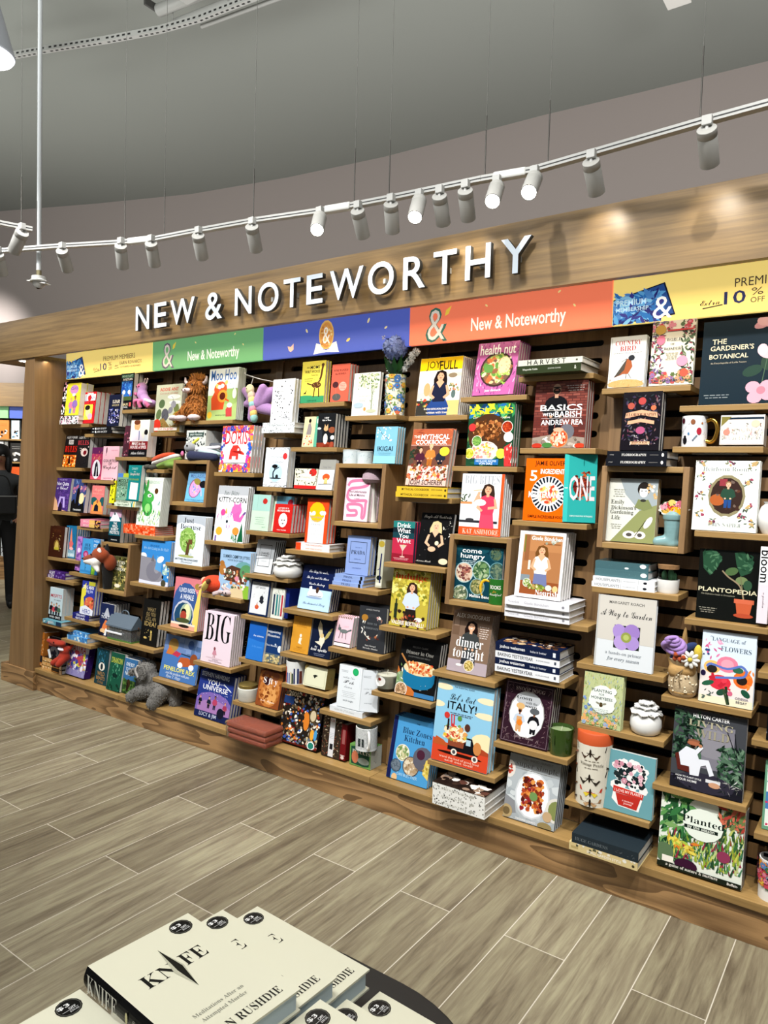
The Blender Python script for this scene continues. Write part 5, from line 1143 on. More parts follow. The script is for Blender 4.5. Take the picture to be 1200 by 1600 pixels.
FLAT(-0.914,2.5022,0.146,0.2437,0.19,0.0287,'cream garden style book lying under a dark slate one','d4c08c',[('s',0,.6,1,1,14,.05,['e8e4d8','5c5c44'],'o'),('t','SMALL GARDEN STYLE',.52,.42,.5,'f4f0e4','b',1.1),('r',.03,.3,.14,.6,'b8a470'),('e',.94,.4,.02,.02,'4c4430',0)],grp='garden book stack')
SPINE(-4.5726,2.7037,1.8124,0.0516,0.2163,0.13,6.0,'black and white checkered spine paperback by the column','1a1a1c',[('s',0,0,1,1,26,.25,['f4f4f4','f4f4f4','e7a9c8'],'q')])
BK(-4.5274,2.7017,1.8124,0.1578,0.212,0.045,6.3,1,'yellow paperback with purple lettering and two cartoon children','e3dc3c',[('s',.05,.05,.95,.95,20,.06,['b5b32a','f3ee7a','d98a8a'],'d'),('e',.55,.8,.3,.2,'b78ac8',0),('t','CLASS',.55,.84,.5,'7a4f9e','b',1.0),('t','PETS',.55,.75,.45,'d886b4','b',1.0),('r',.45,.6,.65,.68,'f2f2f2'),('f',.4,.06,.5,'d9a07c','d8a13a','d77aa0','5b84c4'),('f',.68,.06,.56,'9c6a4a','2a1a16','8a6cb4','c47aa0')])
BK(-4.3737,2.7317,1.7606,0.1303,0.2056,0.0322,6.4,3,'red paperback with big heart and cartoon girl','c8262e',[('s',0,.05,1,.95,20,.06,['2a1414','8e1820'],'d'),('r',.05,.72,.95,.93,'e9e4e4'),('t','I',.14,.8,.06,'4c6aa0','b',1.0),('e',.45,.81,.15,.16,'d4202a',0),('t','NY',.75,.8,.3,'5577aa','b',1.0),('r',.08,.12,.8,.6,'e6d84c'),('e',.42,.36,.2,.24,'f0dc9c',0),('e',.36,.5,.22,.13,'1c1714',0),('e',.62,.22,.2,.16,'e9aebf',0),('t','love',.5,.95,.5,'fff','b',1.0)])
BK(-4.0575,2.7012,1.7349,0.1233,0.1979,0.03,6.3,2,'navy paperback with pale title and lilac crowd','1c2036',[('t','LIAR',.62,.78,.6,'e9dfc8','S',1.2),('t','SOCIETY',.6,.66,.6,'c9b98c','S',1.0),('s',.1,.1,.95,.55,40,.08,['8f86d4','e9e4f4','3c4c9a','2a2a60'],'o'),('s',.3,.05,.7,.35,14,.09,['f2eedd','cfd4ea','6aa06a'],'v')])
BK(-3.9739,2.7302,1.838,0.1325,0.2239,0.034,4.5,1,'black hardback with blue pixel night scene','15171a',[('r',.05,.87,.95,.97,'33584a'),('t','MINECRAFT',.5,.92,.8,'9fc0b0','b',1.0),('t','IN RETURN',.52,.83,.7,'ffffff','b',1.0),('r',.1,.25,.9,.78,'2f66b4'),('s',.12,.5,.88,.76,30,.09,['1c3c94','4b8ad4','24489a','5aa0e4'],'q'),('r',.1,.25,.9,.36,'4a5c34'),('s',.12,.3,.9,.5,16,.09,['2f4a2c','3c5c3a'],'v'),('e',.3,.48,.11,.1,'f2f4e6',0),('e',.7,.48,.11,.1,'f2f4e6',0),('t','MAX',.45,.14,.5,'d8c8a0','b',1.0),('t','AUTHOR',.42,.06,.5,'cfcfcf','b',1.0),('r',.75,.08,.9,.19,'cf5a56')],bookend=1)
ant_plush(-3.7934,2.7822,1.838,0.2069,0.1916,'lilac plush ant with pink legs rearing beside grey picture book')
BK(-3.6226,2.7252,1.6942,0.2336,0.2811,0.012,4.5,2,'grey-green picture book with red title and ant among leaves','b9bda6',[('t','ADDIE ANT',.5,.9,.72,'c4302c','b',1.3),('t','Goes on an Adventure',.5,.82,.7,'b0655c','i',1.0),('e',.25,.6,.12,.11,'556848',30),('e',.15,.38,.1,.14,'5c6c48',-20),('e',.82,.5,.1,.14,'6c7648',20),('e',.7,.74,.25,.06,'dfe2dc',0),('e',.75,.62,.22,.05,'d8dcd4',0),('e',.4,.37,.14,.16,'55555c',15),('e',.6,.46,.1,.08,'77767e',40),('e',.7,.58,.1,.09,'8d8c94',0),('l',[(.7,.6),(.66,.72),(.6,.75)],.01,'44434a'),('l',[(.4,.37),(.2,.25)],.012,'3c3a40'),('l',[(.5,.4),(.6,.25)],.012,'3c3a40'),('p',[(0,0),(1,0),(1,.2),(.6,.12),(.35,.3),(0,.2)],'8a7040'),('e',.1,.15,.16,.16,'c2382a',0),('e',.85,.3,.17,.16,'a08c34',0),('s',.2,0,.95,.18,20,.07,['5a5c34','6c4a2a','8a7a3c'],'l'),('r',.02,.04,.9,.1,'eee8e0'),('t','from the garden',.46,.07,.6,'c05046','b',1.0)])
cow_plush(-3.3256,2.7693,1.7568,0.2534,0.2599,'shaggy ginger highland cow plush sitting with cream feet')
BK(-3.1677,2.7313,1.7568,0.2346,0.284,0.013,4.5,3,'tall green and white picture book with red cow yelling','cfe0d0',[('r',0,.0,1,.48,'a9c07a'),('e',.8,.46,.5,.2,'9ab66c',0),('r',0,.6,1,1,'dce6ea'),('t','Moo Hoo',.5,.87,.86,'3a6ab4','b',1.6),('p',[(.15,.19),(.12,.42),(.25,.58),(.3,.68),(.6,.72),(.62,.55),(.55,.2)],'d0522c'),('e',.42,.6,.22,.18,'d65a30',0),('e',.5,.46,.17,.15,'e0973c',0),('e',.5,.46,.1,.09,'5a2418',0),('e',.3,.66,.05,.06,'e9c070',40),('e',.6,.72,.05,.06,'e9c070',-40),('e',.38,.64,.06,.05,'f2f2f2',0),('e',.48,.66,.06,.05,'f2f2f2',0),('l',[(.6,.4),(.72,.36)],.04,'d0522c'),('s',.05,.55,.9,.75,10,.05,['2c5a9c','3c74b4'],'v'),('p',[(.66,.06),(.64,.2),(.72,.27),(.84,.25),(.86,.06)],'c04a4a'),('e',.76,.28,.09,.06,'e4dfda',0),('e',.1,.1,.08,.08,'e8b83c',0),('e',.9,.5,.07,.12,'e6e6e2',0),('t','words by a farmer',.5,.09,.4,'55604c','b',1.0)],bookend=1)
butterfly_plush(-2.8073,2.7684,1.742,0.2227,0.251,'lilac plush butterfly with striped body hanging from white hook')
BK(-2.6471,2.6997,1.7303,0.1513,0.2207,0.022,5.7,1,'pale grey hardback dotted with little black specks','d9dde2',[('s',.05,.05,.95,.95,46,.05,['1c1c22','2a2a30'],'d'),('t','The Secret',.3,.82,.32,'8a8e96','i',1.0),('t','Gameline',.34,.72,.4,'8a8e96','i',1.0),('t','Score',.32,.62,.3,'8a8e96','i',1.0),('t','MADELEINE GREY',.72,.1,.4,'8a8e96','b',1.0)],bookend=1)
BK(-4.5547,2.7038,1.4752,0.1509,0.2097,0.03,8.0,1,'black paperback with fiery orange castle and red title','19191b',[('r',0,0,1,.38,'d86a1c'),('s',0,0,1,.36,40,.09,['f0b03c','f3d78a','b03a16','702010'],'o'),('p',[(.38,.1),(.45,.33),(.5,.4),(.55,.33),(.6,.1)],'3c1a10'),('r',.05,.46,1,.68,'3a0d0c'),('t','RULES',.52,.57,.9,'c8281e','S',1.4),('t','ALEX FORGE',.5,.94,.8,'b8b4b0','b',1.0),('r',.3,.72,.65,.86,'cfc9c4'),('t','500',.48,.79,.3,'222','b',1.0)])
BK(-4.4006,2.7038,1.4752,0.1378,0.2068,0.03,5.8,3,'black paperback with crimson title and white smoke','201e20',[('t','ALEX FORGE',.5,.94,.8,'b8b4b0','b',1.0),('t','RULES',.48,.78,.88,'b03a44','S',1.5),('e',.62,.48,.28,.2,'d8c4bc',0),('e',.68,.46,.14,.12,'6c1420',0),('s',.2,.4,.95,.65,14,.08,['b9a4a0','e6dcd8','7a5a58'],'o'),('s',.1,.02,.9,.35,16,.12,['141214','302a2c'],'v')])
BK(-4.2229,2.6966,1.4012,0.1187,0.2047,0.03,5.0,0,'plum and rose paperback with caped rider in white flame','a8345c',[('r',0,.8,1,1,'5c2450'),('r',0,0,1,.1,'d4586c'),('s',.1,.58,.9,.85,26,.13,['e08a5a','f0b07a','c85a50'],'v'),('e',.5,.32,.38,.52,'e4e0ea',0),('p',[(.3,.1),(.38,.48),(.5,.58),(.6,.48),(.75,.1)],'26222c'),('r',.5,.06,.56,.4,'d8d6de')])
BK(-4.1042,2.6966,1.4012,0.1667,0.2116,0.03,5.0,1,'pale pink paperback with black handwritten script title','eab8c4',[('t','COURTESY',.52,.57,.9,'1a1a1c','b',1.3),('t','OF',.5,.48,.2,'1a1a1c','b',1.0),('t','Cupid',.5,.36,.85,'1a1a1c','c',1.3),('l',[(.2,.72),(.22,.98)],.015,'6a4a54'),('e',.22,.88,.04,.12,'6a4a54',0),('t','CURSED HEARTS',.7,.88,.4,'c8788c','b',1.0),('t','NASH NIGHT',.4,.05,.5,'b06a80','b',1.0)])
BK(-3.9099,2.7109,1.5481,0.0724,0.1914,0.028,7.3,0,'dark plum paperback half hidden beside a pale paperback','4a2a34',[('s',0,0,1,.8,26,.2,['8a4458','2a1a26','c8a0a8'],'o')])
BK(-3.8472,2.7109,1.5481,0.1797,0.2237,0.03,6.1,1,'white paperback with painted young man and red title band','ece6da',[('r',.55,.75,1,1,'d4e4dc'),('e',.35,.85,.16,.18,'e0a878',0),('e',.33,.94,.17,.09,'6a3c28',0),('p',[(.08,.42),(.12,.66),(.3,.74),(.5,.7),(.75,.45)],'e4dcea'),('l',[(.48,.7),(.5,.45)],.04,'4a5a94'),('e',.85,.66,.1,.1,'1e1c20',0),('p',[(.7,.42),(.8,.6),(.95,.58),(1,.42)],'d9dde6'),('r',0,.2,1,.42,'8a2a30'),('t','MAX in the',.5,.36,.7,'ffffff','b',1.0),('t','HOUSE of SPIES',.5,.26,.85,'ffffff','b',1.0),('r',0,0,1,.2,'17161a'),('t','Adam Gidwitz',.5,.1,.75,'f0f0f0','i',1.0)],bookend=1)
BK(-4.6252,2.6755,1.1848,0.1828,0.2177,0.03,8.0,1,'deep violet paperback with ghostly lilac archway','4a3478',[('t','Not Quite',.5,.82,.75,'e8e4f4','b',1.2),('t','a Ghost',.5,.7,.7,'e8e4f4','c',1.3),('s',.3,.1,1,.65,34,.07,['5a3c8a','3a2864','6c4c98'],'o'),('p',[(.33,.1),(.4,.43),(.72,.43),(.8,.1),(.68,.1),(.62,.38),(.5,.38),(.45,.1)],'b8a4e4'),('p',[(.0,.0),(.05,.45),(.25,.3),(.4,.05),(.95,0)],'e0b08a'),('p',[(.38,0),(.42,.2),(.5,.28),(.6,.2),(.64,0)],'2a1a3a'),('t','PAULINE WAY',.5,.95,.5,'a898d4','b',1.0)])
BK(-4.4112,2.6755,1.1848,0.151,0.2144,0.03,8.0,2,'dusky blue paperback with black tower in pink clouds','3a4a7c',[('s',.05,.5,1,.85,26,.16,['d88a8c','e8b49a','b06a88','7a5a90'],'o'),('s',.2,.82,.95,.95,10,.12,['8fb0e0','4c6cac'],'v'),('p',[(0,0),(0,.3),(.2,.4),(.3,.25),(.6,.2),(.9,.35),(1,.1),(1,0)],'141418'),('e',.72,.42,.2,.24,'e9d8a8',0),('p',[(.3,.1),(.34,.65),(.42,.74),(.5,.74),(.56,.65),(.58,.1)],'15141a'),('t','TORI BANKER',.5,.07,.6,'e8e8e8','b',1.0)])
BK(-4.1836,2.6755,1.1848,0.132,0.1799,0.03,5.4,1,'peach-pink paperback with two figures on orange fire','de7a78',[('r',0,.0,1,.12,'d88850'),('e',.2,.45,.3,.2,'24585c',0),('e',.92,.45,.25,.22,'24585c',0),('p',[(.1,.1),(.2,.4),(.5,.52),(.8,.4),(.95,.1)],'eda04c'),('p',[(.25,.1),(.3,.3),(.45,.36),(.6,.28),(.62,.1)],'1a1c2c'),('e',.5,.44,.08,.09,'b06040',0),('t','Bright',.5,.84,.6,'f2b0a0','c',1.0),('t','Until Tomorrow',.5,.72,.85,'f2b0a0','c',1.0),('s',.05,.6,.6,.95,6,.025,['702838'],'d')])
SPINE(-3.9941,2.6819,1.2502,0.0503,0.2042,0.123,6.0,'pair of yellow spines with blue tops beside green school paperback','e6e22c',[('r',0,.86,1,1,'4c7ac4'),('l',[(.5,0),(.5,1)],.05,'b5b016'),('s',.15,.1,.85,.8,16,.2,['2a2a20'],'q')])
BK(-3.8916,2.6579,1.2839,0.1054,0.1637,0.03,6.4,0,'green-grey paperback with bold black school title','7aa088',[('r',.5,.85,1,1,'aab83a'),('r',0,.85,.5,1,'4c7ac4'),('t','MIDDLE',.55,.72,.9,'1a1a1c','b',1.3),('t','SCHOOL',.5,.58,.9,'1a1a1c','b',1.3),('s',.05,.05,.95,.48,26,.12,['2c4a3c','16211c','b8c8b4','54745c'],'o')])
BK(-3.7938,2.6579,1.2839,0.1255,0.2142,0.03,6.5,3,'teal diary paperback with torn white notebook panel','1f8484',[('t','DIARY',.5,.9,.45,'9fd0cc','b',1.0),('t','of a',.5,.82,.15,'cfe6e2','b',1.0),('t','Simple Kid',.52,.74,.7,'d9cfc8','b',1.3),('t','NO BRAINER',.5,.6,.75,'8cae4a','b',1.0),('p',[(.25,.05),(.27,.52),(.86,.5),(.84,.04)],'f2f2f0'),('s',.35,.1,.75,.45,8,.05,['8a8a90','2a2a30'],'x'),('p',[(0,0),(1,0),(1,.03),(0,.04)],'176a6a')])
BK(-3.7124,2.6749,1.1453,0.2154,0.2862,0.006,6.4,9,'tall white picture book with long-eared green donkey','eef3ea',[('t','LITTLE GREEN DONKEY',.5,.9,.86,'9cc0a4','b',1.4),('t','LITTLE',.2,.9,.26,'e08a7a','b',1.4),('e',.75,.72,.08,.08,'5a3a1c',0),('s',0,.0,1,.3,50,.09,['3f9a4a','7fbf4a','b5d84a','2a7a44'],'v'),('s',0,.1,.15,.5,14,.08,['2f8a84','3f9a6a'],'v'),('s',.86,.1,1,.48,14,.08,['4f9aa4','8fbfa4'],'v'),('e',.38,.5,.22,.3,'43a348',0),('e',.45,.36,.2,.22,'3f9c46',0),('e',.5,.58,.18,.14,'4cab50',0),('e',.25,.78,.05,.17,'3f9446',18),('e',.35,.82,.05,.18,'46a04c',-4),('e',.48,.62,.09,.05,'e8f0e4',0),('e',.5,.62,.03,.03,'222',0),('e',.44,.36,.12,.13,'8fcf7a',0),('l',[(.34,.3),(.34,.22)],.03,'3a3a34'),('l',[(.48,.3),(.48,.22)],.03,'3a3a34'),('t','GREEN MEADOW',.4,.06,.7,'f4f8ec','i',1.0)])
BK(-3.9874,2.6727,1.0223,0.1195,0.2038,0.0298,4.5,3,'dark teal paperback with pale iceberg and tall white title','175c6a',[('r',0,.76,1,1,'c8a0b8'),('p',[(.0,.62),(.3,.85),(.45,.93),(.7,.82),(.95,.64)],'e6eef4'),('e',.42,.86,.07,.08,'3a3c44',0),('r',0,0,1,.2,'10181c'),('t','THE',.5,.57,.3,'ffffff','b',1.0),('t','WILD',.5,.48,.45,'fff','b',1.3),('t','ROBOT',.5,.39,.62,'fff','b',1.3),('t','PROTECTS',.5,.29,.8,'fff','b',1.4),('t','PETER BROWN',.5,.07,.5,'ffffff','b',1.0)])
BK(-4.615,2.6406,0.8818,0.1755,0.2022,0.024,5.2,1,'chocolate brown hardback with a tiny gold doorway','3c2016',[('t','MOSS',.5,.86,.5,'54301e','S',1.0),('e',.55,.4,.18,.2,'7a5a2c',0),('p',[(.42,.28),(.46,.46),(.55,.54),(.66,.46),(.7,.28)],'c9b060'),('r',.4,.24,.72,.32,'b8ac3c'),('s',.2,.2,.9,.75,14,.04,['a08044','c8b080'],'d')])
BK(-4.4779,2.679,0.8818,0.1177,0.2109,0.0166,4.5,5,'blue hardback with coral rocket burst','1f6c98',[('s',.1,.35,.95,.95,14,.14,['2f88b4','15507c'],'x'),('p',[(.4,.28),(.44,.7),(.52,.95),(.6,.7),(.72,.28)],'e0866a'),('e',.56,.45,.2,.16,'d86a6a',0),('e',.6,.3,.2,.08,'f0b4b8',0),('r',.12,.04,.95,.26,'9fc4d4'),('t','ROCKET',.53,.21,.7,'205a7c','b',1.0),('t','KATE WREN',.53,.1,.8,'f2f6f8','b',1.3)])
SPINE(-4.3008,2.6441,0.8065,0.053,0.2174,0.1176,6.0,'bright lilac spine beside the twin blue paperbacks','b57cc8',[('s',.1,0,.9,1,20,.3,['7a4c9a','8a58a8'],'q'),('e',.5,.6,.3,.3,'f0e0f4',0)])
BK(-4.2351,2.6371,0.8065,0.1171,0.2198,0.026,6.3,0,'sky-blue paperback with pink spiral flower','4c9cd8',[('t','OUR',.5,.82,.5,'1c2a4c','S',1.4),('t','HOUSE',.5,.72,.6,'1c2a4c','S',1.4),('e',.4,.55,.24,.2,'a83a6c',0),('e',.4,.55,.13,.11,'d87aa8',0),('l',[(.42,.45),(.48,.1)],.03,'24543c'),('e',.6,.32,.2,.08,'2f5a7c',20),('r',.05,.04,.95,.1,'3a86c4'),('t','W',.5,.17,.1,'1c2a4c','b',1.0)])
BK(-4.1594,2.6424,0.8065,0.1076,0.2248,0.026,5.4,0,'blue paperback with rainbow society title behind fox puppet','3a8cd4',[('t','THE PUZZLE',.5,.93,.8,'d8ecf4','b',1.0),('t','QUESTION',.5,.8,.85,'dff2ea','b',1.5),('t','ROCK',.5,.68,.7,'9fe0dc','b',1.6),('t','SOCIETY',.5,.56,.9,'bfe04c','b',1.6),('p',[(.2,.0),(.4,.4),(.6,.52),(.8,.35),(.7,.0)],'8ccc3c'),('e',.8,.6,.12,.16,'22304c',0),('s',.0,.0,1,.35,14,.1,['1f5c9c','6cb43c','f0d04c'],'o')])
fox_puppet(-3.9766,2.6199,0.7379,0.2365,0.2029,'white-cheeked russet fox puppet poking out of oak cube')
BK(-3.9289,2.6549,0.7379,0.1417,0.2031,0.02,6.2,0,'woodland paperback in dappled greens behind fox puppet','5c5a38',[('s',0,0,1,.95,80,.1,['3c3c22','7c7a3c','b5a45c','2a2a1a','d0c078','54603a'],'o'),('t','THE EYES',.45,.82,.75,'f2f0e0','S',1.3),('t','IN THE',.45,.72,.4,'f2f0e0','S',1.2),('t','FOREST',.5,.62,.8,'f2f0e0','S',1.4),('e',.45,.12,.2,.08,'f0e8d0',0)])
BK(-3.6325,2.6415,0.8105,0.2658,0.2573,0.013,5.6,2,'blue picture book with huge grey rhino lying down','3b86cc',[('r',0,.0,1,.1,'d9dcf0'),('e',.08,.62,.12,.07,'eef2f6',0),('t','BELLA BLUE',.45,.87,.3,'24548a','b',1.0),('t','We Are Going to Be Pals!',.5,.8,.84,'a9cce8','i',1.4),('p',[(.0,.08),(0,.62),(.2,.6),(.5,.58),(.62,.42),(.78,.25),(.82,.14),(.7,.08),(.45,.06)],'8b8a94'),('e',.48,.3,.26,.22,'7b7a86',0),('e',.58,.35,.09,.09,'94939c',0),('p',[(.36,.52),(.42,.68),(.48,.52)],'6c6b70'),('p',[(.52,.35),(.55,.66),(.75,.62),(.72,.3)],'5b9cd4'),('e',.68,.58,.12,.07,'eef0f4',20),('p',[(.76,.52),(.82,.42),(.78,.44)],'8a7c80'),('e',.8,.2,.03,.04,'222',0),('s',.8,.15,1,.55,22,.08,['b8d4c4','8fb4b8','dfeae8'],'o'),('e',.84,.06,.08,.08,'4c4a3a',0)])
BK(-4.5574,2.6149,0.4764,0.1531,0.2063,0.026,4.5,2,'icy blue paperback with red misfit title and line of figures','c3d8e0',[('t','MISFITS',.5,.74,.85,'b83040','b',1.7),('t','for a season',.6,.62,.5,'6a6a74','b',1.0),('r',0,0,1,.14,'15161a'),('t','DAVID  GRACE',.5,.07,.8,'f0f0f0','b',1.0),('f',.18,.12,.42,'d8a888','2a1c16','1c1e28','22242c'),('f',.38,.12,.37,'d8a888','c09040','c84c5c','22242c'),('f',.5800000000000001,.12,.42,'d8a888','3a2418','30343c','22242c'),('f',.78,.12,.37,'d8a888','2a1c16','4a6c58','22242c')])
BK(-4.1936,2.6125,0.5547,0.14,0.2087,0.02,6.3,2,'royal blue comic hardback with yellow bolt and orange glow','34409c',[('p',[(0,.2),(0,.75),(.3,.95),(.35,.6),(.2,.5),(.32,.2)],'e4d84a'),('r',.5,.88,1,1,'bcb83a'),('t','DOG MAN',.5,.82,.8,'f4f4f8','b',1.5),('t','big jim',.6,.7,.5,'c8d0f0','b',1.0),('e',.7,.35,.4,.3,'d86a4c',0),('s',.3,.1,.95,.5,20,.12,['4a2a1c','d8a45c','6a3c24','e07850'],'o'),('p',[(0,.0),(0,.2),(.4,.28),(1,.16),(1,0)],'e4e8f4'),('t','HERO',.5,.1,.6,'2c3a9a','b',1.2)],bookend=1)
BK(-4.0069,2.6234,0.446,0.1366,0.1976,0.0186,5.8,5,'navy paperback with white mountain title and orange fox','232c50',[('p',[(.3,.62),(.45,.85),(.55,.88),(.75,.62)],'b8bcc8'),('t','ready for',.35,.68,.4,'cfd4e4','i',1.0),('t','TORTIE',.5,.58,.8,'e6eaf4','b',1.3),('p',[(.15,.1),(.3,.35),(.45,.5),(.7,.46),(.85,.3),(.6,.22),(.4,.08)],'e0804c'),('e',.3,.15,.2,.1,'e9c08c',0),('e',.75,.2,.1,.16,'e4b060',0),('p',[(.42,.02),(.5,.24),(.62,.24),(.58,.02)],'f0f0ee'),('r',0,0,.35,.1,'16182a')])
toy_stable(-3.7619,2.6465,0.446,0.2503,0.1551,'clear toy stable with brown animals on a green base')
BK(-3.6113,2.6351,0.4484,0.1542,0.2662,0.022,7.5,2,'black hardback with faint gold question lettering','1b1a18',[('t','WHAT',.5,.78,.5,'8c7a54','b',1.4),('t','DO YOU',.5,.68,.55,'8c7a54','b',1.4),('t','CALL AN',.5,.58,.6,'8c7a54','b',1.4),('t','IDEA?',.52,.47,.7,'a8905c','b',1.6),('e',.62,.3,.05,.05,'d8c06c',0),('r',.58,.12,.68,.27,'a89058'),('e',.3,.16,.1,.04,'c8ac64',0),('s',.25,.14,.72,.34,10,.025,['e0c878'],'d')])
SPINE(-4.6482,2.5844,0.146,0.0309,0.2186,0.1128,6.0,'outer amber dragon hardback spine by the column','c07838',[('s',0,0,1,.95,16,.4,['e0a868','8c4a1c','f0cc98'],'o'),('r',0,.1,1,.3,'1c2430')])
SPINE(-4.6132,2.587,0.146,0.0289,0.2185,0.1103,6.0,'inner amber dragon hardback spine second from the column','b87030',[('s',0,0,1,.95,16,.4,['e0a868','7c4218','f0cc98'],'o'),('r',0,.1,1,.3,'1c2430')])
BK(-4.6468,2.6222,0.146,0.2905,0.2023,0.03,5.7,0,'black hardback with coiled grey dragon','171c26',[('t','WORLD OF',.3,.86,.4,'6a6c70','b',1.0),('t','DRAGONS',.3,.74,.4,'6a6c70','b',1.0),('e',.45,.42,.2,.2,'4a4a4c',0),('e',.45,.42,.12,.12,'171c26',0),('s',.25,.25,.65,.6,14,.06,['5c5a58','6c4a48','3a3c40'],'o')])
dragon_plush(-4.3412,2.5794,0.22,0.1801,0.159,'red plush dragon with white swing tag')
BK(-4.3187,2.593,0.146,0.2076,0.1946,0.045,13.0,0,'violet and white board game box of jewel pictures','8a84b4',[('r',0,.76,1,1,'b8b4c0'),('t','ASTRA',.5,.88,.7,'a8403c','b',1.6),('s',0,.25,1,.75,50,.13,['5c3c8c','d8788c','e8e4ec','c8c04c','3c4c94','b04a54'],'o'),('s',0,0,1,.24,24,.14,['6a64a8','3c3878','a8a8cc'],'v'),('r',0,0,.03,1,'c8ccd4')],box=1,spine_r='3a2468')
BK(-4.0179,2.6048,0.146,0.1232,0.216,0.028,6.8,2,'dark teal paperback with blue wings over a white eye','1c4048',[('s',0,.55,1,1,26,.16,['2f7ca0','1f5474','4ca0c0'],'v'),('e',.5,.5,.26,.2,'e8e4d8',0),('e',.5,.5,.1,.16,'26323a',0),('t','WILD',.5,.3,.6,'a8804c','b',2.0),('t','BEASTS',.5,.17,.7,'a8804c','b',2.2),('t','STONE',.5,.06,.5,'9c7444','b',1.0)])
BK(-3.8474,2.5735,0.146,0.1316,0.2213,0.028,10.7,1,'deep green paperback with yellow title and pale serpent','1f5240',[('t','DRAKON',.5,.8,.8,'b8c04c','b',1.8),('s',.2,.2,.9,.7,24,.14,['5cb48c','2f7c5c','8cd4b0'],'v'),('e',.5,.4,.2,.1,'12302a',0),('s',0,0,1,.2,12,.12,['143428','2f6c54'],'o')])
BK(-3.7248,2.59,0.146,0.13,0.2055,0.028,7.3,2,'blue and green paperback with white lettering over a forest','3c6c9c',[('r',0,0,1,.4,'34502c'),('s',0,.0,1,.5,30,.12,['24401f','4c6c34','5c7c3c'],'o'),('t','ONE BOY',.5,.84,.6,'dfeaf4','b',1.7),('t','TO GUIDE',.5,.7,.6,'dfeaf4','b',1.7),('t','NIGHT',.5,.58,.6,'e8f0f4','b',1.7),('e',.5,.3,.14,.2,'3a2c1c',0),('e',.45,.2,.08,.2,'2a2014',0)])
elephant_plush(-3.441,2.6172,0.146,0.372,0.2407,'fluffy grey plush elephant standing on the bottom deck')
watermelon_plush(-3.5301,2.7472,1.4787,0.2765,0.0997,'watermelon slice plush with dark grey feet')
BK(-3.3194,2.7097,1.5355,0.1655,0.1634,0.06,4.8,1,'white speckled boxed book with dark baby animal panel','c8ccc8',[('s',.0,.0,1,.95,95,.055,['2a2c2c','55595a'],'d'),('r',.12,.78,.88,.92,'3a4c48'),('t','BABY PENGUIN',.5,.85,.6,'c8d0cc','b',1.0),('r',0,0,1,.18,'e9e9e6'),('e',.2,.2,.1,.1,'dba0b0',0)])
bird_plush(-3.1981,2.7527,1.5355,0.2746,0.1217,'grey and navy plush bird with yellow crest lying on cube')
BK(-3.0281,2.7035,1.4717,0.2381,0.2517,0.022,6.8,3,'white picture book bordered with bright flowers and red elephant','f2f2f4',[('s',0,0,1,.14,34,.1,['e4426c','f2a03c','2c4cb0','d8409c','f4b43c','f06a4c'],'f'),('s',0,.86,1,1,30,.1,['8c5cb4','f0803c','2c4cb0','e84c4c','f4a43c'],'f'),('s',0,.1,.12,.9,28,.1,['e4426c','2c4cb0','d8409c','f2a03c','6a4cb0'],'f'),('s',.86,.1,1,.9,28,.1,['2c5cc4','f2a03c','d8409c','e84c4c'],'f'),('r',.14,.2,.84,.84,'f2f2f4'),('t','DORIS',.48,.74,.72,'c62c34','b',1.7),('r',.25,.24,.75,.27,'c8c8cc'),('p',[(.3,.27),(.32,.45),(.4,.57),(.55,.58),(.65,.5),(.7,.38),(.78,.36),(.78,.4),(.74,.4),(.7,.45),(.6,.4),(.6,.27),(.52,.27),(.52,.34),(.4,.34),(.4,.27)],'e23c34'),('e',.58,.48,.03,.03,'fff',0),('t','LO COLE',.48,.17,.25,'444','b',1.0)])
BK(-3.3166,2.7097,1.2999,0.1718,0.174,0.012,11.3,0,'sky-blue picture book with a pink and violet egg','6fb4dc',[('r',0,.55,1,1,'6c9cc0'),('t','MEGABIRD',.5,.86,.75,'54709c','b',1.4),('e',.42,.45,.3,.34,'8a5c7c',-25),('e',.42,.44,.26,.3,'d89ac8',-25),('s',.25,.25,.6,.6,22,.09,['e8b4dc','a890dc','6c9ce0','f0c0a0'],'o'),('e',.48,.66,.17,.1,'8a8040',-20),('e',.8,.58,.2,.12,'1c1a20',0),('l',[(.7,.45),(.78,.2)],.05,'c8b8d0'),('t','LITTLE WORLDS AND EYES',.5,.05,.9,'3c6c94','b',1.0)])
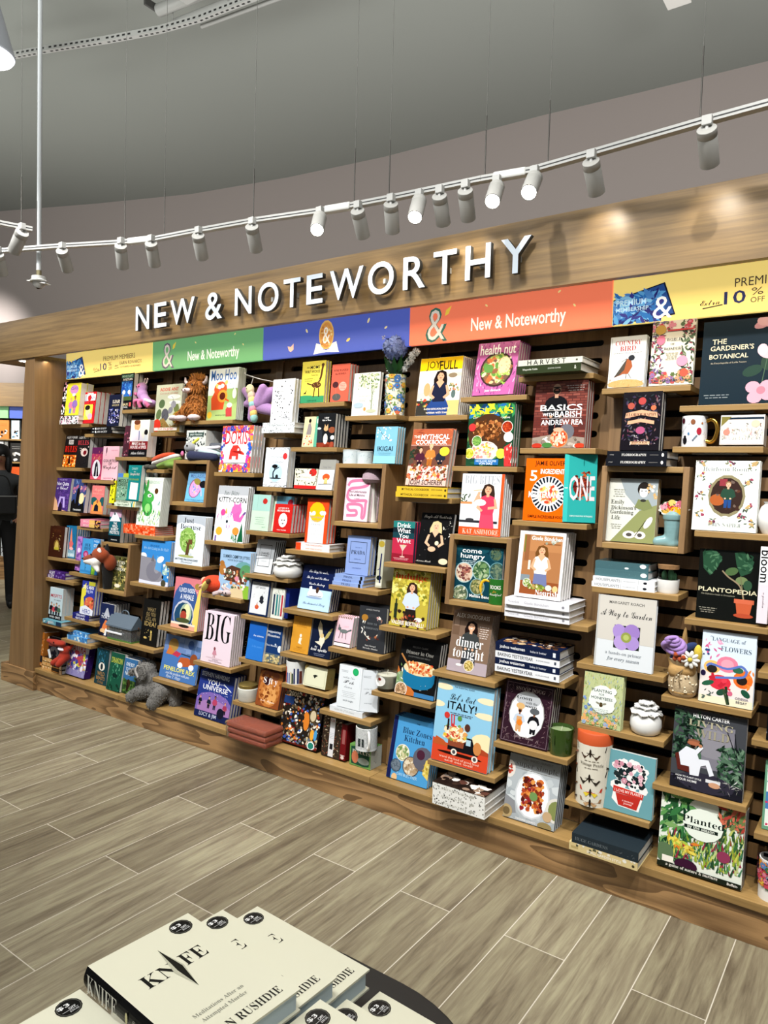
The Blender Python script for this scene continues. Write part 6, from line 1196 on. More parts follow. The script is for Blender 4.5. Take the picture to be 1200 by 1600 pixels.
BK(-3.0304,2.6724,1.1,0.2314,0.3004,0.014,7.7,2,'white picture book with unicorn and pink cat-mermaid','edeef2',[('r',0,.84,1,1,'b4b8be'),('t','Itty Bitty',.45,.86,.5,'3c4c40','i',1.0),('t','KITTY-CORN',.5,.75,.92,'14201a','b',2.1),('e',.68,.57,.17,.14,'e06cb0',0),('p',[(.56,.6),(.58,.72),(.66,.64)],'e06cb0'),('p',[(.7,.66),(.8,.72),(.82,.6)],'e06cb0'),('p',[(.56,.48),(.62,.38),(.85,.36),(.95,.5),(.9,.52),(.8,.44),(.78,.56)],'d864ac'),('e',.94,.52,.06,.03,'6c4c8c',40),('e',.3,.28,.24,.2,'f6f6fa',0),('e',.24,.1,.2,.18,'f6f6fa',0),('p',[(.3,.5),(.34,.62),(.38,.5)],'dca848'),('s',.02,.3,.2,.5,8,.09,['8c4c9c','c85ca8'],'v'),('s',.38,.22,.55,.5,12,.09,['6c3c8c','b06cc0','d88cc0'],'v'),('e',.24,.52,.08,.08,'e84c94',0),('e',.4,.36,.04,.04,'24303c',0),('e',.17,.18,.11,.1,'e9a83c',0),('s',.55,.0,.95,.16,16,.13,['1f6c44','2f8c5c','124c30'],'v'),('p',[(.8,.02),(.9,.36),(.99,.02)],'1c5c3c'),('e',.72,.2,.11,.09,'e89040',0),('r',.05,.0,.1,.1,'6c4c9c')])
BK(-3.3212,2.644,0.9538,0.2401,0.2705,0.012,5.1,3,'pale blue picture book with black serif title and round green tree','dde6f0',[('r',0,.8,1,1,'b4bcc6'),('e',.5,.78,.52,.1,'dde6f0',0),('t','Just',.42,.9,.36,'1a1a1c','S',1.3),('t','Because',.5,.775,.72,'1a1a1c','S',1.4),('e',.43,.5,.28,.3,'8cb45c',0),('s',.18,.36,.68,.66,70,.05,['7ca44c','a0c46c','6c9440','b8d488'],'o'),('p',[(.38,.18),(.42,.4),(.36,.5),(.5,.42),(.52,.5),(.5,.18)],'5c4430'),('r',.46,.42,.6,.52,'6c4c34'),('e',.42,.17,.28,.03,'a8b070',0),('f',.58,.18,.2,'d8b090','3c2a20','e8ecf0','c8d0d8'),('t','MATTHEW McCONAUGHEY',.45,.1,.8,'5c6874','b',1.0),('t','Illustrated',.45,.05,.4,'8c98a4','i',1.0)])  # grey top band is the shadow of the ledge above, painted on
BK(-3.3279,2.6334,0.5915,0.2243,0.2845,0.014,7.3,3,'pink-cornered picture book with blue whale arch and reading child','d47c84',[('e',.45,.55,.45,.45,'3f5c94',0),('r',0,.0,.9,.55,'3f5c94'),('t','I LIVED INSIDE',.48,.76,.6,'e6ecf6','b',1.6),('t','A WHALE',.5,.63,.5,'eef2f8','b',1.6),('p',[(.9,.0),(.75,.2),(.92,.8),(1,.85),(1,0)],'e8d06c'),('e',.44,.28,.38,.36,'c8ccd8',0),('e',.44,.26,.35,.33,'2a4c6c',0),('e',.52,.3,.22,.26,'a8bca0',0),('e',.55,.34,.12,.2,'e8e4b0',0),('e',.44,.33,.1,.09,'1e1a18',0),('e',.44,.26,.12,.12,'a84838',0),('e',.44,.17,.26,.06,'4c5434',0),('r',0,0,.9,.1,'e0a48c'),('r',0,.08,.9,.12,'eadcc8'),('e',.5,.06,.2,.04,'2c2420',0),('e',.85,.86,.1,.08,'a08044',0),('s',.0,.55,.9,.9,6,.025,['f0e8c8'],'d')])
BK(-3.4013,2.6143,0.2987,0.309,0.2414,0.012,13.0,0,'blue picture book with fox-coloured children and yellow title','4a74b0',[('r',0,.62,1,1,'6a84b4'),('s',0,.7,1,1,8,.16,['5c78a8','7c94c0','54709c'],'q'),('e',.72,.86,.08,.08,'44609c',0),('e',.25,.78,.14,.12,'a88448',0),('p',[(.08,.55),(.15,.75),(.25,.66),(.4,.6),(.35,.55)],'c8763c'),('p',[(.25,.56),(.35,.66),(.5,.62),(.42,.52)],'b83c54'),('l',[(.5,.62),(.75,.6)],.02,'2c3c54'),('p',[(.45,.42),(.5,.54),(.7,.56),(.85,.48),(.8,.38),(.6,.34)],'b45c34'),('e',.85,.55,.1,.1,'8a4c2c',0),('e',.52,.36,.07,.05,'f2f2f2',0),('e',.82,.36,.07,.05,'f2f2f2',0),('t','PENELOPE REX',.52,.24,.84,'f0e84c','b',1.7),('t','and the problem with pets',.5,.13,.65,'eef4fa','i',1.0),('t','Ryan T. Higgs',.4,.05,.4,'dfe8f4','i',1.0)])
BK(-3.0787,2.5994,0.146,0.2677,0.2455,0.02,11.7,3,'indigo picture book of stargazing children under white title','2c3c84',[('r',0,.82,1,1,'1e2850'),('e',.5,.25,.6,.3,'7c64ac',0),('e',.55,.2,.5,.2,'a078b0',0),('r',0,0,1,.14,'1e2850'),('t','STEPHEN HAWKING',.45,.93,.8,'c4cce0','b',1.4),('t','YOU',.42,.78,.36,'f0f2f8','b',1.3),('t','AND THE',.68,.78,.14,'cfd4e8','b',1.0),('t','UNIVERSE',.5,.66,.72,'f0f2f8','b',1.5),('l',[(.72,.8),(.95,.68)],.02,'dfe8f4'),('s',.0,.4,1,.62,26,.012,['e8ecf8'],'d'),('f',.12,.24,.22,'d8a080','a83c34','1c1e2c','141620'),('f',.38,.22,.26,'d0a080','1a1616','22283c','141620'),('f',.55,.22,.3,'8c5a40','1c1412','b04464','2a2c44'),('f',.85,.18,.26,'d8a080','8c3c3c','9c3c5c','141620'),('e',.75,.18,.1,.1,'1c1e30',0),('t','LUCY & JIM',.4,.07,.5,'b8c0dc','b',1.0)])
BK(-3.0466,2.6124,0.4497,0.2272,0.2712,0.016,6.9,4,'pale pink picture book with tall thin black capitals','e6d4e0',[('r',0,.0,.02,1,'f0e8ee'),('t','BIG',.5,.7,.86,'1a1a1c','N',2.0),('e',.45,.29,.035,.04,'8a4a50',0),('p',[(.38,.17),(.42,.26),(.5,.26),(.54,.17)],'c88a9c'),('l',[(.43,.17),(.43,.1)],.02,'a86a70'),('l',[(.48,.17),(.48,.1)],.02,'a86a70'),('e',.46,.1,.3,.02,'d4bcc8',0),('t','written by',.5,.07,.2,'94808c','b',1.0),('t','VASHTI HARRISON',.5,.04,.45,'94808c','b',1.0)],bookend=1)
BK(-2.955,2.6448,0.815,0.2295,0.2448,0.012,4.5,2,'light blue picture book of woodland critters at a cabin','9cbcdc',[('e',.8,.6,.3,.2,'6ca0a4',0),('t','SUMMER CAMP',.35,.87,.5,'2a3c4c','b',1.6),('t','CRITTER JITTERS',.72,.86,.5,'2a3c4c','b',1.6),('t','words by Jo Lane',.5,.79,.5,'445464','b',1.0),('p',[(.2,.35),(.2,.6),(.4,.68),(.8,.62),(.85,.3)],'54382c'),('e',.1,.58,.12,.14,'b07840',0),('e',.08,.7,.08,.07,'a87038',0),('e',.88,.56,.2,.18,'5c9464',0),('p',[(.85,.0),(.7,.3),(1,.28),(1,0)],'8cb840'),('p',[(.3,.0),(.5,.3),(.8,.2),(.85,0)],'d8c49c'),('s',.15,.2,.9,.6,36,.07,['e8dccc','d8b48c','8a4c38','f0e8e0','c8784c','5c6c54'],'o'),('f',.6,.28,.25,'e0b48c','c89048','d88ca0','8a5c48')])
bird_red_plush(-3.0025,2.6825,0.815,0.1847,0.1023,'round orange-red plush bird with yellow beak lying on ledge')
bunny_plush(-2.908,2.6825,0.815,0.1361,0.0454,'small pinkish-grey plush bunny slumped beside the red plush bird')
BK(-2.4696,2.7289,1.825,0.1521,0.2073,0.02,4.5,1,'yellow hardback with a spotted giraffe','ecdf5c',[('r',0,0,1,.16,'3f9468'),('e',.2,.14,.4,.06,'3f9468',0),('t','MOMS',.55,.85,.4,'1a1a1c','b',1.0),('t','ARE',.25,.85,.12,'1a1a1c','b',1.0),('t','WAY WORSE',.45,.75,.65,'1a1a1c','b',1.3),('t','THAN YOU',.55,.66,.3,'1a1a1c','b',1.0),('l',[(.88,.88),(.82,.6),(.72,.45)],.08,'5a3a24'),('e',.65,.42,.2,.1,'5a3a24',0),('l',[(.6,.4),(.55,.14)],.045,'5a3a24'),('l',[(.74,.42),(.78,.14)],.045,'5a3a24'),('l',[(.5,.42),(.25,.47)],.04,'5a3a24'),('s',.52,.34,.84,.55,22,.03,['d8b468','c8a050'],'d'),('e',.88,.9,.06,.05,'5a3a24',0),('p',[(.1,.22),(.2,.26),(.26,.34),(.22,.22)],'2a2420'),('t','GLENN BOOZE',.5,.05,.4,'24503a','b',1.0),('w',.3,.58,.35,'6c6a30'),('w',.3,.5299999999999999,.308,'6c6a30')],bookend=1)
BK(-2.2764,2.7289,1.825,0.1104,0.1816,0.022,4.6,2,'coral hardback with fan of dark shells','cf6350',[('t','WINE WANTED',.5,.83,.8,'5c2c28','S',1.2),('t','the WOMEN',.5,.74,.6,'5c2c28','S',1.2),('e',.25,.45,.17,.14,'4c2c30',0),('e',.35,.12,.24,.16,'5a5a58',0),('e',.66,.4,.22,.2,'e8a898',0),('w',.66,.46,.3,'a8504a'),('w',.66,.42000000000000004,.264,'a8504a'),('w',.66,.38,.22799999999999998,'a8504a'),('w',.66,.34,.3,'a8504a'),('l',[(.25,.4),(.35,.1)],.01,'a08070')],bookend=1)
BK(-2.1452,2.731,1.7536,0.1531,0.2034,0.022,5.9,0,'cream hardback with pale green tree watercolour','e6e8de',[('l',[(.75,.08),(.74,.5),(.7,.7)],.05,'a0a890'),('l',[(.74,.45),(.85,.75)],.03,'98a088'),('s',.2,.62,.95,.97,70,.06,['8ca070','b4c098','6c8458','d0d4b8'],'o'),('s',.66,.1,.84,.6,30,.03,['7c8c6c','98a488'],'l'),('t','The Wild Chapter',.45,.45,.4,'7c8078','i',1.0),('e',.25,.24,.2,.09,'a9bcc8',0),('e',.5,.15,.05,.06,'c89454',0),('e',.75,.1,.2,.05,'b8bca0',0),('w',.4,.38,.3,'a8aca0'),('w',.4,.34,.264,'a8aca0')],bookend=1)
flower_vase(-1.9229,2.774,1.7536,0.105,0.186,'white floral cylinder vase of blue hydrangea and white sprigs')
BK(-2.4427,2.7166,1.6061,0.1043,0.1524,0.02,8.7,0,'beige paperback with robed lady and teal spine panel','d8c8a0',[('r',.72,0,1,1,'5ca48c'),('e',.36,.86,.08,.1,'1e1c1e',0),('p',[(.2,.4),(.28,.75),(.4,.8),(.52,.6),(.5,.4)],'8c8484'),('s',.1,.03,.6,.35,20,.1,['c8442c','e8dccc','d86a4c'],'o'),('e',.85,.85,.06,.12,'d8ecdc',0)])
BK(-2.3465,2.7166,1.6061,0.1089,0.1658,0.022,4.9,4,'black hardback with ginger and white cat on brick wall','202224',[('t','I SAW',.5,.86,.25,'ffffff','b',1.0),('t','Him in Time',.5,.79,.5,'ffffff','b',1.0),('r',0,0,1,.13,'8a3c2a'),('s',0,.0,1,.12,8,.14,['743020','9c4a34'],'q'),('e',.5,.24,.13,.24,'d8d4cc',0),('e',.5,.54,.13,.11,'c8a478',0),('p',[(.4,.58),(.42,.68),(.5,.6)],'c8a478'),('p',[(.52,.6),(.6,.68),(.62,.58)],'c8a478'),('e',.85,.5,.2,.14,'8c5038',0),('e',.1,.55,.12,.05,'e8ecee',0),('e',.9,.28,.12,.1,'e4e4e2',0),('r',0,.13,.3,.5,'30343a')],bookend=1)
BK(-2.6885,2.6967,1.4024,0.1692,0.2026,0.022,6.1,1,'white paperback edged with black branches and red sticker','e8eef4',[('s',0,.93,1,1,24,.1,['1a1a1c'],'x'),('s',0,0,1,.06,24,.1,['1a1a1c'],'x'),('r',0,0,.02,1,'1a1a1c'),('r',.98,0,1,1,'1a1a1c'),('t','Big Panda',.5,.76,.5,'7a828c','i',1.0),('t','and',.5,.7,.12,'7a828c','i',1.0),('t','Tiny Dragon',.5,.63,.6,'7a828c','i',1.0),('e',.83,.78,.09,.1,'c83a3c',0),('e',.5,.36,.28,.28,'b4d4ec',0),('l',[(.42,.22),(.4,.36),(.46,.45),(.4,.52)],.05,'1a1a1c'),('e',.45,.52,.12,.06,'1a1a1c',0),('l',[(.46,.44),(.62,.5)],.03,'1a1a1c'),('e',.5,.22,.26,.02,'1a1a1c',0),('e',.56,.26,.06,.07,'2a2c30',0),('t','JAMES NORBURY',.5,.11,.4,'7a828c','b',1.0)],bookend=1)
BK(-2.4696,2.6962,1.3967,0.1438,0.0999,0.05,5.7,0,'cream foraging card box with red base and mushroom cap','e4e2cc',[('r',0,0,1,.17,'c42a2a'),('e',.82,.82,.17,.13,'c8302e',0),('s',0,.2,1,.98,30,.07,['2c3a26','3c4c30','6c5c34','1e241c'],'l'),('r',.25,.42,.75,.72,'ece8d8'),('t','Foraging',.5,.57,.4,'5c5040','i',1.0)],box=1)
BK(-2.3241,2.6962,1.3967,0.0988,0.15,0.02,12.4,0,'grey-white paperback with one orange toadstool','dcdce0',[('r',0,.68,1,1,'94948e'),('p',[(0,.68),(1,.76),(1,.66),(0,.66)],'94948e'),('e',.52,.42,.24,.17,'c8552c',0),('p',[(.42,.18),(.44,.38),(.62,.38),(.66,.18)],'c8b878'),('l',[(.1,.18),(.92,.2)],.03,'2a2c2a'),('t','Fungi Tales',.5,.74,.5,'78787a','b',1.0),('t','KATE SPROUT',.5,.08,.5,'a8a8ac','b',1.0)])
tin(-2.1527,2.7522,1.5298,0.0817,0.0642,'pale blue patterned candle tin, left of a pair')
tin(-2.0707,2.7522,1.5298,0.0738,0.0578,'pale blue patterned candle tin, right of a pair')
BK(-1.9932,2.7092,1.5298,0.1226,0.1705,0.02,7.3,2,'soft blue hardback with white blossom branch','7cb4cc',[('l',[(.1,.98),(.3,.8),(.7,.62)],.02,'3c4c5c'),('s',.05,.6,.8,.98,24,.07,['e4ecf0','c8d8e0'],'f'),('t','IKIGAI',.5,.4,.7,'1c2c3c','b',1.0),('w',.5,.28,.6,'54849c'),('w',.5,.23000000000000004,.528,'54849c'),('r',0,0,1,.2,'8cd0e4')])
BK(-2.1583,2.7055,1.2569,0.1419,0.2046,0.026,6.6,3,'blush hardback with looping pink squiggle','eccfdc',[('l',[(.1,.82),(.25,.92),(.85,.94),(.9,.84),(.6,.78),(.2,.74),(.1,.62),(.12,.52),(.3,.46),(.85,.48),(.88,.4),(.86,.12),(.76,.1),(.72,.36),(.2,.38),(.15,.3),(.25,.24),(.5,.24),(.52,.14),(.14,.12)],.1,'d8789c'),('t','The Unfortunate',.5,.68,.75,'1a1a1c','b',1.0),('t','Life of Mimmo',.5,.6,.65,'1a1a1c','b',1.0),('t','a novel',.5,.52,.2,'6c4c58','b',1.0)])
mushroom_ornament(-2.0237,2.7555,1.2569,0.0809,0.2738,'pinkish mushroom ornament with white stem inside oak cube')
BK(-2.7496,2.6745,1.1743,0.1269,0.1868,0.022,6.8,0,'mint green paperback with red round sticker','c4dcc8',[('r',0,.55,1,1,'a4ccc4'),('e',.7,.82,.13,.12,'b8342e',0),('l',[(.3,.95),(.28,.6)],.012,'8cb4a8'),('w',.5,.36,.55,'7c9c88'),('w',.5,.3,.48400000000000004,'7c9c88'),('w',.5,.24,.41800000000000004,'7c9c88'),('w',.5,.18,.55,'7c9c88'),('t','MATT',.75,.1,.2,'8cac98','b',1.0)])
BK(-2.6452,2.6975,1.1743,0.1525,0.1829,0.022,10.5,0,'teal-blue paperback partly behind a red hardback','6c9cac',[('r',0,0,.22,1,'cfe0c8'),('r',.22,.7,1,1,'5c8ca0'),('e',.85,.82,.12,.12,'8c2430',0)])
BK(-2.5885,2.6745,1.1743,0.1208,0.1432,0.022,7.6,4,'red hardback with stencilled white face','c22824',[('t','LETTERS OF A',.5,.86,.6,'f0e0dc','b',1.0),('t','BROKEN MUSE',.5,.77,.7,'f6ece8','b',1.0),('e',.52,.44,.24,.3,'f2f0ee',0),('e',.52,.4,.15,.2,'d8d4d4',0),('p',[(.34,.25),(.3,.5),(.4,.66),(.42,.3)],'f2f0ee'),('e',.46,.44,.03,.03,'1a1a1c',0),('e',.6,.44,.03,.03,'1a1a1c',0),('e',.53,.32,.05,.02,'1a1a1c',0),('t','HOLLY MADDEN',.5,.09,.5,'f0dcd8','b',1.0)])
BK(-2.39,2.695,1.1363,0.1381,0.217,0.022,5.7,2,'orange hardback with yellow sun over white panel','dc4c24',[('p',[(.12,0),(.12,.7),(.85,.7),(.85,0)],'e6e8ea'),('e',.48,.7,.36,.36,'eab81c',0),('s',.12,.64,.85,.7,8,.14,['e6e8ea'],'d'),('t','WHEN THINGS',.48,.58,.62,'8c94a0','S',1.0),('t',"DON'T GO",.48,.5,.45,'8c94a0','S',1.0),('t','YOUR WAY',.48,.42,.5,'8c94a0','S',1.0),('w',.48,.33,.3,'b4b8c0'),('w',.48,.28,.264,'b4b8c0'),('t','HAEMIN SUNIM',.48,.2,.5,'9ca0a8','S',1.0),('w',.48,.12,.4,'b8bcc4'),('w',.48,.07999999999999999,.35200000000000004,'b8bcc4')],bookend=1)
BK(-2.7382,2.686,0.9539,0.13,0.1732,0.015,13.0,4,'silver-grey fashion hardback with black outlined frame','dadfe4',[('r',0,.5,1,1,'9ea2a6'),('p',[(.0,.42),(1,.55),(1,.45),(0,.4)],'9ea2a6'),('r',.2,.84,.84,.855,'1a1a1c'),('r',.2,.2,.84,.215,'1a1a1c'),('r',.2,.2,.215,.855,'1a1a1c'),('r',.825,.2,.84,.855,'1a1a1c'),('t','CHANEL',.52,.6,.5,'1a1a1c','b',1.2),('t','IN A MOMENT',.52,.53,.45,'1a1a1c','b',1.0),('t','a style story',.52,.36,.3,'8a9096','b',1.0)],edge='15161a')  # darker upper half paints in the shadow cast by the ledge above
lotus_jar(-2.4939,2.696,0.9539,0.1603,0.0989,'white ceramic jar with petal lid beside the silver-grey hardback')
BK(-2.4072,2.6719,0.8091,0.2005,0.2155,0.0174,13.0,3,'navy hardback with light blue lower half and white horse drawing','19244a',[('p',[(0,0),(0,.47),(1,.47),(1,0)],'b4d4f0'),('t','The Boy,the mole,',.5,.86,.62,'e8ecf4','c',1.3),('t','The fox and the Horse',.5,.72,.7,'e8ecf4','c',1.3),('t','Charlie Mackesy',.5,.58,.5,'e8ecf4','c',1.3),('e',.5,.36,.25,.12,'e6eaf0',0),('p',[(.3,.36),(.28,.52),(.36,.54),(.4,.4)],'e6eaf0'),('e',.55,.46,.05,.08,'4a3428',0),('e',.48,.28,.26,.03,'8ca4c4',0),('l',[(.3,.32),(.7,.32)],.012,'38465c'),('t','The Animated Story',.5,.13,.7,'38465c','c',1.2)])
BK(-2.1276,2.6896,1.0066,0.1352,0.1821,0.024,7.0,1,'periwinkle fashion hardback with thin black frame','869ccf',[('r',.14,.84,.86,.853,'1a1a1c'),('r',.14,.3,.86,.313,'1a1a1c'),('r',.14,.3,.155,.853,'1a1a1c'),('r',.845,.3,.86,.853,'1a1a1c'),('t','PRADA',.5,.58,.6,'1a1a1c','N',1.1),('t','THE STORY OF',.5,.7,.3,'4c5c8c','b',1.0),('t','a fashion story',.5,.4,.3,'4c5c8c','b',1.0),('t','LAIA FARROW',.5,.17,.4,'54649a','b',1.0)],bookend=1)
SPINE(-1.946,2.6861,0.9553,0.0369,0.2217,0.09,6.0,'grey-green paperback spine with yellow disc and blue ink figure','b8b8a4',[('e',.5,.9,.45,.4,'a8943c',0),('e',.5,.2,.4,.3,'1c2420',0),('r',.1,.04,.9,.1,'d8d8cc'),('l',[(.6,.7),(.55,.4),(.65,.1)],.2,'242a54'),('l',[(.2,.36),(.6,.4)],.1,'242a54')],pages='7c6258')
BK(-2.724,2.6443,0.7408,0.1384,0.1778,0.022,8.7,1,'navy-framed white paperback with inky flying witch drawing','1e2c4c',[('r',.06,.05,.92,.95,'dcdfe2'),('r',.06,.86,.92,.95,'9ca0a4'),('t','A LITTLE HOUSE',.5,.9,.7,'2a2e38','b',1.0),('t','LEFT BACKS',.5,.8,.5,'54585e','b',1.0),('s',.1,.1,.9,.75,24,.06,['8c9096','b4b8bc'],'x'),('e',.62,.5,.1,.1,'22242c',0),('p',[(.5,.4),(.6,.55),(.75,.42),(.66,.34)],'2a2c34'),('e',.42,.24,.1,.08,'c8402c',0),('p',[(.36,.22),(.42,.38),(.48,.22)],'c86a3c'),('s',.2,.55,.85,.7,4,.07,['2a2c34'],'v')])
BK(-2.5714,2.6526,0.7408,0.0833,0.1505,0.028,6.7,0,'cream box set with striped dark, teal and red bookmarks','dcdfd6',[('s',.05,.82,.95,.98,20,.06,['8c9488','b8b8a8','6c7468'],'o'),('r',.12,.12,.26,.8,'22304c'),('r',.36,.1,.5,.8,'2f7c7c'),('r',.58,.1,.7,.8,'5c8c8c'),('r',.78,.1,.92,.8,'b03c48')])
SPINE(-2.5001,2.6652,0.7408,0.036,0.1514,0.09,6.0,'plain royal blue paperback spine beside striped box set','1c2c74',[],bookend=1)
BK(-2.6929,2.6021,0.5216,0.1192,0.1925,0.02,10.5,0,'plain bright blue paperback with small white words','2560b4',[('r',0,0,1,.5,'2f74c8'),('p',[(0,.45),(0,.55),(1,.48),(1,.4)],'2f74c8'),('t','the universe',.6,.64,.6,'c8dcf0','b',1.0),('t','is the answer',.6,.36,.6,'5c9ce0','i',1.0)])
BK(-2.6,2.6203,0.5216,0.1262,0.1873,0.022,8.2,3,'night-blue paperback with white serif title above sandy rocks','1f3c6c',[('t','Disappointing',.5,.82,.8,'eef2f6','S',1.0),('t','Affirmations',.5,.72,.75,'eef2f6','S',1.0),('r',0,0,1,.25,'5a6a74'),('s',0,0,1,.2,34,.09,['c8b47c','e0cc94','8c8460','a89c70'],'o'),('e',.95,.4,.12,.14,'dfe6e8',0),('e',.05,.52,.09,.1,'dfe8ec',0),('e',.7,.5,.04,.04,'c8d8e8',0),('t','Dave Maxwell',.5,.46,.6,'c8d4e4','b',1.0)])
BK(-2.4195,2.6374,0.5962,0.1174,0.1754,0.024,9.9,1,'ochre hardback with small white genie figure','cf9436',[('t','MERLE',.5,.82,.4,'a46c24','S',1.3),('t','CONWELL',.5,.74,.55,'a46c24','S',1.3),('e',.5,.48,.06,.07,'f0e8d8',0),('p',[(.4,.26),(.44,.42),(.58,.42),(.54,.3),(.6,.24)],'eee4d0'),('t','FABLES',.5,.15,.3,'a46c24','b',1.0),('w',.5,.1,.7,'b47c2c'),('w',.5,.060000000000000005,.616,'b47c2c')])
BK(-2.2965,2.6354,0.5962,0.1329,0.1825,0.02,13.0,3,'midnight navy hardback with pale barn owl in flight','1a2238',[('p',[(.3,.95),(.25,.75),(.42,.5),(.58,.45),(.5,.65),(.42,.85)],'c8bc9c'),('p',[(.95,.8),(.8,.55),(.58,.42),(.68,.6),(.85,.78)],'a89c60'),('e',.52,.45,.13,.16,'dcd4c0',0),('p',[(.2,.38),(.45,.42),(.5,.3)],'d8d0bc'),('p',[(.48,.38),(.52,.2),(.6,.36)],'e0d8c8'),('e',.5,.56,.08,.08,'d0b884',0),('t','the',.3,.26,.12,'e8e8ea','I',1.0),('t','lost spells',.45,.18,.75,'f0f0f2','I',1.2),('w',.5,.08,.5,'8c94ac'),('w',.5,.04,.44,'8c94ac')])
BK(-2.1476,2.6444,0.6678,0.095,0.1408,0.02,13.0,2,'pink spiral notepad with grey fox drawing','e8c0cc',[('r',0,0,1,.1,'f0dfe4'),('r',0,.1,1,.13,'2c2a30'),('e',.5,.5,.26,.1,'6c7474',0),('e',.22,.57,.1,.09,'5c6464',0),('p',[(.14,.62),(.16,.74),(.24,.64)],'4c5454'),('l',[(.3,.45),(.25,.25)],.04,'4c5454'),('l',[(.65,.45),(.68,.25)],.04,'4c5454'),('l',[(.45,.45),(.46,.27)],.04,'4c5454'),('l',[(.74,.52),(.95,.58)],.08,'5c6464'),('t','LIGHT',.62,.66,.3,'c8a0ac','b',1.0),('e',.1,.96,.03,.06,'6c5a40',0),('e',.21000000000000002,.96,.03,.06,'6c5a40',0),('e',.32,.96,.03,.06,'6c5a40',0),('e',.43000000000000005,.96,.03,.06,'6c5a40',0),('e',.54,.96,.03,.06,'6c5a40',0),('e',.65,.96,.03,.06,'6c5a40',0),('e',.76,.96,.03,.06,'6c5a40',0),('e',.87,.96,.03,.06,'6c5a40',0)])
BK(-2.021,2.6581,0.6678,0.1532,0.205,0.0199,5.6,4,'charcoal hardback with ring of foxes and white leaves','34363a',[('t','A WILD CHAPTER',.5,.93,.5,'a8a8a8','b',1.0),('e',.5,.55,.38,.4,'3c3e42',0),('s',.1,.3,.35,.8,14,.11,['e4e0d8','c8b48c','f0ece4'],'l'),('s',.3,.25,.8,.38,12,.1,['b86a3c','8a4028','e0dcd0','54302a'],'l'),('s',.65,.55,.88,.82,10,.1,['d8a0a0','e8d8d0','8c6c60'],'l'),('e',.22,.74,.12,.1,'a87834',0),('e',.5,.55,.28,.3,'34363a',0),('t','HOW TO',.5,.62,.36,'74787c','N',1.0),('t','HIBERNATE',.5,.52,.5,'74787c','N',1.0),('t','Sara Stewart',.5,.13,.4,'c8c8c8','S',1.0),('t','Mercedes Morden',.5,.07,.55,'c8c8c8','S',1.0)])
mug_books(-2.3821,2.6469,0.4499,0.1101,0.1096,'white mug printed with coloured book spines')
BK(-2.3017,2.6073,0.4499,0.1388,0.0979,0.06,10.8,0,'cream gift box with tiny bird and gold corner','d8d8bc',[('r',.05,.06,.94,.07,'a8a480'),('r',.05,.9,.94,.91,'a8a480'),('r',.05,.06,.06,.91,'a8a480'),('r',.93,.06,.94,.91,'a8a480'),('p',[(0,.75),(0,1),(.2,1)],'a08c54'),('p',[(.4,.55),(.5,.6),(.62,.58),(.54,.5),(.48,.42)],'2c2e28')],box=1,spine_r='8c7c4c')
BK(-2.0904,2.6039,0.4005,0.1329,0.193,0.03,6.6,0,'white hardback with green round sticker and grey handwriting','dfe5ea',[('e',.72,.88,.13,.13,'1fa05c',0),('e',.72,.88,.1,.1,'2fae6a',0),('t','calm the',.45,.72,.5,'8c949c','c',1.0),('t','F*ck',.46,.62,.45,'30343a','c',1.0),('t','down',.45,.5,.35,'9ca4ac','c',1.0),('w',.5,.38,.6,'b0b6bc'),('w',.5,.34,.528,'b0b6bc'),('w',.5,.3,.45599999999999996,'b0b6bc'),('w',.5,.26,.6,'b0b6bc'),('t','sarah knight',.5,.17,.45,'7c848c','b',1.0),('w',.25,.87,.3,'8c949c'),('w',.25,.84,.264,'8c949c')])
BK(-1.9617,2.6039,0.4005,0.0899,0.1871,0.03,6.5,0,'white hardback turned aside behind green-stickered one','d9dfe5',[('t','calm the',.5,.55,.5,'9aa2aa','c',1.0),('t','F*ck',.5,.45,.4,'54585e','c',1.0),('t','sarah knight',.5,.2,.4,'8a929a','b',1.0),('w',.4,.85,.4,'8c949c'),('w',.4,.82,.35200000000000004,'8c949c')],yaw=24)
candle_glass(-1.8399,2.6533,0.5161,0.1045,0.1105,'glass candle with white wax and strawberry tag')
candle_jar(-2.6958,2.6322,0.2998,0.1109,0.0868,'cream candle jar with gold lid')
BK(-2.6133,2.5995,0.2998,0.1575,0.1752,0.016,13.0,3,'amber-brown magazine book with close-up face','8a4c2a',[('e',.5,.85,.5,.3,'b0703c',0),('e',.5,.45,.45,.5,'b8743c',0),('e',.55,.35,.3,.3,'d89c5c',0),('e',.5,.9,.35,.2,'94583a',0),('e',.35,.72,.15,.13,'3a2024',0),('t','S',.4,.72,.16,'f0e8e4','S',1.0),('t','Karla Raynor',.5,.16,.6,'f0e4dc','c',1.0),('s',.1,.1,.9,.95,30,.1,['a0602f','c8884c','7c4020'],'o'),('e',.35,.72,.13,.12,'3a2024',0),('t','S ft y',.5,.72,.6,'f4ece8','S',1.0)],edge='4c342c')
wrapped_pack(-2.563,2.5622,0.202,0.2877,0.028,'clear-wrapped rust-red pack, topmost of the stack of three')
wrapped_pack(-2.5587,2.5622,0.174,0.2812,0.028,'clear-wrapped rust-red pack, middle of the stack of three')
wrapped_pack(-2.5544,2.5622,0.146,0.2748,0.028,'clear-wrapped rust-red pack, lowest of the stack of three')
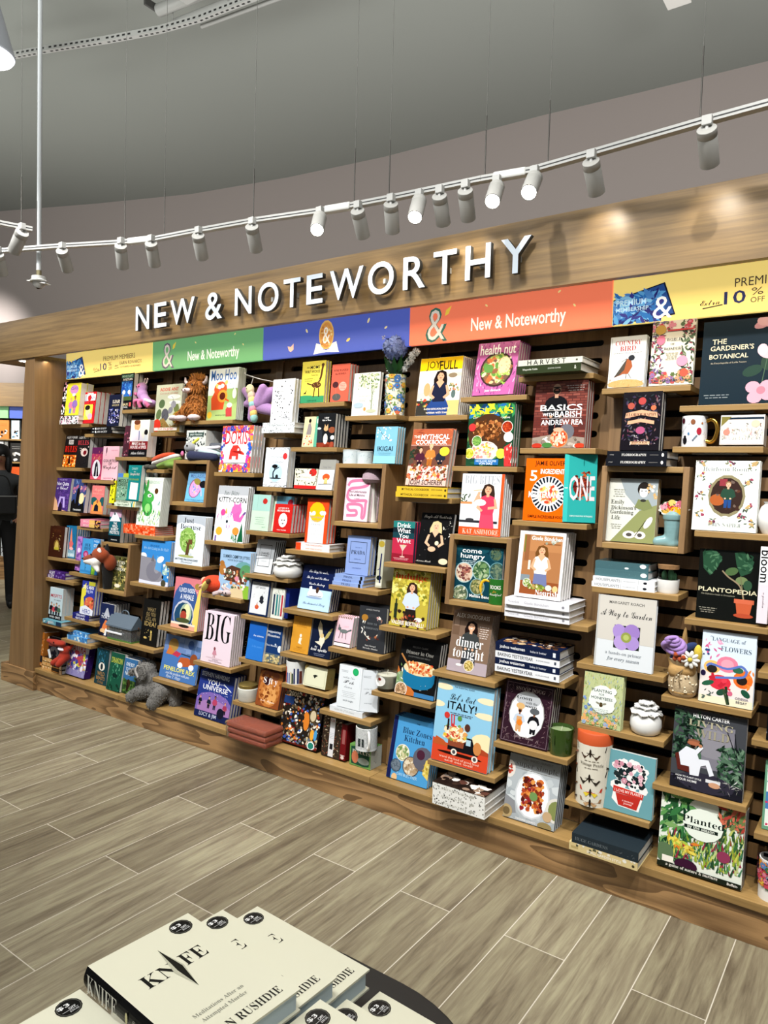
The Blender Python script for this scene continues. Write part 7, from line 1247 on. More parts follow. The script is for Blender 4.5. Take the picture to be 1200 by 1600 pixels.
BK(-2.4618,2.6031,0.146,0.2581,0.2493,0.05,13.0,0,'dark puzzle box crowded with museum curiosities','2a2420',[('s',0,.0,1,1,150,.06,['e8e0d0','c8b48c','8c2c24','d87c34','5c6c7c','4c4034','b0a088','3c5cac','6c5a40','f0e8dc'],'o'),('s',.05,.05,.95,.95,26,.07,['d8ccb4','a8987c','e4dccc'],'l'),('r',.05,.9,.35,.98,'4c4034'),('t','2000',.25,.94,.25,'d8ccb0','b',1.0),('e',.66,.48,.07,.16,'d07c30',0),('e',.64,.6,.06,.06,'d07c30',0),('e',.8,.62,.1,.13,'54442c',0),('e',.8,.62,.07,.1,'c8b898',0),('r',.0,.74,.28,.88,'34508c'),('r',0,0,1,.03,'5c241c'),('e',.85,.07,.09,.08,'e8ecec',0),('e',.85,.07,.07,.06,'2c7c6c',0),('r',.76,.2,.96,.36,'5c4834'),('e',.84,.27,.05,.1,'e0a03c',0),('e',.92,.28,.04,.1,'4c94c8',0)],box=1,spine_r='1c1816')
BK(-2.1771,2.6048,0.146,0.1164,0.1863,0.04,6.3,0,'dark botanical box with white paper band','3a3028',[('s',0,0,1,1,90,.08,['5a4634','8c7c60','6c5c44','c8b89c','8c4c3c','2a221c'],'l'),('r',.36,.02,.62,.98,'dcdce0'),('t','Lit',.48,.92,.2,'b03c34','S',1.0),('r',.42,.2,.58,.34,'26262a'),('w',.49,.6,.2,'a8a8b0'),('w',.49,.5599999999999999,.17600000000000002,'a8a8b0'),('w',.49,.52,.15200000000000002,'a8a8b0'),('w',.49,.48,.2,'a8a8b0')],box=1)
SPINE(-2.0623,2.601,0.146,0.0328,0.1645,0.0962,6.0,'dark red hardback spine with white lettering','6c1c20',[('t','WINE',.5,.6,.5,'e8d8d4','b',1.0),('r',.25,.45,.75,.85,'9a5a58'),('r',.1,.12,.9,.14,'d8c8c0'),('e',.5,.07,.3,.25,'d8c8c0',0)])
mug_text(-1.9195,2.6172,0.2395,0.1234,0.1078,'white mug covered in tiny text standing on green box')
BK(-2.0064,2.6072,0.146,0.1198,0.0953,0.085,1.5,0,'green gift box lettered with a bald man and insults','6c9c54',[('p',[(.08,.08),(.06,.9),(.3,.95),(.7,.95),(.95,.86),(.92,.1),(.7,.04)],'244c3c'),('t','SHAKING',.5,.88,.4,'b8c8a0','b',1.0),('t','INSULTS',.55,.7,.85,'f0f0e8','S',1.4),('e',.26,.42,.16,.24,'c87858',0),('e',.66,.3,.28,.13,'8c9890',0)],box=1,spine_r='b8bcb4')
BK(-1.7815,2.73,1.7437,0.2163,0.2596,0.017,8.4,6,'white cookbook with yellow top band and seated dark-haired woman','e4e2dc',[('r',0,.78,1,1,'f2c318'),('t','JOY',.32,.86,.34,'5a4a14','b',1.1),('t','FULL',.68,.86,.42,'1a1a1c','b',1.3),('e',.2,.64,.13,.1,'e9e9e6',0),('r',.55,.6,1,.68,'d8d4cc'),('r',.55,.66,1,.72,'cfc8b8'),('e',.8,.68,.1,.05,'8a7a64',0),('r',0,.28,.5,.4,'c8c4bc'),('r',0,.0,.4,.26,'3a3834'),('s',0,.16,.4,.28,16,.06,['c04030','5c7c44','d8a45c'],'o'),('e',.22,.45,.08,.14,'c8a070',0),('r',.62,0,1,.25,'d8b878'),('e',.85,.36,.05,.09,'5a6c6a',0),('s',.74,.4,.96,.54,14,.06,['c87c5c','8a4438','e0b894','6c7c4c'],'f'),('f',.52,.0,.78,'d8a484','241a18','22263c','2c4680',1),('t','RADHI DEVLUKIA-SHETTY',.5,.11,.6,'f0ead8','b',1.0),('t','written with love',.5,.05,.5,'e0d8c4','b',1.0)])
BK(-1.498,2.7283,1.8185,0.1898,0.2313,0.0216,13.0,4,'magenta tie-dye cookbook with grain bowl','b8609c',[('s',0,0,1,1,60,.1,['d49ac4','8a3c7c','e4bcd8','6c3470','c874ac'],'v'),('d',.52,.48,.4,'3c2a26','6c5040',['8a5a3c','d8c090','c8ac74','5c8c3c','a8c060','b8683c','e4d4a8']),('e',.7,.55,.15,.2,'d8c49c',0),('s',.58,.4,.85,.7,40,.035,['e0cca0','c8ac7c'],'d'),('e',.33,.5,.12,.1,'5c8c44',0),('s',.5,.2,.75,.4,14,.07,['94b84c','6c9c3c'],'l'),('t','health nut',.5,.86,.86,'fff','b',1.5),('t','jess damuck',.5,.08,.4,'f4e4f0','b',1.0)])
BK(-1.5061,2.7087,1.5256,0.2115,0.2616,0.022,4.5,2,'jungle green cookbook with yellow title and crowded platters','234a34',[('s',0,.8,1,1,30,.16,['2c6ca8','3c8c54','1c3c64','e0d83c','54a868'],'l'),('t','ISLAS',.5,.88,.92,'f0e82c','S',1.6),('t','A CELEBRATION OF TROPICAL COOKING',.5,.77,.8,'f0f0e8','b',1.0),('s',0,.0,1,.72,36,.1,['2c5c3c','3c7c4c','16342a','5c8c4c'],'l'),('e',.45,.5,.44,.42,'4c3424',0),('s',.15,.42,.72,.72,70,.075,['7c4a28','a8683c','54301c','c88c54','5c3820'],'o'),('e',.4,.24,.3,.2,'ece0d0',0),('s',.15,.14,.6,.36,50,.06,['e8d8b0','e0b43c','d88c84','f0e8dc','c8d8a0'],'o'),('d',.86,.62,.12,'f0e8dc','8a2c1c',['a83c24','c8542c']),('d',.9,.46,.1,'f4f0e8','e8dcc8',['f0e4d0']),('d',.22,.4,.11,'e8e4d8','4c7c3c',['6c9c4c','8cb45c']),('e',.76,.2,.1,.1,'d8dc4c',0),('d',.07,.2,.11,'e0dcd0','c8c43c',['e0dc5c','a8a830']),('e',.1,.62,.08,.08,'c83c3c',0),('p',[(.85,.0),(.82,.3),(.95,.36),(1,.3),(1,0)],'c83c3c'),('s',.84,.02,1,.32,12,.09,['e8b4a0','a02c2c','f0e0d4'],'v'),('r',.2,.02,.72,.11,'2c6cac'),('t','VON DIAZ',.45,.04,.3,'e8f0f4','b',1.0),('t','100 ISLAND RECIPES',.45,.08,.45,'d8e8f4','b',1.0)])
BK(-1.7853,2.671,1.4321,0.2056,0.2563,0.024,12.9,1,'mauve-brown cookbook with three diners at a feast','b48a7c',[('r',0,.72,1,1,'a8583c'),('s',0,.75,1,1,16,.16,['c87044','8a4430'],'x'),('t','THE',.12,.86,.16,'f0e4d8','b',1.0),('t','MYTHICAL',.58,.86,.7,'fff','b',1.4),('t','COOKBOOK',.5,.765,.78,'fff','b',1.4),('r',0,.35,1,.7,'6a4438'),('s',0,.4,.25,.68,16,.12,['3a2c24','54483c','2a3a2c'],'o'),('f',.27,.3,.38,'d8a888','3a2418','4a2434','2a1a20'),('f',.52,.34,.4,'e0b490','c8a47c','c87c3c','a8642c'),('f',.78,.3,.38,'dcac8c','241a18','2a2c38','1c1e28'),('e',.86,.6,.12,.1,'e0c43c',0),('r',0,0,1,.34,'d8b4a8'),('s',.02,.1,.98,.36,70,.07,['e8dcd0','a8443c','d89c54','7c3c2c','f0e8e0','c86c44','6c4c34'],'o'),('t','JOSH SCHERER',.5,.045,.85,'1a1a1c','b',1.2)])
BK(-1.2124,2.7161,1.6012,0.2145,0.2646,0.024,5.0,2,'brick wall cookbook with bald bearded cook and pizza','7a3f38',[('k',0,.15,1,1,'8a4a40','6a342e'),('f',.42,.2,.78,'c89c80','8a6a58','1c1c20','1c1c20',2),('t','BASICS',.52,.6,.8,'fff','b',1.1),('t','WITH',.28,.5,.22,'ffffff','b',1.0),('t','BABISH',.66,.5,.5,'fff','b',1.2),('t','ANDREW REA',.55,.38,.8,'fff','b',1.1),('r',.15,.555,.92,.56,'d8ccc8'),('r',.15,.44,.92,.445,'d8ccc8'),('p',[(0,0),(0,.15),(.4,.2),(1,.15),(1,0)],'9a8c80'),('s',0,0,1,.16,26,.08,['b8aca0','8a7c70','e4dcd0','6c5c50'],'o'),('e',.66,.24,.14,.14,'6c6c74',0),('d',.52,.14,.17,'d88c5c','c8542c',['f0dcc0','e0b494','b83c24']),('e',.3,.04,.1,.05,'4a7c44',0),('e',.1,.03,.1,.05,'b83c2c',0),('e',.92,.03,.1,.05,'c8442c',0),('e',.5,.27,.1,.04,'d8ac90',0),('w',.78,.92,.36,'d8c8c4'),('w',.78,.885,.31679999999999997,'d8c8c4'),('w',.78,.8500000000000001,.2736,'d8c8c4')])
BK(-1.2278,2.688,1.3127,0.1763,0.2482,0.022,4.5,0,'bright orange cookbook with giant white five and seafood plate','e8640f',[('t','JAMIE OLIVER',.58,.91,.72,'2a1c14','b',1.2),('t','5',.2,.72,.17,'fff','b',1.5),('t','INGREDIENTS',.66,.79,.6,'fff','b',1.6),('d',.57,.43,.4,'e4e4e4','e8e0d8',['e87c4c','f0a878','d8c060','f4d8c0','c84c34'],1),('t','MEDITERRANEAN',.56,.42,.9,'fff','b',1.7),('t','SIMPLE INCREDIBLE FOOD',.55,.07,.86,'3a1c0c','b',1.2)])
BK(-1.0565,2.676,1.3127,0.1214,0.2624,0.045,6.5,0,'turquoise cookbook turned aside with giant ONE lettering','2f9c98',[('r',0,0,.14,1,'3cb4ae'),('t','ONE',.07,.5,.1,'fff','b',1.0),('e',.56,.52,.28,.3,'6c2420',0),('s',.34,.3,.78,.74,40,.07,['8c3c28','b05a34','54201c'],'o'),('e',.6,.88,.02,.12,'1c7470',0),('t','ONE',.56,.5,.78,'cfc8cc','b',3.0),('t','JAMIE OLIVER',.56,.52,.6,'2a1c1c','b',1.0),('t','SIMPLE ONE-PAN WONDERS',.56,.09,.7,'c8e4e0','b',1.3)],yaw=20)
BK(-1.5153,2.6806,1.2374,0.1963,0.2577,0.02,5.7,3,'white cookbook with orange band and woman eating noodles','dfe3e6',[('r',0,0,1,.13,'e2552a'),('r',.93,0,1,1,'e2552a'),('t','KAT ASHMORE',.52,.06,.85,'f6c8b4','N',1.3),('t','BIG BITES',.48,.9,.82,'a0a4aa','N',1.6),('r',0,.3,.4,.6,'e4e6e6'),('r',0,.5,.28,.54,'c88c5c'),('s',.02,.54,.22,.66,12,.07,['3c4c30','54643c'],'l'),('r',0,.2,.9,.24,'34343a'),('f',.64,.12,.72,'d8a484','3a2a22','c8405c','d04a64',3),('e',.47,.53,.14,.07,'f0f0ee',0),('l',[(.3,.72),(.5,.74)],.02,'d8b888'),('e',.25,.25,.1,.03,'3c3c40',0)])
BK(-1.8687,2.6992,1.0895,0.1166,0.1841,0.022,4.5,2,'teal and crimson cocktail hardback with martini glass','b8324c',[('r',0,.84,1,1,'2f7c78'),('r',0,.72,1,.84,'1c2c34'),('r',0,.58,1,.72,'20444c'),('t','Drink',.5,.9,.62,'fff','b',1.1),('t','What',.5,.77,.62,'fff','b',1.1),('t','You',.5,.64,.45,'fff','b',1.1),('t','Want',.52,.52,.66,'fff','b',1.1),('r',0,0,1,.2,'8c2434'),('p',[(.34,.42),(.5,.26),(.68,.42)],'d8b8b0'),('l',[(.5,.28),(.5,.14)],.025,'d8b8b0'),('e',.5,.13,.12,.025,'d8b8b0',0),('e',.54,.4,.05,.05,'c8c48c',0),('w',.45,.09,.7,'e0a8b0'),('w',.45,.06,.616,'e0a8b0')],edge='24405c')
BK(-1.7383,2.6961,1.0895,0.1662,0.2294,0.02,13.0,0,'black cocktail book with long-haired blonde woman','19191a',[('t','Single AF Cocktails',.5,.92,.84,'d8d4cc','c',1.3),('f',.5,.05,.8,'d8b090','d8c090','1e1c1c','161616',4),('s',.7,.5,.98,.85,12,.06,['d8d4c8','8c8a80'],'l'),('t','Ariana Hauk',.25,.06,.45,'c8c4bc','c',1.0),('e',.58,.42,.06,.06,'e8dcb8',0),('e',.45,.3,.12,.07,'d8b090',0),('e',.85,.08,.14,.08,'e4ccac',0),('s',.1,.1,.9,.85,14,.012,['a8a49c'],'d')])
BK(-1.5265,2.677,0.9643,0.2186,0.2266,0.024,4.5,0,'dark teal cookbook with white title and grain bowls','173f4c',[('s',0,0,1,1,16,.2,['1c4c58','123440'],'o'),('t','come',.34,.9,.42,'eef2f0','b',1.3),('t','hungry',.36,.8,.52,'eef2f0','b',1.3),('w',.28,.72,.3,'b8ccd0'),('w',.28,.69,.264,'b8ccd0'),('w',.28,.6599999999999999,.22799999999999998,'b8ccd0'),('d',.2,.5,.2,'a8c4c8','d0b8a0',['a8685c','e4d4c0','6c3c3c','c8a894','8c5c4c']),('d',.57,.56,.2,'9cbcc0','4c6c4c',['6c8c5c','3c5c3c','a0b08c']),('d',.85,.88,.13,'34606a','2a4440',['4c6454','5c6c50']),('d',.9,.58,.17,'5c8c94','34504c',['4c6458','6c7c64']),('d',.5,.26,.16,'7ca4a8','6c6c44',['8c8c58','54603c','a8a070']),('d',.15,.1,.17,'8cb0b4','4c5c48',['6c7c5c','8c9478','c8c8b0']),('t','Melissa Bender',.6,.09,.5,'f0f4f4','b',1.0)])
mug_green(-1.3446,2.697,0.9643,0.1179,0.1039,'green mug with yellow handle lettered about books')
BK(-1.8466,2.661,0.8068,0.1981,0.2511,0.0205,7.2,4,'sunlit cookbook with laughing woman in pale blue shirt','b8a844',[('s',0,.45,1,1,90,.09,['d8cc5c','a09434','e4dc84','7c7c2c','c8b848'],'o'),('s',.0,.0,1,.3,26,.1,['3a2a20','5a3428','7c5a3c','2a2420'],'o'),('t','indulge',.5,.88,.86,'c83a22','S',1.4),('t','delicious',.2,.76,.3,'5c5424','i',1.0),('t','recipes',.2,.71,.24,'5c5424','i',1.0),('f',.55,.12,.68,'d8a888','3c2a22','c4d0ec','2a2420',5),('r',.12,.14,.2,.4,'2a3424'),('r',.14,.4,.18,.48,'2a3424'),('e',.78,.16,.1,.05,'e8e8e8',0),('s',.3,.1,.8,.22,20,.06,['8a3428','c86c4c','5c3c2c'],'o'),('t','VALERIE BERTINELLI',.5,.07,.86,'f0ece4','b',1.3)])
BK(-1.2307,2.642,1.0109,0.1909,0.2609,0.026,9.1,3,'white cookbook with long-haired woman in wooden kitchen','ece8e8',[('r',.1,.05,.94,.95,'a4714a'),('r',.1,.7,.94,.95,'b07c52'),('r',.14,.55,.24,.95,'8c5c3c'),('r',.12,.68,.15,.94,'6c7034'),('l',[(.55,.82),(.9,.82)],.03,'8a5a38'),('s',.6,.83,.85,.88,5,.06,['b8bcb0','8c9484'],'d'),('r',.1,.05,.94,.25,'8c4f2e'),('r',.1,.25,.3,.34,'7c8890'),('f',.52,.18,.62,'d8a480','6c4826','eeeeea','6c749c',6),('r',.24,.42,.29,.56,'e4dcc8'),('d',.25,.22,.09,'e8ece8','5c7c44',['a8b870','e4e0c8']),('e',.46,.17,.2,.06,'5c4a2c',0),('s',.3,.13,.62,.2,30,.05,['8ca44c','d8cc9c','6c7c34','b08c54'],'o'),('e',.73,.17,.07,.06,'c8d4c4',0),('e',.87,.16,.06,.07,'d8b880',0),('t','Gisele Bündchen',.6,.9,.66,'f4f0ec','b',1.2),('t','Nourish',.7,.09,.5,'f4f0ec','N',1.1)],bookend=1)
BK(-1.538,2.6571,0.6576,0.187,0.2549,0.0113,12.4,5,'taupe cookbook with smiling woman and big white lowercase title','7c6656',[('r',0,0,1,.2,'a89ca4'),('r',.02,.6,.2,.96,'6c5646'),('r',.05,.75,.18,.9,'8a7464'),('f',.5,.14,.72,'d8a888','241a18','3c4040','30343a',7),('t','ALEX SNODGRASS',.5,.93,.84,'e4dcd4','b',1.3),('t','dinner',.5,.5,.68,'f4f2f0','N',1.3),('t','tonight',.5,.3,.78,'f4f2f0','N',1.3),('w',.82,.78,.24,'d8ccc4'),('w',.82,.745,.2112,'d8ccc4'),('w',.82,.71,.1824,'d8ccc4'),('w',.82,.675,.24,'d8ccc4'),('w',.82,.64,.2112,'d8ccc4'),('w',.82,.605,.1824,'d8ccc4'),('d',.55,.13,.13,'e0dcd8','b8a058',['d8c484','8c7c3c']),('e',.3,.12,.08,.03,'e4e0dc',0)])
BK(-1.7833,2.6299,0.5161,0.203,0.239,0.02,13.0,2,'black cookbook with blue casserole pot of beans','191919',[('t','MELISSA CLARK',.5,.88,.4,'6c6c6c','b',1.0),('t','Dinner in One',.5,.78,.7,'8c8a84','N',1.1),('t','EXCEPTIONAL EASY MEALS',.5,.7,.55,'5c5c5a','b',1.0),('p',[(0,0),(0,.5),(.15,.3),(.5,.08),(.5,0)],'b86a34'),('e',.1,.2,.2,.24,'7c9470',0),('s',0,.05,.25,.55,20,.09,['6c8c54','a8bc90','d8dcd0'],'l'),('e',.55,.3,.4,.2,'1f6c94',0),('r',.15,.3,.95,.48,'1f6c94'),('e',.55,.5,.41,.15,'d8c8a0',0),('s',.25,.42,.85,.6,70,.06,['e0b484','c8643c','f0dcb4','b83c24','d89454'],'o'),('l',[(.05,.72),(.3,.5)],.04,'a87444'),('d',.15,.08,.16,'e8e4e0','b08c6c',['c8a884','8a6c50']),('r',.5,.0,1,.08,'3c74a4'),('s',.62,.12,.82,.3,5,.012,['c8d8e0'],'q')])
BK(-1.2596,2.6149,0.4312,0.2027,0.237,0.0216,13.0,3,'maroon ornate cookbook with oval of two chefs','33202a',[('s',.04,.03,.96,.16,34,.06,['8a7478','6c5058'],'x'),('s',.04,.86,.96,.97,34,.06,['8a7478','6c5058'],'x'),('s',.03,.1,.16,.9,30,.06,['8a7478','6c5058'],'x'),('s',.86,.1,.97,.9,30,.06,['8a7478','6c5058'],'x'),('r',.03,.02,.97,.025,'94808a'),('r',.03,.975,.97,.98,'94808a'),('r',.03,.02,.037,.98,'94808a'),('r',.965,.02,.97,.98,'94808a'),('t','SNOOP DOGG',.52,.9,.6,'b8a8a8','S',1.1),('e',.5,.5,.37,.45,'94908e',0),('e',.5,.49,.355,.43,'e6e8ea',0),('e',.5,.74,.26,.14,'b0b4b8',0),('t','Goon',.42,.76,.32,'1e1e20','S',1.1),('t','with the',.58,.69,.24,'3c3c40','S',1.0),('t','Spoon',.52,.63,.36,'1e1e20','S',1.1),('f',.36,.2,.4,'8c5c40','d0a46c','b8c4d4','c89868',8),('f',.66,.2,.4,'7c5038','54585c','1c1c20','1c1c20',8),('e',.36,.62,.09,.06,'d0a870',0),('e',.66,.57,.1,.06,'585c60',0),('e',.38,.35,.06,.06,'d87c2c',0),('e',.66,.35,.09,.09,'d8d8da',0),('t','bring it home',.5,.12,.4,'a89498','i',1.0)])
candle_green(-1.015,2.645,0.4312,0.1028,0.1134,'olive green glass candle with black label')
BK(-1.792,2.5962,0.146,0.2111,0.2677,0.0184,13.0,3,'light blue cookbook with navy spine and porridge bowls','4c94c8',[('r',0,0,.1,1,'1c2450'),('t','THE',.6,.94,.08,'24486c','b',1.0),('t','Blue Zones',.6,.8,.7,'1f3454','N',1.2),('t','Kitchen',.56,.68,.5,'1f3454','N',1.2),('d',.32,.44,.17,'d8d8d0','a8a878',['c8c49c','6c8c54','e4e0c8']),('d',.56,.26,.2,'4c4c50','b8a48c',['d8ccb4','8c7458','a89070']),('e',.82,.42,.24,.24,'5c5c68',0),('e',.76,.48,.1,.1,'4a2838',0),('p',[(.85,.2),(.9,.42),(1,.46),(1,.12)],'d8c060'),('s',.86,.16,1,.42,12,.06,['c8b04c','e0d488','a88c3c'],'o'),('d',.2,.22,.13,'3c4c5c','54606c',['6c7884']),('e',.2,.03,.07,.08,'d8b484',0),('t','DAN BUETTNER',.5,.1,.5,'a4d0ec','b',1.3)])
BK(-1.5572,2.5844,0.2886,0.2633,0.3347,0.028,8.0,1,'sky-blue cookbook with black truck full of food on red ground','8cc0dc',[('r',0,0,1,.2,'cf4a2f'),('p',[(0,.2),(1,.2),(1,.24),(.5,.21),(0,.28)],'cf4a2f'),('e',.9,.84,.18,.05,'ecdcb8',0),('e',.12,.92,.16,.05,'ecdcb8',0),('e',.02,.7,.14,.05,'ecdcb8',0),('e',.9,.66,.2,.05,'ecdcb8',0),('e',.9,.34,.22,.14,'ecdcb0',0),('e',.75,.26,.14,.1,'ecdcb0',0),('p',[(.7,.2),(.85,.28),(1,.24),(1,.2)],'a8482c'),('p',[(0,.2),(.06,.3),(.2,.27),(.3,.2)],'b8582f'),('t','THE ESSENTIAL GUIDE',.48,.94,.36,'3c4c5c','b',1.0),('t',"Let's Eat",.47,.82,.46,'16181c','c',1.2),('t','ITALY!',.47,.71,.52,'16181c','b',1.4),('w',.47,.62,.4,'4c5c6c'),('w',.47,.6,.35200000000000004,'4c5c6c'),('e',.5,.13,.4,.025,'2a1812',0),('r',.28,.2,.62,.31,'8a4a34'),('p',[(.55,.18),(.58,.36),(.7,.36),(.76,.24),(.82,.18)],'1a1a1e'),('r',.28,.17,.82,.22,'1a1a1e'),('r',.6,.27,.68,.34,'a8c8d8'),('e',.4,.155,.055,.05,'e4dcd0',0),('e',.4,.155,.03,.03,'4c4c50',0),('e',.77,.13,.055,.05,'e4dcd0',0),('e',.77,.13,.03,.03,'4c4c50',0),('s',.2,.3,.58,.48,40,.07,['e8d8b4','c8443c','d89c5c','7c9c54','6a3a2c','f0e4d0','e0b83c'],'o'),('d',.38,.38,.1,'d89c4c','e8d8a0',['f4ecd0','c8543c']),('r',.24,.4,.27,.54,'2a1c20'),('l',[(.32,.46),(.3,.6)],.02,'c8303c'),('l',[(.36,.46),(.35,.6)],.02,'c8303c'),('e',.22,.58,.05,.05,'c83c34',0),('e',.6,.48,.05,.06,'54342c',0),('e',.45,.57,.04,.04,'5c8c44',0),('e',.8,.26,.07,.1,'c8844c',0),('t','travel the land of good food',.5,.07,.7,'f0c0ac','b',1.0),('t','and eat well',.5,.04,.5,'f0c0ac','b',1.0)])
BK(-1.2161,2.5795,0.146,0.212,0.2439,0.02,13.0,3,'grey-white cookbook with oval platter of roast chicken','a9b0b4',[('r',0,.78,1,1,'8f9496'),('s',0,.0,1,.78,24,.2,['b8bfc2','9ca4a8','c4cacc'],'o'),('p',[(0,.05),(0,.35),(.2,.28),(.25,.1)],'84868a'),('t','HALF BAKED HARVEST',.55,.95,.6,'6c6c6c','b',1.0),('t','super simple',.55,.86,.82,'5c5a58','N',1.3),('w',.55,.79,.6,'7c7c7a'),('e',.02,.75,.12,.16,'d8d0c8',0),('s',0,.66,.1,.84,8,.06,['8a3428','b04a3c'],'o'),('e',.52,.43,.34,.42,'c8ccd0',-4),('e',.52,.43,.31,.39,'e8eaec',-4),('s',.33,.2,.72,.68,90,.075,['7a3420','a8482c','c86c34','54201c','8a2830','d8944c'],'o'),('e',.55,.42,.08,.08,'6c8c54',0),('e',1,.3,.2,.22,'d0ccc4',0),('e',1,.3,.15,.17,'7c8450',0),('e',.06,.1,.12,.12,'a8946c',0),('e',.06,.1,.07,.07,'6c5c40',0),('e',.82,.02,.14,.08,'8c7c54',0),('e',.85,.18,.09,.09,'b89c78',0),('t','TIEGHAN GERARD',.45,.03,.4,'e8e8e8','b',1.0)],edge='202226')
BK(-0.9213,2.729,1.8261,0.1329,0.1932,0.018,6.5,1,'pale hardback with red title and robin on straw','d4d8d8',[('r',.03,.02,.06,.98,'b8bcbc'),('t','COUNTRY',.5,.87,.72,'b03a34','S',1.3),('t','BIRD',.5,.76,.44,'b03a34','S',1.5),('w',.5,.67,.8,'8c8c88'),('e',.5,.06,.5,.14,'c8a46c',0),('s',0,.0,1,.16,60,.07,['b88c50','dcc08c','a07840'],'x'),('p',[(.18,.2),(.4,.42),(.5,.55),(.6,.56),(.66,.4),(.55,.26),(.4,.26)],'a05a38'),('p',[(.16,.2),(.4,.46),(.5,.56),(.44,.34),(.3,.24)],'4c463f'),('e',.62,.57,.09,.08,'2c2e34',0),('l',[(.5,.56),(.35,.5)],.012,'4c4438'),('l',[(.5,.26),(.5,.17)],.015,'4a4038'),('l',[(.56,.26),(.64,.17)],.015,'4a4038')])
BK(-0.7697,2.729,1.8261,0.1494,0.237,0.02,6.5,0,'cream paperback crowded with pink and green blooms','e8e2d0',[('s',0,.15,.28,1,60,.09,['3c4c34','5c6c4c','7c6c80','8c3c50','6c5c8c'],'l'),('s',.68,.1,1,.98,60,.09,['34443a','54644c','6c7c5c','8c4050'],'l'),('s',.0,.85,1,1,26,.09,['c8485c','d88c9c','5c6c4c'],'f'),('s',0,.05,1,.2,40,.09,['b85050','8c6c9c','5c6c44','d89c74'],'f'),('e',.22,.7,.1,.12,'d87890',0),('e',.74,.36,.13,.13,'d894ac',0),('e',.8,.18,.1,.1,'c85a48',0),('e',.2,.86,.13,.12,'c09a50',0),('t','WORLD',.52,.7,.34,'24282c','S',1.2),('t','OF',.5,.63,.1,'24282c','S',1.0),('t','WONDERS',.52,.56,.44,'24282c','S',1.2),('w',.5,.49,.3,'8c8878'),('w',.5,.45999999999999996,.264,'8c8878'),('w',.5,.43,.22799999999999998,'8c8878'),('w',.5,.4,.3,'8c8878'),('r',.36,.83,.95,.855,'c8484c'),('t','AIMEE NEZHUKUMATATHIL',.48,.07,.84,'2c4448','b',1.2)])
BK(-0.5963,2.7308,1.7515,0.2288,0.2949,0.02,6.5,0,'large slate-blue hardback with pink flowers and cream title','1f2d36',[('t','THE',.24,.75,.2,'e4d8b8','b',1.0),('t',"GARDENER'S",.42,.67,.6,'e4d8b8','b',1.0),('t','BOTANICAL',.38,.57,.54,'e4d8b8','b',1.0),('t','An Encyclopedia of Latin Names',.38,.49,.5,'b8b09c','N',1.0),('w',.25,.11,.36,'7c8488'),('w',.25,.08,.31679999999999997,'7c8488'),('e',.72,.38,.14,.08,'30463c',20),('e',.95,.48,.12,.14,'34483c',-30),('l',[(.95,.95),(.92,.6),(.85,.2)],.012,'4c6450'),('e',.82,.92,.12,.06,'d8a0a8',20),('e',.95,.96,.08,.12,'e0acb0',-30),('e',.84,.96,.1,.08,'e4b4b8',0),('e',.9,.58,.12,.08,'dcb8c0',-20),('e',.84,.62,.07,.09,'e0c0c8',0),('e',.74,.188,.1,.09,'d8a0b0',0),('e',.9299999999999999,.196,.1,.09,'d8a0b0',0),('e',.77,.068,.1,.09,'d8a0b0',0),('e',.94,.1,.1,.09,'d8a0b0',0),('e',.85,.15,.06,.06,'b87c8c',0)])
BK(-0.8513,2.6857,1.5893,0.1384,0.215,0.03,6.5,1,'black hardback with peach ribbon banners and dark flowers','1d1a20',[('s',.05,.1,.95,.95,80,.08,['4a3c50','6c3c50','34304a','5c5a64','2c3438','7c5c60'],'l'),('e',.5,.84,.1,.1,'b04a48',0),('e',.22,.76,.09,.09,'a85448',0),('e',.8,.72,.07,.07,'c87050',0),('p',[(.08,.55),(.1,.64),(.5,.69),(.9,.64),(.92,.55),(.5,.6)],'d8a484'),('p',[(.15,.44),(.16,.5),(.5,.54),(.84,.5),(.84,.44),(.5,.48)],'d8a484'),('t','FLORIOGRAPHY',.5,.61,.78,'2a1c1c','S',1.2),('e',.5,.34,.12,.1,'a85478',0),('r',.26,.1,.76,.15,'d8ac8c'),('t','JESSICA RUE',.5,.125,.4,'3a2420','b',1.0),('s',.08,.08,.92,.25,12,.04,['e4e0dc'],'l')])
mug_insects(-0.5944,2.7597,1.6071,0.1171,0.1127,'white mug of painted insects with hammered gold handle')
BK(-0.5189,2.7167,1.6071,0.1362,0.1019,0.06,6.5,0,'clear-fronted stationery box of meadow print cards','b8b4b0',[('r',0,.9,1,1,'e4e0dc'),('r',.02,.82,.98,.92,'1c2c3c'),('r',.03,.03,.97,.85,'d8d0c8'),('s',.05,.05,.95,.5,60,.07,['8c9484','a8a8a0','6c7c74','c89c8c','b8b4cc'],'v'),('s',.1,.4,.95,.75,14,.06,['5c6460','8c8c84','a87c70'],'l'),('r',.03,.03,.97,.16,'c8ccdc'),('p',[(0,.6),(0,.95),(.25,.95)],'7c7440'),('e',.15,.42,.08,.08,'c88474',0),('e',.8,.7,.1,.09,'dcc0a8',0),('r',0,0,.015,1,'e8e4e0'),('r',.985,0,1,1,'e8e4e0'),('r',0,0,1,.02,'e8e4e0')],box=1)
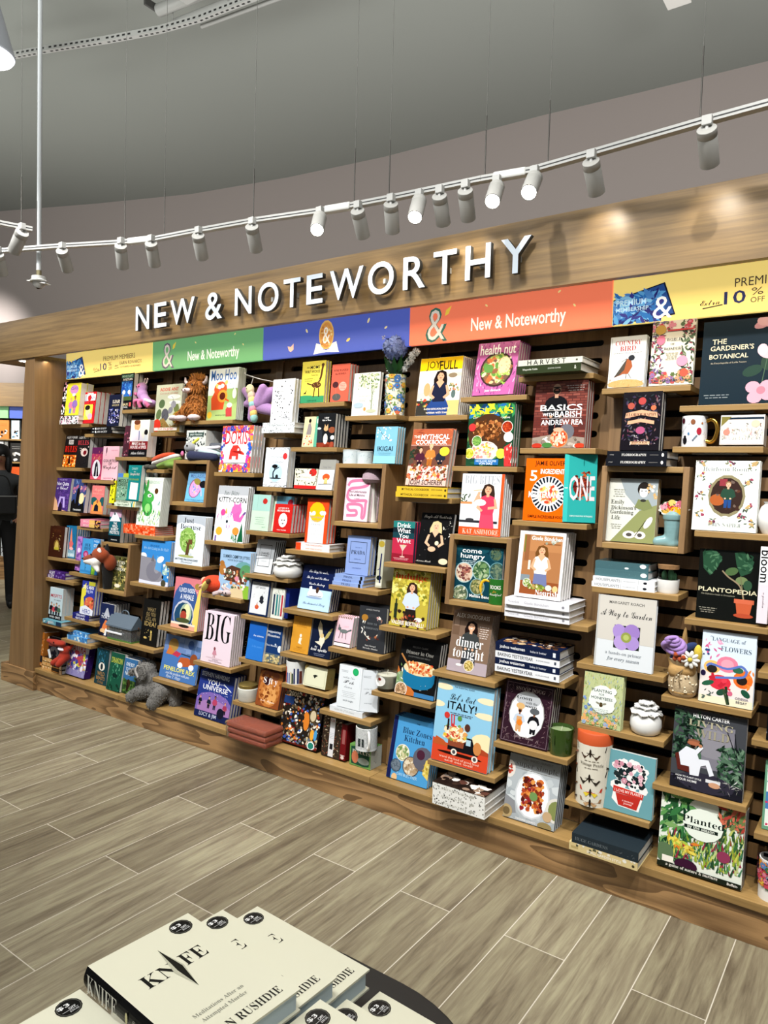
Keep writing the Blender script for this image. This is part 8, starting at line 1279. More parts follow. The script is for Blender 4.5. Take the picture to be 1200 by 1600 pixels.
BK(-0.8964,2.7051,1.2528,0.1777,0.2365,0.02,6.5,1,'sage and cream biography with engraved poet portrait','d4d6cc',[('p',[(.25,1),(.62,.62),(1,.8),(1,1)],'9aa4a8'),('p',[(.1,0),(.66,.5),(.4,.75),(.6,.9),(1,.7),(1,0)],'8a9060'),('p',[(.22,1),(.35,.75),(.66,.5),(1,.55),(1,1)],'9aa4a8'),('p',[(.1,0),(.66,.5),(1,.6),(1,0)],'8a9060'),('e',.72,.84,.13,.15,'2c2826',0),('e',.72,.8,.09,.12,'e4e4e0',0),('p',[(.55,.55),(.62,.68),(.72,.66),(.82,.68),(.92,.55),(.75,.5)],'7c8458'),('e',.72,.88,.12,.05,'2c2826',0),('e',.68,.81,.012,.012,'333',0),('e',.76,.81,.012,.012,'333',0),('e',.72,.66,.06,.03,'3a3a34',0),('s',.8,.7,1,.95,12,.07,['e8e4dc','c8a46c','b8bcb8'],'f'),('e',.48,.12,.13,.08,'e0dcd4',0),('e',.7,.12,.12,.08,'dcd8d0',0),('e',.48,.12,.06,.04,'54504c',0),('e',.7,.12,.05,.04,'54504c',0),('e',.85,.32,.06,.14,'d8d4d0',-30),('l',[(.6,.1),(.8,.35)],.015,'44442c'),('t','Emily',.2,.62,.28,'4c4c44','S',1.1),('t',"Dickinson's",.33,.54,.52,'4c4c44','S',1.1),('t','Gardening',.3,.46,.48,'4c4c44','S',1.1),('t','Life',.18,.38,.18,'4c4c44','S',1.1),('w',.22,.82,.24,'8c8c80'),('w',.22,.7849999999999999,.2112,'8c8c80'),('w',.22,.75,.1824,'8c8c80'),('w',.22,.715,.24,'8c8c80'),('w',.2,.27,.22,'8c8c80'),('w',.2,.24000000000000002,.1936,'8c8c80'),('w',.2,.21000000000000002,.16720000000000002,'8c8c80')],edge='b08c3c')
boot_vase(-0.6768,2.7251,1.2528,0.09,0.1693,'blue-green ceramic boot vase with painted flower bouquet')
BK(-0.5903,2.6883,1.3157,0.2025,0.2423,0.02,6.5,1,'white decorating book strewn with flowers around oval portrait','e4e9e2',[('t','Heirloom Rooms',.5,.88,.76,'7c8480','N',1.1),('t','SOULFUL STORIES OF HOME',.5,.81,.5,'a8aca8','b',1.0),('s',.03,.72,.17,.8300000000000001,7,.055,['5c6c5c','46504a','7c7c5c'],'l'),('s',.05,.76,.15000000000000002,.8400000000000001,4,.06,['9c4860','c8a468','6c3c50','b89c6c'],'o'),('s',.03,.44,.17,.55,7,.055,['5c6c5c','46504a','7c7c5c'],'l'),('s',.05,.48,.15000000000000002,.56,4,.06,['9c4860','c8a468','6c3c50','b89c6c'],'o'),('s',.04999999999999999,.16,.19,.27,7,.055,['5c6c5c','46504a','7c7c5c'],'l'),('s',.06999999999999999,.2,.16999999999999998,.28,4,.06,['9c4860','c8a468','6c3c50','b89c6c'],'o'),('s',.22999999999999998,.56,.37,.67,7,.055,['5c6c5c','46504a','7c7c5c'],'l'),('s',.25,.6,.35,.6799999999999999,4,.06,['9c4860','c8a468','6c3c50','b89c6c'],'o'),('s',.78,.6399999999999999,.9199999999999999,.75,7,.055,['5c6c5c','46504a','7c7c5c'],'l'),('s',.7999999999999999,.6799999999999999,.9,.76,4,.06,['9c4860','c8a468','6c3c50','b89c6c'],'o'),('s',.78,.29,.9199999999999999,.39999999999999997,7,.055,['5c6c5c','46504a','7c7c5c'],'l'),('s',.7999999999999999,.32999999999999996,.9,.41,4,.06,['9c4860','c8a468','6c3c50','b89c6c'],'o'),('s',.8300000000000001,.06,.97,.16999999999999998,7,.055,['5c6c5c','46504a','7c7c5c'],'l'),('s',.85,.09999999999999999,.9500000000000001,.18,4,.06,['9c4860','c8a468','6c3c50','b89c6c'],'o'),('s',.22999999999999998,.06,.37,.16999999999999998,7,.055,['5c6c5c','46504a','7c7c5c'],'l'),('s',.25,.09999999999999999,.35,.18,4,.06,['9c4860','c8a468','6c3c50','b89c6c'],'o'),('s',.48000000000000004,.8899999999999999,.6200000000000001,1.0,7,.055,['5c6c5c','46504a','7c7c5c'],'l'),('s',.5,.9299999999999999,.6000000000000001,1.01,4,.06,['9c4860','c8a468','6c3c50','b89c6c'],'o'),('s',.8300000000000001,.8700000000000001,.97,.9800000000000001,7,.055,['5c6c5c','46504a','7c7c5c'],'l'),('s',.85,.91,.9500000000000001,.99,4,.06,['9c4860','c8a468','6c3c50','b89c6c'],'o'),('s',.03,.8899999999999999,.17,1.0,7,.055,['5c6c5c','46504a','7c7c5c'],'l'),('s',.05,.9299999999999999,.15000000000000002,1.01,4,.06,['9c4860','c8a468','6c3c50','b89c6c'],'o'),('s',.71,.14,.8500000000000001,.25,7,.055,['5c6c5c','46504a','7c7c5c'],'l'),('s',.73,.18000000000000002,.8300000000000001,.26,4,.06,['9c4860','c8a468','6c3c50','b89c6c'],'o'),('e',.52,.5,.29,.36,'8a8264',0),('e',.52,.5,.25,.31,'3a2c28',0),('e',.38,.44,.12,.1,'a85c34',0),('r',.4,.64,.52,.74,'8c3c44'),('s',.34,.3,.7,.7,14,.07,['5c3c30','44302a','6c5c54'],'o'),('f',.54,.33,.38,'d8ac90','8c6c50','2f4a3c','2c4c84'),('e',.52,.2,.05,.02,'e8e4d8',0),('t','ERIN NAPIER',.52,.09,.5,'8c9490','N',1.1)])
terrarium(-0.6643,2.7088,1.0852,0.0818,0.1022,'white pot with glass dome, cork lid and little cactus')
BK(-0.5634,2.6885,1.0116,0.1924,0.2396,0.022,6.5,0,'black hardback with big monstera leaves and terracotta pot','171917',[('p',[(.05,.95),(.2,1),(.38,.9),(.32,.75),(.2,.62),(.08,.72)],'2c4c38'),('p',[(.58,.97),(.72,1),(.9,.86),(.85,.7),(.7,.64),(.62,.8)],'2c4c38'),('s',.06,.66,.36,.97,16,.1,['3c6048','24402f','4c7054'],'l'),('s',.6,.68,.88,.97,16,.1,['3c6048','24402f','4c7054'],'l'),('e',.55,.7,.11,.07,'4c6440',20),('e',.72,.58,.1,.07,'6c7c54',0),('e',.82,.52,.07,.09,'34503c',0),('l',[(.4,.7),(.5,.62),(.7,.5),(.78,.28)],.025,'8c7c64'),('l',[(.7,.64),(.74,.45)],.018,'6c6c50'),('t','PLANTOPEDIA',.5,.42,.96,'d8d0b0','b',1.1),('t','The Definitive Guide to Houseplants',.35,.35,.56,'a8a490','i',1.0),('w',.2,.15,.3,'8c887c'),('w',.2,.12,.264,'8c887c'),('w',.2,.09,.22799999999999998,'8c887c'),('p',[(.64,.3),(.68,.1),(.88,.1),(.92,.3)],'b85a3c'),('r',.62,.26,.94,.32,'c4664a'),('e',.78,.09,.16,.04,'a84c34',0)])
SPINE(-0.3675,2.6496,1.0116,0.0322,0.2526,0.13,6.0,'white and blush book spine with tall black bloom lettering','d8ccd4',[('r',0,.5,1,1,'dfe0e4'),('t','bloom',.5,.74,.42,'1a1a1c','bv',.9),('t','a garden',.5,.3,.2,'54505c','cv',.8)])
BK(-0.896,2.6288,0.7977,0.21,0.2604,0.02,6.5,0,'pale hardback with purple poppy photo and handwritten title','cfd4d8',[('r',0,.42,1,1,'c4c0b8'),('p',[(0,.38),(0,.5),(1,.44),(1,.36)],'c4c0b8'),('r',.32,.28,.76,.6,'2a2e2c'),('t','MARGARET ROACH',.5,.91,.6,'54544f','b',1.0),('t','A Way to Garden',.5,.74,.88,'24262a','c',1.5),('e',.42,.5,.12,.15,'a088c4',30),('e',.62,.52,.14,.14,'9478b8',-20),('e',.45,.36,.13,.12,'ac94cc',-30),('e',.64,.37,.12,.12,'a088c4',20),('e',.53,.44,.09,.09,'8c944c',0),('e',.53,.44,.05,.05,'a8b468',0),('t','a hands-on primer',.5,.2,.62,'6c747c','N',1.0),('t','for every season',.5,.12,.56,'6c747c','I',1.0),('r',.0,0,.03,1,'b4b4b0')])
bouquet_plush(-0.5953,2.6797,0.7349,0.1246,0.2348,'knitted flower bouquet wrapped in tan spotted cloth')
BK(-0.5301,2.635,0.7349,0.1672,0.2424,0.02,6.5,0,'pastel hardback with painted bouquet and blue ribbon','cfdcea',[('r',0,0,1,.45,'e4d8d4'),('r',0,.0,1,.1,'e4dcc0'),('t','the',.18,.92,.06,'3c4c5c','c',1.0),('t','LANGUAGE of',.5,.89,.62,'3c4c5c','N',1.2),('t','FLOWERS',.64,.77,.56,'3c4c5c','N',1.2),('s',.06,.6,.36,.88,14,.08,['d87ca4','e4a0bc','c85c8c'],'l'),('e',.22,.5,.16,.13,'f0b868',0),('e',.22,.47,.1,.08,'2c2a28',0),('e',.5,.56,.2,.16,'e87c94',0),('e',.5,.56,.12,.1,'f09cac',0),('e',.8,.38,.18,.17,'e07030',0),('s',.62,.26,.98,.52,14,.1,['e8843c','d8642c'],'l'),('e',.78,.37,.1,.09,'2c2420',0),('e',.38,.3,.21,.15,'cf3444',0),('s',.2,.2,.56,.4,12,.1,['d84050','b82c3c'],'o'),('e',.16,.27,.12,.05,'2c5c44',20),('e',.86,.2,.1,.06,'24503c',-40),('e',.42,.17,.1,.06,'2c4c3c',30),('e',.7,.5,.1,.06,'34644c',0),('l',[(.12,.5),(.2,.54),(.5,.5),(.75,.56),(.86,.5)],.045,'5c74b8'),('l',[(.86,.5),(.8,.42),(.5,.38),(.3,.36)],.045,'5c74b8'),('l',[(.5,.25),(.56,.02)],.05,'2c3c2c'),('l',[(.45,.22),(.54,.02)],.03,'3c4c34'),('e',.58,.17,.05,.05,'c86480',0),('s',.06,.05,.3,.18,8,.07,['54645c'],'l'),('e',.06,.4,.05,.06,'2c2444',0),('s',.04,.55,.15,.75,5,.05,['3c4c7c'],'f'),('t','ODESSA',.8,.12,.24,'5c5c64','b',1.0),('t','BEGAY',.8,.07,.2,'5c5c64','b',1.0)])
BK(-0.9261,2.6077,0.5771,0.145,0.1919,0.016,6.5,1,'green floral hardback with white cloud title and bee','b4bc8c',[('s',0,0,1,1,150,.07,['7c9c5c','a8b46c','c8c88c','5c7c4c','d8b878','94a8c4'],'v'),('s',0,.2,.3,.55,16,.09,['7c98c8','94acd4','6c88bc'],'f'),('s',0,.02,.9,.25,30,.08,['d8a468','e0b888','8ca4cc','7c9c5c'],'f'),('e',.5,.52,.33,.36,'dfe6e0',0),('s',.2,.3,.8,.75,20,.15,['dfe6e0'],'d'),('t','PLANTING',.48,.68,.5,'3c4844','b',1.0),('t','FOR',.48,.61,.14,'5c6864','b',1.0),('t','HONEYBEES',.49,.54,.54,'3c4844','b',1.0),('e',.48,.42,.05,.06,'4c3c24',0),('e',.4,.44,.06,.025,'8c8878',-20),('e',.56,.44,.06,.025,'8c8878',20),('w',.48,.33,.4,'94a098'),('w',.48,.30000000000000004,.35200000000000004,'94a098'),('w',.48,.27,.30400000000000005,'94a098'),('w',.48,.24000000000000002,.4,'94a098')])
lotus_jar(-0.7063,2.6593,0.5771,0.1171,0.1089,'white ceramic jar with lotus lid beside the floral hardback')
puzzle_tube(-0.8772,2.6312,0.2894,0.1387,0.2687,'butterfly printed puzzle tube with orange lid')
BK(-0.8344,2.5935,0.2894,0.1803,0.2141,0.022,6.5,0,'dusty teal journal with red pot of pink roses','6a9ca4',[('p',[(.2,.2),(.24,.42),(.78,.4),(.82,.36),(.74,.08),(.34,.1)],'eceae8'),('s',.2,.42,.84,.86,40,.15,['eceae8'],'d'),('s',.24,.46,.8,.82,36,.08,['1f2a2c','2a3434'],'o'),('s',.24,.48,.8,.84,16,.1,['d8a8b4','c88c9c','e4c0c8'],'f'),('p',[(.22,.32),(.22,.42),(.82,.38),(.8,.29)],'c43a30'),('p',[(.27,.31),(.34,.12),(.7,.1),(.76,.29)],'b8342c'),('t','I LOVE MY PLANTS',.52,.355,.54,'f0dcd8','b',1.2),('t','A Gardening',.52,.2,.22,'f0d0cc','b',1.0),('t','Journal',.52,.16,.16,'f0d0cc','b',1.0)])
BK(-0.6044,2.6099,0.4293,0.2294,0.2716,0.022,6.5,0,'dark leafy photo book with man in white lounging among plants','45474c',[('r',.3,.3,.85,.85,'7c7a84'),('e',.55,.62,.3,.22,'8a8890',0),('s',0,.35,.4,.95,90,.09,['1f3026','2c4434','3c5844','16221c','4c6854'],'l'),('s',.66,.15,1,.62,90,.08,['24382c','34503c','1a2820','54705c','6c8870'],'l'),('r',0,0,1,.16,'22222a'),('e',.5,.12,.4,.14,'34323e',0),('t','HILTON CARTER',.52,.93,.5,'f4f4f4','b',1.2),('t','LIVING',.52,.84,.62,'aca68c','N',1.3),('t','WILD',.55,.72,.46,'9c9680','N',1.3),('f',.3,.2,.42,'b07c5c','8a5a44','dfe2ea','dfe2ea',9),('e',.3,.58,.09,.03,'a8684c',0),('s',.0,.02,.6,.14,8,.05,['3a3848','1c1c24'],'o'),('r',.5,.14,.7,.18,'d8d8dc'),('s',.6,.05,.98,.22,36,.07,['d0d0d0','b0b0ac','8c8c88','1f2826'],'x'),('e',.62,.12,.08,.04,'c89878',0),('t','HOW TO PLANT STYLE',.26,.15,.36,'f0f0f0','b',1.0),('t','YOUR HOME',.24,.11,.28,'f0f0f0','b',1.0),('l',[(.75,.8),(.9,.5)],.01,'1c1c22'),('l',[(.85,.8),(.9,.5)],.01,'1c1c22')])
BK(-0.6274,2.5827,0.146,0.267,0.2536,0.06,6.5,0,'square plant-themed board game box at the bottom right','dfe4d8',[('s',0,.1,.4,1,60,.13,['2c5434','3c7444','5c9454','1c3c28','7ca464'],'l'),('s',.7,.3,1,1,60,.11,['2c5434','7c9c44','5c7c3c','b8c06c','8c3c34','3c4c34'],'v'),('s',.1,.12,.98,.45,130,.1,['3c6c3c','6c9c4c','94a83c','c8c45c','2c4c34','8c2c44','b8c884','4c7c5c'],'v'),('s',.7,.75,1,1,30,.1,['a8443c','3c4834','6c7c4c','c86c54'],'l'),('e',.08,.2,.12,.12,'5c7454',0),('e',.35,.1,.14,.08,'3c1c34',0),('e',.78,.35,.08,.07,'8c3c58',0),('s',.12,.28,.45,.42,26,.09,['c8a83c','d87c34','a8c04c','e0d05c'],'l'),('e',.52,.68,.24,.2,'e4ebe0',0),('t','Planted',.52,.72,.5,'1a2420','S',1.4),('r',.3,.6,.7,.645,'1f2a26'),('t','by the season',.5,.622,.32,'d8e0d4','b',1.0),('r',0,0,1,.07,'22281f'),('t','a game of nature & nurture',.42,.045,.62,'e8e4dc','S',1.0),('t','Buffalo',.9,.035,.12,'e8e4dc','b',1.0),('r',.06,.08,.2,.16,'e8e4d8')],box=1,spine_r='8c9094')
BK(-0.3169,2.6221,0.6505,0.0551,0.1449,0.03,6.5,0,'black book with white marks cropped at right frame edge','17181c',[('s',0,0,1,1,20,.1,['c8c8cc','34343c','6c6c74'],'o')])
BK(-0.3164,2.6245,0.3571,0.0866,0.2199,0.02,6.5,0,'green-bordered picture book of animals cropped at right edge','6c9c80',[('r',.08,.05,.95,.95,'e4ece4'),('r',.08,.3,.95,.55,'4c7cb4'),('s',.1,.06,.9,.9,26,.12,['3c3c44','4c8c9c','c83c64','e8ece4','d88ca4'],'o')])
mug_floral(-0.2743,2.6172,0.146,0.0626,0.1373,'floral and white mug cropped by the right frame edge')
white_pot(-0.3449,2.7313,1.3157,0.0579,0.0873,'white glazed pot cropped by the right edge near flowered decorating book')
# ------------------------------------------------------------ track lights, ceiling gear
TR = [(-3.95, 1.78), (-3.711, 1.868), (-3.488, 1.941), (-3.341, 1.993), (-3.069, 2.098), (-2.864, 2.156), (-2.64, 2.178), (-2.284, 2.222), (-1.993, 2.277), (-1.788, 2.305), (-1.656, 2.317), (-1.274, 2.342), (-1.092, 2.366), (-.524, 2.312), (-.358, 2.301), (.4, 2.24)]
T2 = [(-3.35, 1.1), (-3.316, 1.507), (-3.292, 1.656), (-3.248, 1.777)]
TZ = 2.55
DARK = mat('track_slot', '2a2a2a', .6); ROD = mat('grey_rod', '5a5854', .5, .5); WIRE = mat('steel_wire', '6c6c68', .4, .6)


def rail(name, pts, label, z, wd=.026, ht=.02):
    r = empty(name, (pts[0][0], pts[0][1], z), label, 'track'); o0 = Vector((pts[0][0], pts[0][1], 0)); b = MB(); d = MB()
    for i in range(len(pts) - 1):
        p, q = Vector((*pts[i], 0)) - o0, Vector((*pts[i + 1], 0)) - o0; n = (q - p).normalized(); s = Vector((-n.y, n.x, 0)) * wd / 2
        for bb, s0, z0, z1 in ((b, s, -ht, 0), (d, s * 1.04, -ht * .62, -ht * .42)):
            P = [p - s0 + Vector((0, 0, z0)), q - s0 + Vector((0, 0, z0)), q + s0 + Vector((0, 0, z0)), p + s0 + Vector((0, 0, z0)), p - s0 + Vector((0, 0, z1)), q - s0 + Vector((0, 0, z1)), q + s0 + Vector((0, 0, z1)), p + s0 + Vector((0, 0, z1))]
            for f in ((0, 1, 5, 4), (1, 2, 6, 5), (2, 3, 7, 6), (3, 0, 4, 7), (4, 5, 6, 7), (3, 2, 1, 0)): bb.face([P[j] for j in f])
    b.build('rail_body', WHITE, r); d.build('conductor_slot', DARK, r)
    return r


tr = rail('light_track', TR, 'long white light track curving above the oak header', TZ)
rail('light_track', T2, 'short white light track ending at the far left', TZ)
for x, y, a in ((-2.95, 2.128, .25), (-1.89, 2.29, .14), (-1.17, 2.355, .15)):
    o = boxo('flexible_joint', -.06, -.016, -.026, .06, .016, .003, mat('joint_plastic', 'd2d2ce', .6), tr, .006); o.location = (x - TR[0][0], y - TR[0][1], -.011); o.rotation_euler = (0, 0, a)
HD = [((-3.196, 1.703), (-.80, .1, -.59), 0, 'hanging from the short far-left track'), ((-3.632, 1.819), (-.6, .5, -.62), 0, 'cropped by the left frame edge'), ((-3.292, 1.948), (-.55, .6, -.58), 0, 'just right of the sensor pole'), ((-2.981, 2.05), (-.56, .5, -.66), 0, 'left of the first flexible joint'), ((-2.827, 2.101), (-.5, .58, -.64), 0, 'right of the first flexible joint'), ((-2.55, 2.138), (-.46, .62, -.63), 0, 'above the first word of the lettering'), ((-2.262, 2.179), (-.42, .66, -.62), 0, 'with a lit rim above the ampersand'), ((-1.94, 2.236), (.396, -.597, -.698), 1, 'glowing, leftmost of the four lit heads'), ((-1.772, 2.265), (-.28, .74, -.61), 0, 'right of the leftmost glowing head'), ((-1.622, 2.275), (-.36, .66, -.66), 0, 'left of the second glowing head'), ((-1.507, 2.293), (.226, -.58, -.783), 1, 'glowing, second of the four lit heads'), ((-1.425, 2.303), (-.26, .74, -.62), 0, 'right of the second glowing head'), ((-1.321, 2.308), (-.27, .74, -.61), 0, 'left of the third glowing head'), ((-1.208, 2.33), (.211, -.675, -.707), 1, 'glowing, third of the four lit heads'), ((-1.066, 2.328), (.151, -.702, -.696), 1, 'glowing, rightmost of the four lit heads'), ((-.863, 2.31), (-.08, .8, -.6), 0, 'second from the right end'), ((-.509, 2.274), (-.06, .8, -.6), 0, 'nearest the right frame edge')]
LENS = mat('lamp_lens_lit', 'fffaf0', .3, emit=40); LENSD = mat('lamp_lens_rim', 'f4ecd8', .3, emit=5); HEAD = mat('lamp_head_white', 'a3a29e', .45)
hm = {}
for (x, y), d, lit, lb in HD:
    r = empty('spot_head', (x, y, TZ - .02), 'white cylinder spotlight ' + lb, 'spotlight', 'track spotlights')
    d = Vector(d).normalized(); q = d.to_track_quat('Z', 'Y').to_euler()
    boxo('track_adapter', -.014, -.011, -.022, .014, .011, .006, WHITE, r, .002)
    tube('stem', [(0, 0, -.02), (0, 0, -.034)], .006, WHITE, r, 1)
    a = Vector((0, 0, -.036)) - d * .006
    o = lathe('barrel', [(0, 0), (.027, 0), (.0275, .002), (.0275, .022), (.0268, .023), (.0275, .024), (.0275, .112), (.0245, .112), (.0235, .1)], HEAD, r, a); o.rotation_euler = q
    o = lathe('lens', [(.0238, .107), (.018, .109 if lit else .105), (0, .11 if lit else .105)], LENS if lit else LENSD, r, a, 24); o.rotation_euler = q
    l = lamp('SPOT', 'spot_lamp', a + d * .122, 4 if lit else 2.2, (1, .93, .8), a + d * 2, r, spot_size=radians(78 if lit else 82), spot_blend=.75, shadow_soft_size=.02)
WP_ = ['left of the sensor pole', 'left of the first flexible joint', 'right of the first flexible joint', 'above the ampersand', 'left of two above the glowing heads', 'right of two above the glowing heads', 'left of the last pair of glowing heads', 'right of the last pair of glowing heads', 'nearest the right frame edge']
for (x, y), lb in zip([(-3.485, 1.93), (-3.036, 2.108), (-2.811, 2.16), (-2.3, 2.222), (-1.819, 2.3), (-1.662, 2.316), (-1.264, 2.343), (-1.034, 2.362), (-.538, 2.314)], WP_):
    r = empty('suspension_cable', (x, y, TZ), 'thin suspension cable ' + lb, 'cable', 'track suspension cables')
    tube('wire', [(0, 0, .2), (0, 0, ZC - TZ)], .0011, WIRE, r, 1); tube('rod', [(0, 0, 0), (0, 0, .21)], .0024, ROD, r, 1)
r = empty('suspension_cable', (-3.26, 1.735, TZ), 'thin suspension cable holding the short far-left track', 'cable', 'track suspension cables')
tube('wire', [(0, 0, .2), (0, 0, ZC - TZ)], .0011, WIRE, r, 1); tube('rod', [(0, 0, 0), (0, 0, .21)], .0024, ROD, r, 1)
# sensor on a drop pole
r = empty('sensor_pole', (-3.535, 1.97, 2.36), 'white ceiling drop pole ending in a small dome sensor', 'sensor')
tube('pole', [(0, 0, .07), (0, 0, ZC - 2.36)], .0115, mat('pole_paint', 'b8bcbe', .5), r, 1); tube('coupler', [(0, 0, .05), (0, 0, .085)], .0125, mat('brass_thread', '8c8468', .4, .7), r, 1)
lathe('sensor_dome', [(0, -.004), (.014, -.002), (.026, .012), (.03, .026), (.04, .028), (.042, .034), (.034, .04), (.033, .055), (0, .056)], WHITE, r)
o = boxo('flange', -.058, -.02, .022, .058, .02, .028, WHITE, r, .002); o.rotation_euler = (0, .18, .3); ell('lens', (.002, -.004, -.003), (.008, .008, .004), EYE, r)
# perforated strut, conduits, panel light, high-bay lamp near the ceiling
ZS = 4.8
ST = [(-6.6, 2.98), (-6.14, 3.14), (-5.74, 3.27), (-5.24, 3.45), (-4.96, 3.54), (-4.76, 3.6), (-4.41, 3.67), (-3.89, 3.72), (-3.4, 3.76)]
r = empty('perforated_strut', (ST[0][0], ST[0][1], ZS), 'white perforated steel strut curving near the ceiling', 'strut'); o0 = Vector((ST[0][0], ST[0][1], 0)); b = MB(); h = b
for (x0, y0), (x1, y1) in zip(ST, ST[1:]):
    p, q = Vector((x0, y0, 0)) - o0, Vector((x1, y1, 0)) - o0; L = (q - p).length; n = (q - p).normalized(); s = Vector((-n.y, n.x, 0)) * .02; U = Vector((0, 0, .041))
    P = [p - s, q - s, q + s, p + s, p - s + U, q - s + U, q + s + U, p + s + U]
    for f in ((0, 1, 5, 4), (1, 2, 6, 5), (2, 3, 7, 6), (3, 0, 4, 7), (4, 5, 6, 7), (3, 2, 1, 0)): b.face([P[j] for j in f])
    k = .03
    while k < L - .02:
        c = p + n * k; e = n * .013; f = s * .35
        for dz in (Vector((0, 0, -.0006)),): h.face([c - e - f + dz, c - e + f + dz, c + e + f + dz, c + e - f + dz], mi=1)
        g = -s * 1.03; u = Vector((0, 0, .014))
        h.face([c - e + g + u, c + e + g + u, c + e + g + u * 2, c - e + g + u * 2], mi=1); k += .05
b.build('strut_channel', [mat('strut_paint', 'b6b6b2', .55), DARK], r)
r = empty('conduit_bundle', (-4.72, 3.55, 4.86), 'bundle of grey conduits and a junction box near the ceiling', 'conduit')
cm = mat('conduit_grey', 'a3a39f', .5)
for i, (dy, dz, rad) in enumerate(((0, .06, .045), (.1, .0, .03), (.17, .02, .022), (-.1, .1, .03), (.24, .0, .016))): tube('conduit', [(0 + .05 * i, dy, dz), (1.6, dy + .16, dz)], rad, cm, r, 1)
boxo('junction_box', .33, -.16, -.02, .52, .0, .16, mat('junction_paint', 'b4b4b0', .5), r, .008); boxo('end_clamp', -.02, -.12, .045, .0, .04, .1, mat('clamp_dark', '4a4946', .6), r, .004)
for k, (x, y, z) in enumerate(((.1, .05, -.02), (.62, .12, -.02))): tube('strap', [(x, y, z), (x, y, .3)], .004, cm, r, 1)
o = boxo('panel_light', -1.52, 4.3, 4.83, -1.36, 5.45, 4.91, mat('fixture_white', 'd8d6d0', .5), None, .004); tag(o, 'white rectangular ceiling fixture cropped by the top frame edge', 'light fixture')
r = empty('high_bay_lamp', (-5.52, 2.66, 4.42), 'large pale bell-shaped ceiling lamp cropped at the left top corner', 'lamp')
lathe('shade', [(.2, 0), (.205, .01), (.05, .55), (.05, .75), (0, .76)], mat('shade_grey', 'b8bcc4', .4), r); lathe('glowing_disc', [(.195, .0), (.19, -.012), (0, -.014)], mat('lamp_disc', 'ffffff', .4, emit=9), r)

# ------------------------------------------------------------ far unit beyond the column
PO = Vector((-9.525, 4.804, 0)); FU = Vector((.8146, .578, 0)); ang = math.atan2(.578, .8146)
def fbox(name, label, cat, u0, u1, d0, d1, z0, z1, m, group=None, bev=.002):
    o = boxo(name, u0, d0, z0, u1, d1, z1, m, None, 0); o.data.transform(Matrix.Translation(o.location)); o.location = PO; o.rotation_euler = (0, 0, ang)
    if bev: bevel(o, bev)
    return tag(o, label, cat, group)
fbox('far_fascia', 'pale lit oak header of the far unit beyond the column', 'fascia', -1.6, 1.2, 0, .3, 2.25, 2.55, OAKH)
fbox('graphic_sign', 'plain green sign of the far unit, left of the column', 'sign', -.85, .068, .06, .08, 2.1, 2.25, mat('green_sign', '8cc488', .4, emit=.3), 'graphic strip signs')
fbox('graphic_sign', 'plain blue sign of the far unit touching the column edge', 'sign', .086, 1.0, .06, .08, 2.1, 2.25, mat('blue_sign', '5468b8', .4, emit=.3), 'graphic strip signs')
fbox('far_back_panel', 'dark back panel of the far unit behind the person', 'back panel', -1.6, 1.2, .2, .23, .1, 2.25, BLACKM)
for k, z in enumerate((1.83, 1.535, 1.24, .95, .65)): fbox('shelf_ledge', ['topmost', 'second', 'third', 'fourth', 'lowest'][k] + ' oak ledge of the far unit beyond the column', 'shelf', -1.6, .9, 0, .19, z - .02, z, OAKS, 'far unit ledges')
fbox('far_plinth', 'oak plinth of the far unit standing on the floor', 'plinth', -1.6, 1.2, -.02, .19, 0, .29, OAKB)
for u0, u1, z0, z1, c, lb in ((-.05, .1, 1.83, 2.07, 'd8863c', 'orange book with a bird on the far unit'), (.132, .235, 1.83, 2.07, 'c8dce4', 'pale blue landscape book on the far unit'), (.12, .27, 1.535, 1.78, '24221f', 'black book with white marks on the far unit second ledge'), (-.02, .03, 1.535, 1.8, 'd8d8d8', 'white spine book on the far unit beside the person'), (.045, .085, 1.535, 1.8, '8c8c88', 'grey spine book on the far unit beside the person'), (.09, .235, 1.24, 1.47, 'dc5a20', 'orange-red book on the far unit behind the person'), (.24, .28, 1.24, 1.46, 'd0c8c4', 'pale book right of the orange-red one on the far unit'), (-.2, -.02, .65, .85, 'd8d8dc', 'white book low on the far unit behind the person'), (-.0, .05, .3, .6, 'b8c0c4', 'pale spine low on the far unit'), (.06, .12, .3, .55, 'a03c5c', 'crimson spine low on the far unit')):
    o = fbox('book', lb, 'book', u0, u1, .02, .05, z0, z1, mat('far_' + c, c, .5), 'far unit books', 0)
    m = MB(); A = Art(m, (u0, .02, z0), (1, 0, 0), (0, 0, 1), (0, -1, 0), u1 - u0, z1 - z0, int(u0 * 900 + 500)); dk = '3a2a24' if c != '24221f' else 'e4e0dc'
    A.draw([('w', .5, .8, .7, dk), ('w', .5, .7, .7, dk), ('s', .2, .1, .8, .5, 8, .25, [dk, 'e4e0dc' if c != 'c8dce4' else '5c84a0', 'a8a49c'], 'o')])
    d = m.build('cover_print', PRINT, o)

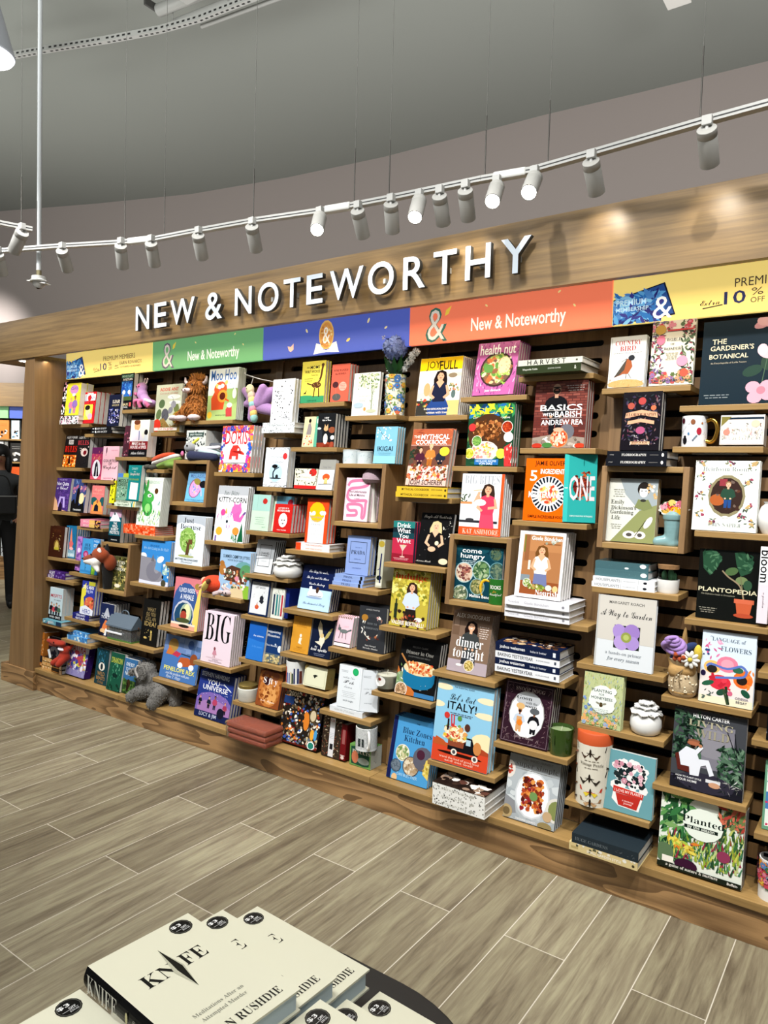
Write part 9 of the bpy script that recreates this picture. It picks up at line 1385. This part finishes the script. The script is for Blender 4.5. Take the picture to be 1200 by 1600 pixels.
# ------------------------------------------------------------ person at the left edge, seen from behind the shoulder
def person():
    r = empty('person', (-7.62, 3.84, 0), 'person in dark grey top, black trousers and bag, cropped at left edge', 'person', None, (0, 0, radians(62)))
    skin = mat('skin', '9a6c52', .5)
    V = [(0, 0, .95, .13, .1), (0, 0, 1.12, .125, .09), (0, .0, 1.3, .16, .1), (0, .01, 1.4, .075, .06), (0, .015, 1.47, .05, .05), (0, -.005, 1.57, .078, .095), (0, -.0, 1.64, .06, .075),
         (.09, 0, .84, .085, .085), (.1, .0, .5, .06, .06), (.1, .03, .1, .04, .042), (.1, -.06, .045, .04, .035), (.105, -.13, .035, .035, .025),
         (-.09, 0, .84, .085, .085), (-.1, -.02, .5, .06, .06), (-.1, .02, .1, .04, .042), (-.1, -.07, .045, .04, .035), (-.105, -.14, .035, .035, .025),
         (.19, .0, 1.34, .055, .055), (.245, .02, 1.1, .042, .042), (.2, -.14, .95, .032, .032), (.17, -.2, .93, .03, .02),
         (-.19, .0, 1.34, .055, .055), (-.245, .02, 1.1, .042, .042), (-.2, -.14, .95, .032, .032), (-.17, -.2, .93, .03, .02)]
    E = [(0, 1), (1, 2), (2, 3), (3, 4), (4, 5), (5, 6), (0, 7), (7, 8), (8, 9), (9, 10), (10, 11), (0, 12), (12, 13), (13, 14), (14, 15), (15, 16), (2, 17), (17, 18), (18, 19), (19, 20), (2, 21), (21, 22), (22, 23), (23, 24)]
    for s, base in ((1, 20), (-1, 24)):  # five fingers on each hand
        hx, hy, hz = V[base][:3]
        for i, (ox, ln, an_) in enumerate(((-.02, .062, 0), (-.007, .07, 0), (.006, .066, 0), (.018, .052, 0), (-.026, .04, .9))):
            a = len(V); V.append((hx + ox * .8, hy - .025, hz + .0, .009, .009)); V.append((hx + ox * 1.1 - s * .02 * an_, hy - .025 - ln * .6, hz - .01, .0085, .0085)); V.append((hx + ox * 1.1 - s * .03 * an_, hy - .025 - ln * .9, hz - .028, .007, .007)); E += [(base, a), (a, a + 1), (a + 1, a + 2)]
    me = bpy.data.meshes.new('body'); me.from_pydata([v[:3] for v in V], E, []); o = bpy.data.objects.new('t', me); C.objects.link(o)
    sk = o.modifiers.new('skin', 'SKIN'); sk.branch_smoothing = .4
    for q, v in zip(me.skin_vertices[0].data, V): q.radius = v[3:]
    me.skin_vertices[0].data[0].use_root = True
    o.modifiers.new('sub', 'SUBSURF').levels = 2
    out = bpy.data.meshes.new_from_object(o.evaluated_get(bpy.context.evaluated_depsgraph_get())); bpy.data.objects.remove(o); out.name = 'body'
    out.polygons.foreach_set('use_smooth', [True] * len(out.polygons)); body = link('body', out, skin, r)
    def cloth(nm, test, m, th):
        bm = bmesh.new(); bm.from_mesh(out); bm.normal_update()
        bmesh.ops.delete(bm, geom=[f for f in bm.faces if not test(f.calc_center_median())], context='FACES')
        for v in bm.verts: v.co += v.normal * th
        q = bpy.data.meshes.new(nm); bm.to_mesh(q); bm.free(); link(nm, q, m, r)
    cloth('knit_top', lambda c: .9 < c.z < 1.43 and not (abs(c.x) > .12 and c.y < -.1), mat('charcoal_knit', '454749', .9, noise=(120, .2)), .012)
    cloth('trousers', lambda c: .07 < c.z <= .97 and abs(c.x) < .19 and not (c.y < -.11 and c.z > .5), mat('black_trousers', '0c0c0d', .8), .01)
    cloth('shoes', lambda c: c.z <= .09, mat('black_shoes', '0a0a0a', .5), .008)
    hm_ = mat('black_hair', '0b0a0a', .55)
    blob('hair', [(0, .02, 1.62, .1, .115, .09), (0, .06, 1.52, .105, .085, .12), (0, .075, 1.4, .11, .06, .1), (.08, .0, 1.5, .035, .06, .12), (-.08, .0, 1.5, .035, .06, .12)], hm_, r, .012)
    fc = mat('eye_white', 'd8d4cc', .4)
    for s in (-1, 1): ell('eye', (.03 * s, -.088, 1.585), (.012, .008, .007), fc, r); ell('pupil', (.03 * s, -.095, 1.585), (.005, .003, .005), EYE, r); ell('ear', (.077 * s, 0, 1.575), (.01, .02, .03), skin, r)
    ell('nose', (0, -.102, 1.555), (.013, .016, .022), skin, r); ell('mouth', (0, -.09, 1.522), (.024, .008, .007), mat('lips', '8c4c44', .5), r)
    return r
person()
b = empty('shoulder_bag', (-7.44, 3.78, .98), 'black quilted shoulder bag hanging at the person at left edge', 'bag', None, (0, 0, radians(62)))
boxo('bag_body', -.13, -.05, 0, .13, .05, .2, mat('black_leather', '141415', .45, noise=(70, .4)), b, .02); tube('strap', [(-.1, 0, .19), (-.02, .0, .4), (.1, 0, .19)], .008, mat('black_leather', '141415'), b); boxo('chain_trim', -.13, -.054, .185, .13, .054, .195, mat('silver_chain', 'a8a8a8', .3, .9), b, .002)

# ------------------------------------------------------------ front table and its fanned hardbacks
r = empty('display_table', (-.62, .56, 0), 'black round-cornered table holding the cream hardbacks in front', 'table')
bm = bmesh.new(); vs = []
for cx, cy, rr, a0 in ((.03, .117, .24, 0), (-.08, .237, .12, 90), (-.08, -.5, .12, 180), (.03, -.45, .24, 270)):
    for k in range(13): a = radians(a0 + 7.5 * k); vs.append(bm.verts.new((cx + rr * cos(a), cy + rr * sin(a), .66)))
f = bm.faces.new(vs); g = bmesh.ops.extrude_face_region(bm, geom=[f]); bmesh.ops.translate(bm, verts=[v for v in g['geom'] if isinstance(v, bmesh.types.BMVert)], vec=(0, 0, .03)); bmesh.ops.recalc_face_normals(bm, faces=bm.faces)
me = bpy.data.meshes.new('table_top'); bm.to_mesh(me); bm.free(); bevel(link('table_top', me, mat('black_lacquer', '070708', .55), r), .004)
lathe('pedestal', [(.2, 0), (.2, .015), (.035, .03), (.03, .64), (.1, .66)], mat('black_lacquer', '070708', .55), r, (-.08, -.15, 0))
CR = lin('dddbc6')
def knife(X0, Y0, z, label, rz=-2.4, T=.031):
    """cream jacketed hardback lying face up; x runs head to tail, y runs spine to fore-edge"""
    L, Wd = .24, .157; r = empty('hardback_book', (X0, Y0, z), label, 'book', 'cream jacketed hardbacks on the table', (0, 0, radians(rz)))
    m = MB(); m.box(0, .0, T - .0028, L, Wd, T, CR); m.box(0, 0, 0, L, Wd, .0028, CR)
    n = 8; sp = [(-.0055 * sin(pi * k / n), T * k / n) for k in range(n + 1)]
    for k in range(n):
        (y0, z0), (y1, z1) = sp[k], sp[k + 1]; m.face([(0, y0, z0), (L, y0, z0), (L, y1, z1), (0, y1, z1)], lin('141414'))
    m.face([(0, y, zz) for y, zz in sp], lin('141414')); m.face([(L, y, zz) for y, zz in sp[::-1]], lin('141414'))
    A = Art(m, (0, 0, T), (0, 1, 0), (-1, 0, 0), (0, 0, 1), Wd, L, 3)
    # art frame: u = y/Wd reading direction, v measured from head (v=1) to tail (v=0)
    A.o = Vector((L, 0, T)); K = '1c1c1a'
    A.draw([('t', 'KN', .33, .64, .3, K, 'N', 1.15), ('t', 'FE', .672, .65, .23, K, 'N', 1.28), ('p', [(.5, .83), (.545, .62), (.475, .42), (.43, .6)], 'b9b8a4'), ('p', [(.5, .83), (.53, .62), (.475, .42), (.465, .6)], '1d1d19'), ('t', 'Meditations After an', .47, .25, .48, '8c8c80', 'N', 1.1), ('t', 'Attempted Murder', .47, .195, .43, '8c8c80', 'N', 1.1), ('t', 'SALMAN RUSHDIE', .46, .085, .86, '22221f', 'N', 1.3),
            ('e', .83, .915, .105, .105, '0c0c0d', 0), ('e', .83, .915, .097, .097, '55554f', 0), ('e', .83, .915, .09, .09, '0c0c0d', 0), ('t', '$3', .8, .935, .1, 'f0f0f0', 'b', 1.0), ('t', 'OFF', .85, .905, .06, 'e0e0e0', 'b', 1.0), ('l', [(.76, .893), (.89, .893)], .004, 'c8c8c8'), ('t', '$30.00', .85, .878, .075, 'c8c8c8', 'b', 1.0)])
    S = Art(m, (0, -.0058, 0), (1, 0, 0), (0, 0, 1), (0, -1, 0), L, T, 4); S.draw([('t', 'KNIFE', .19, .5, .3, 'e8e6dc', 'N', 1.5), ('e', .43, .5, .012, .03, 'd8d0a0', 0), ('t', 'SALMAN RUSHDIE', .7, .5, .42, 'd8d6cc', 'N', 1.2)])
    m.build('jacket', PRINT, r); p = MB(); p.box(.004, .001, .003, L - .004, Wd - .004, T - .003, lin('cfe0ea')); p.build('page_block', mat('pale_blue_edge', 'c9d9e2', .8), r)
TT = .69
knife(-.852, .535, TT, 'cream hardback at table level under the fan, almost hidden'); knife(-.843, .69, TT + .0312, 'cream hardback third in the fan, farthest back on the table')
knife(-.857, .378, TT + .0625, 'cream hardback lower left of the topmost one, nearest the viewer'); knife(-.843, .613, TT + .0625, 'cream hardback second in the fan behind the topmost one')
knife(-.843, .541, TT + .0938, 'topmost cream hardback in the fan with its black spine showing', -4)
knife(-.589, .687, TT, 'cream hardback at right front table level with full round sticker'); knife(-.592, .612, TT + .0312, 'cream hardback at right front middle with half hidden sticker'); knife(-.594, .557, TT + .0624, 'cream hardback topmost of the right front row with sticker')
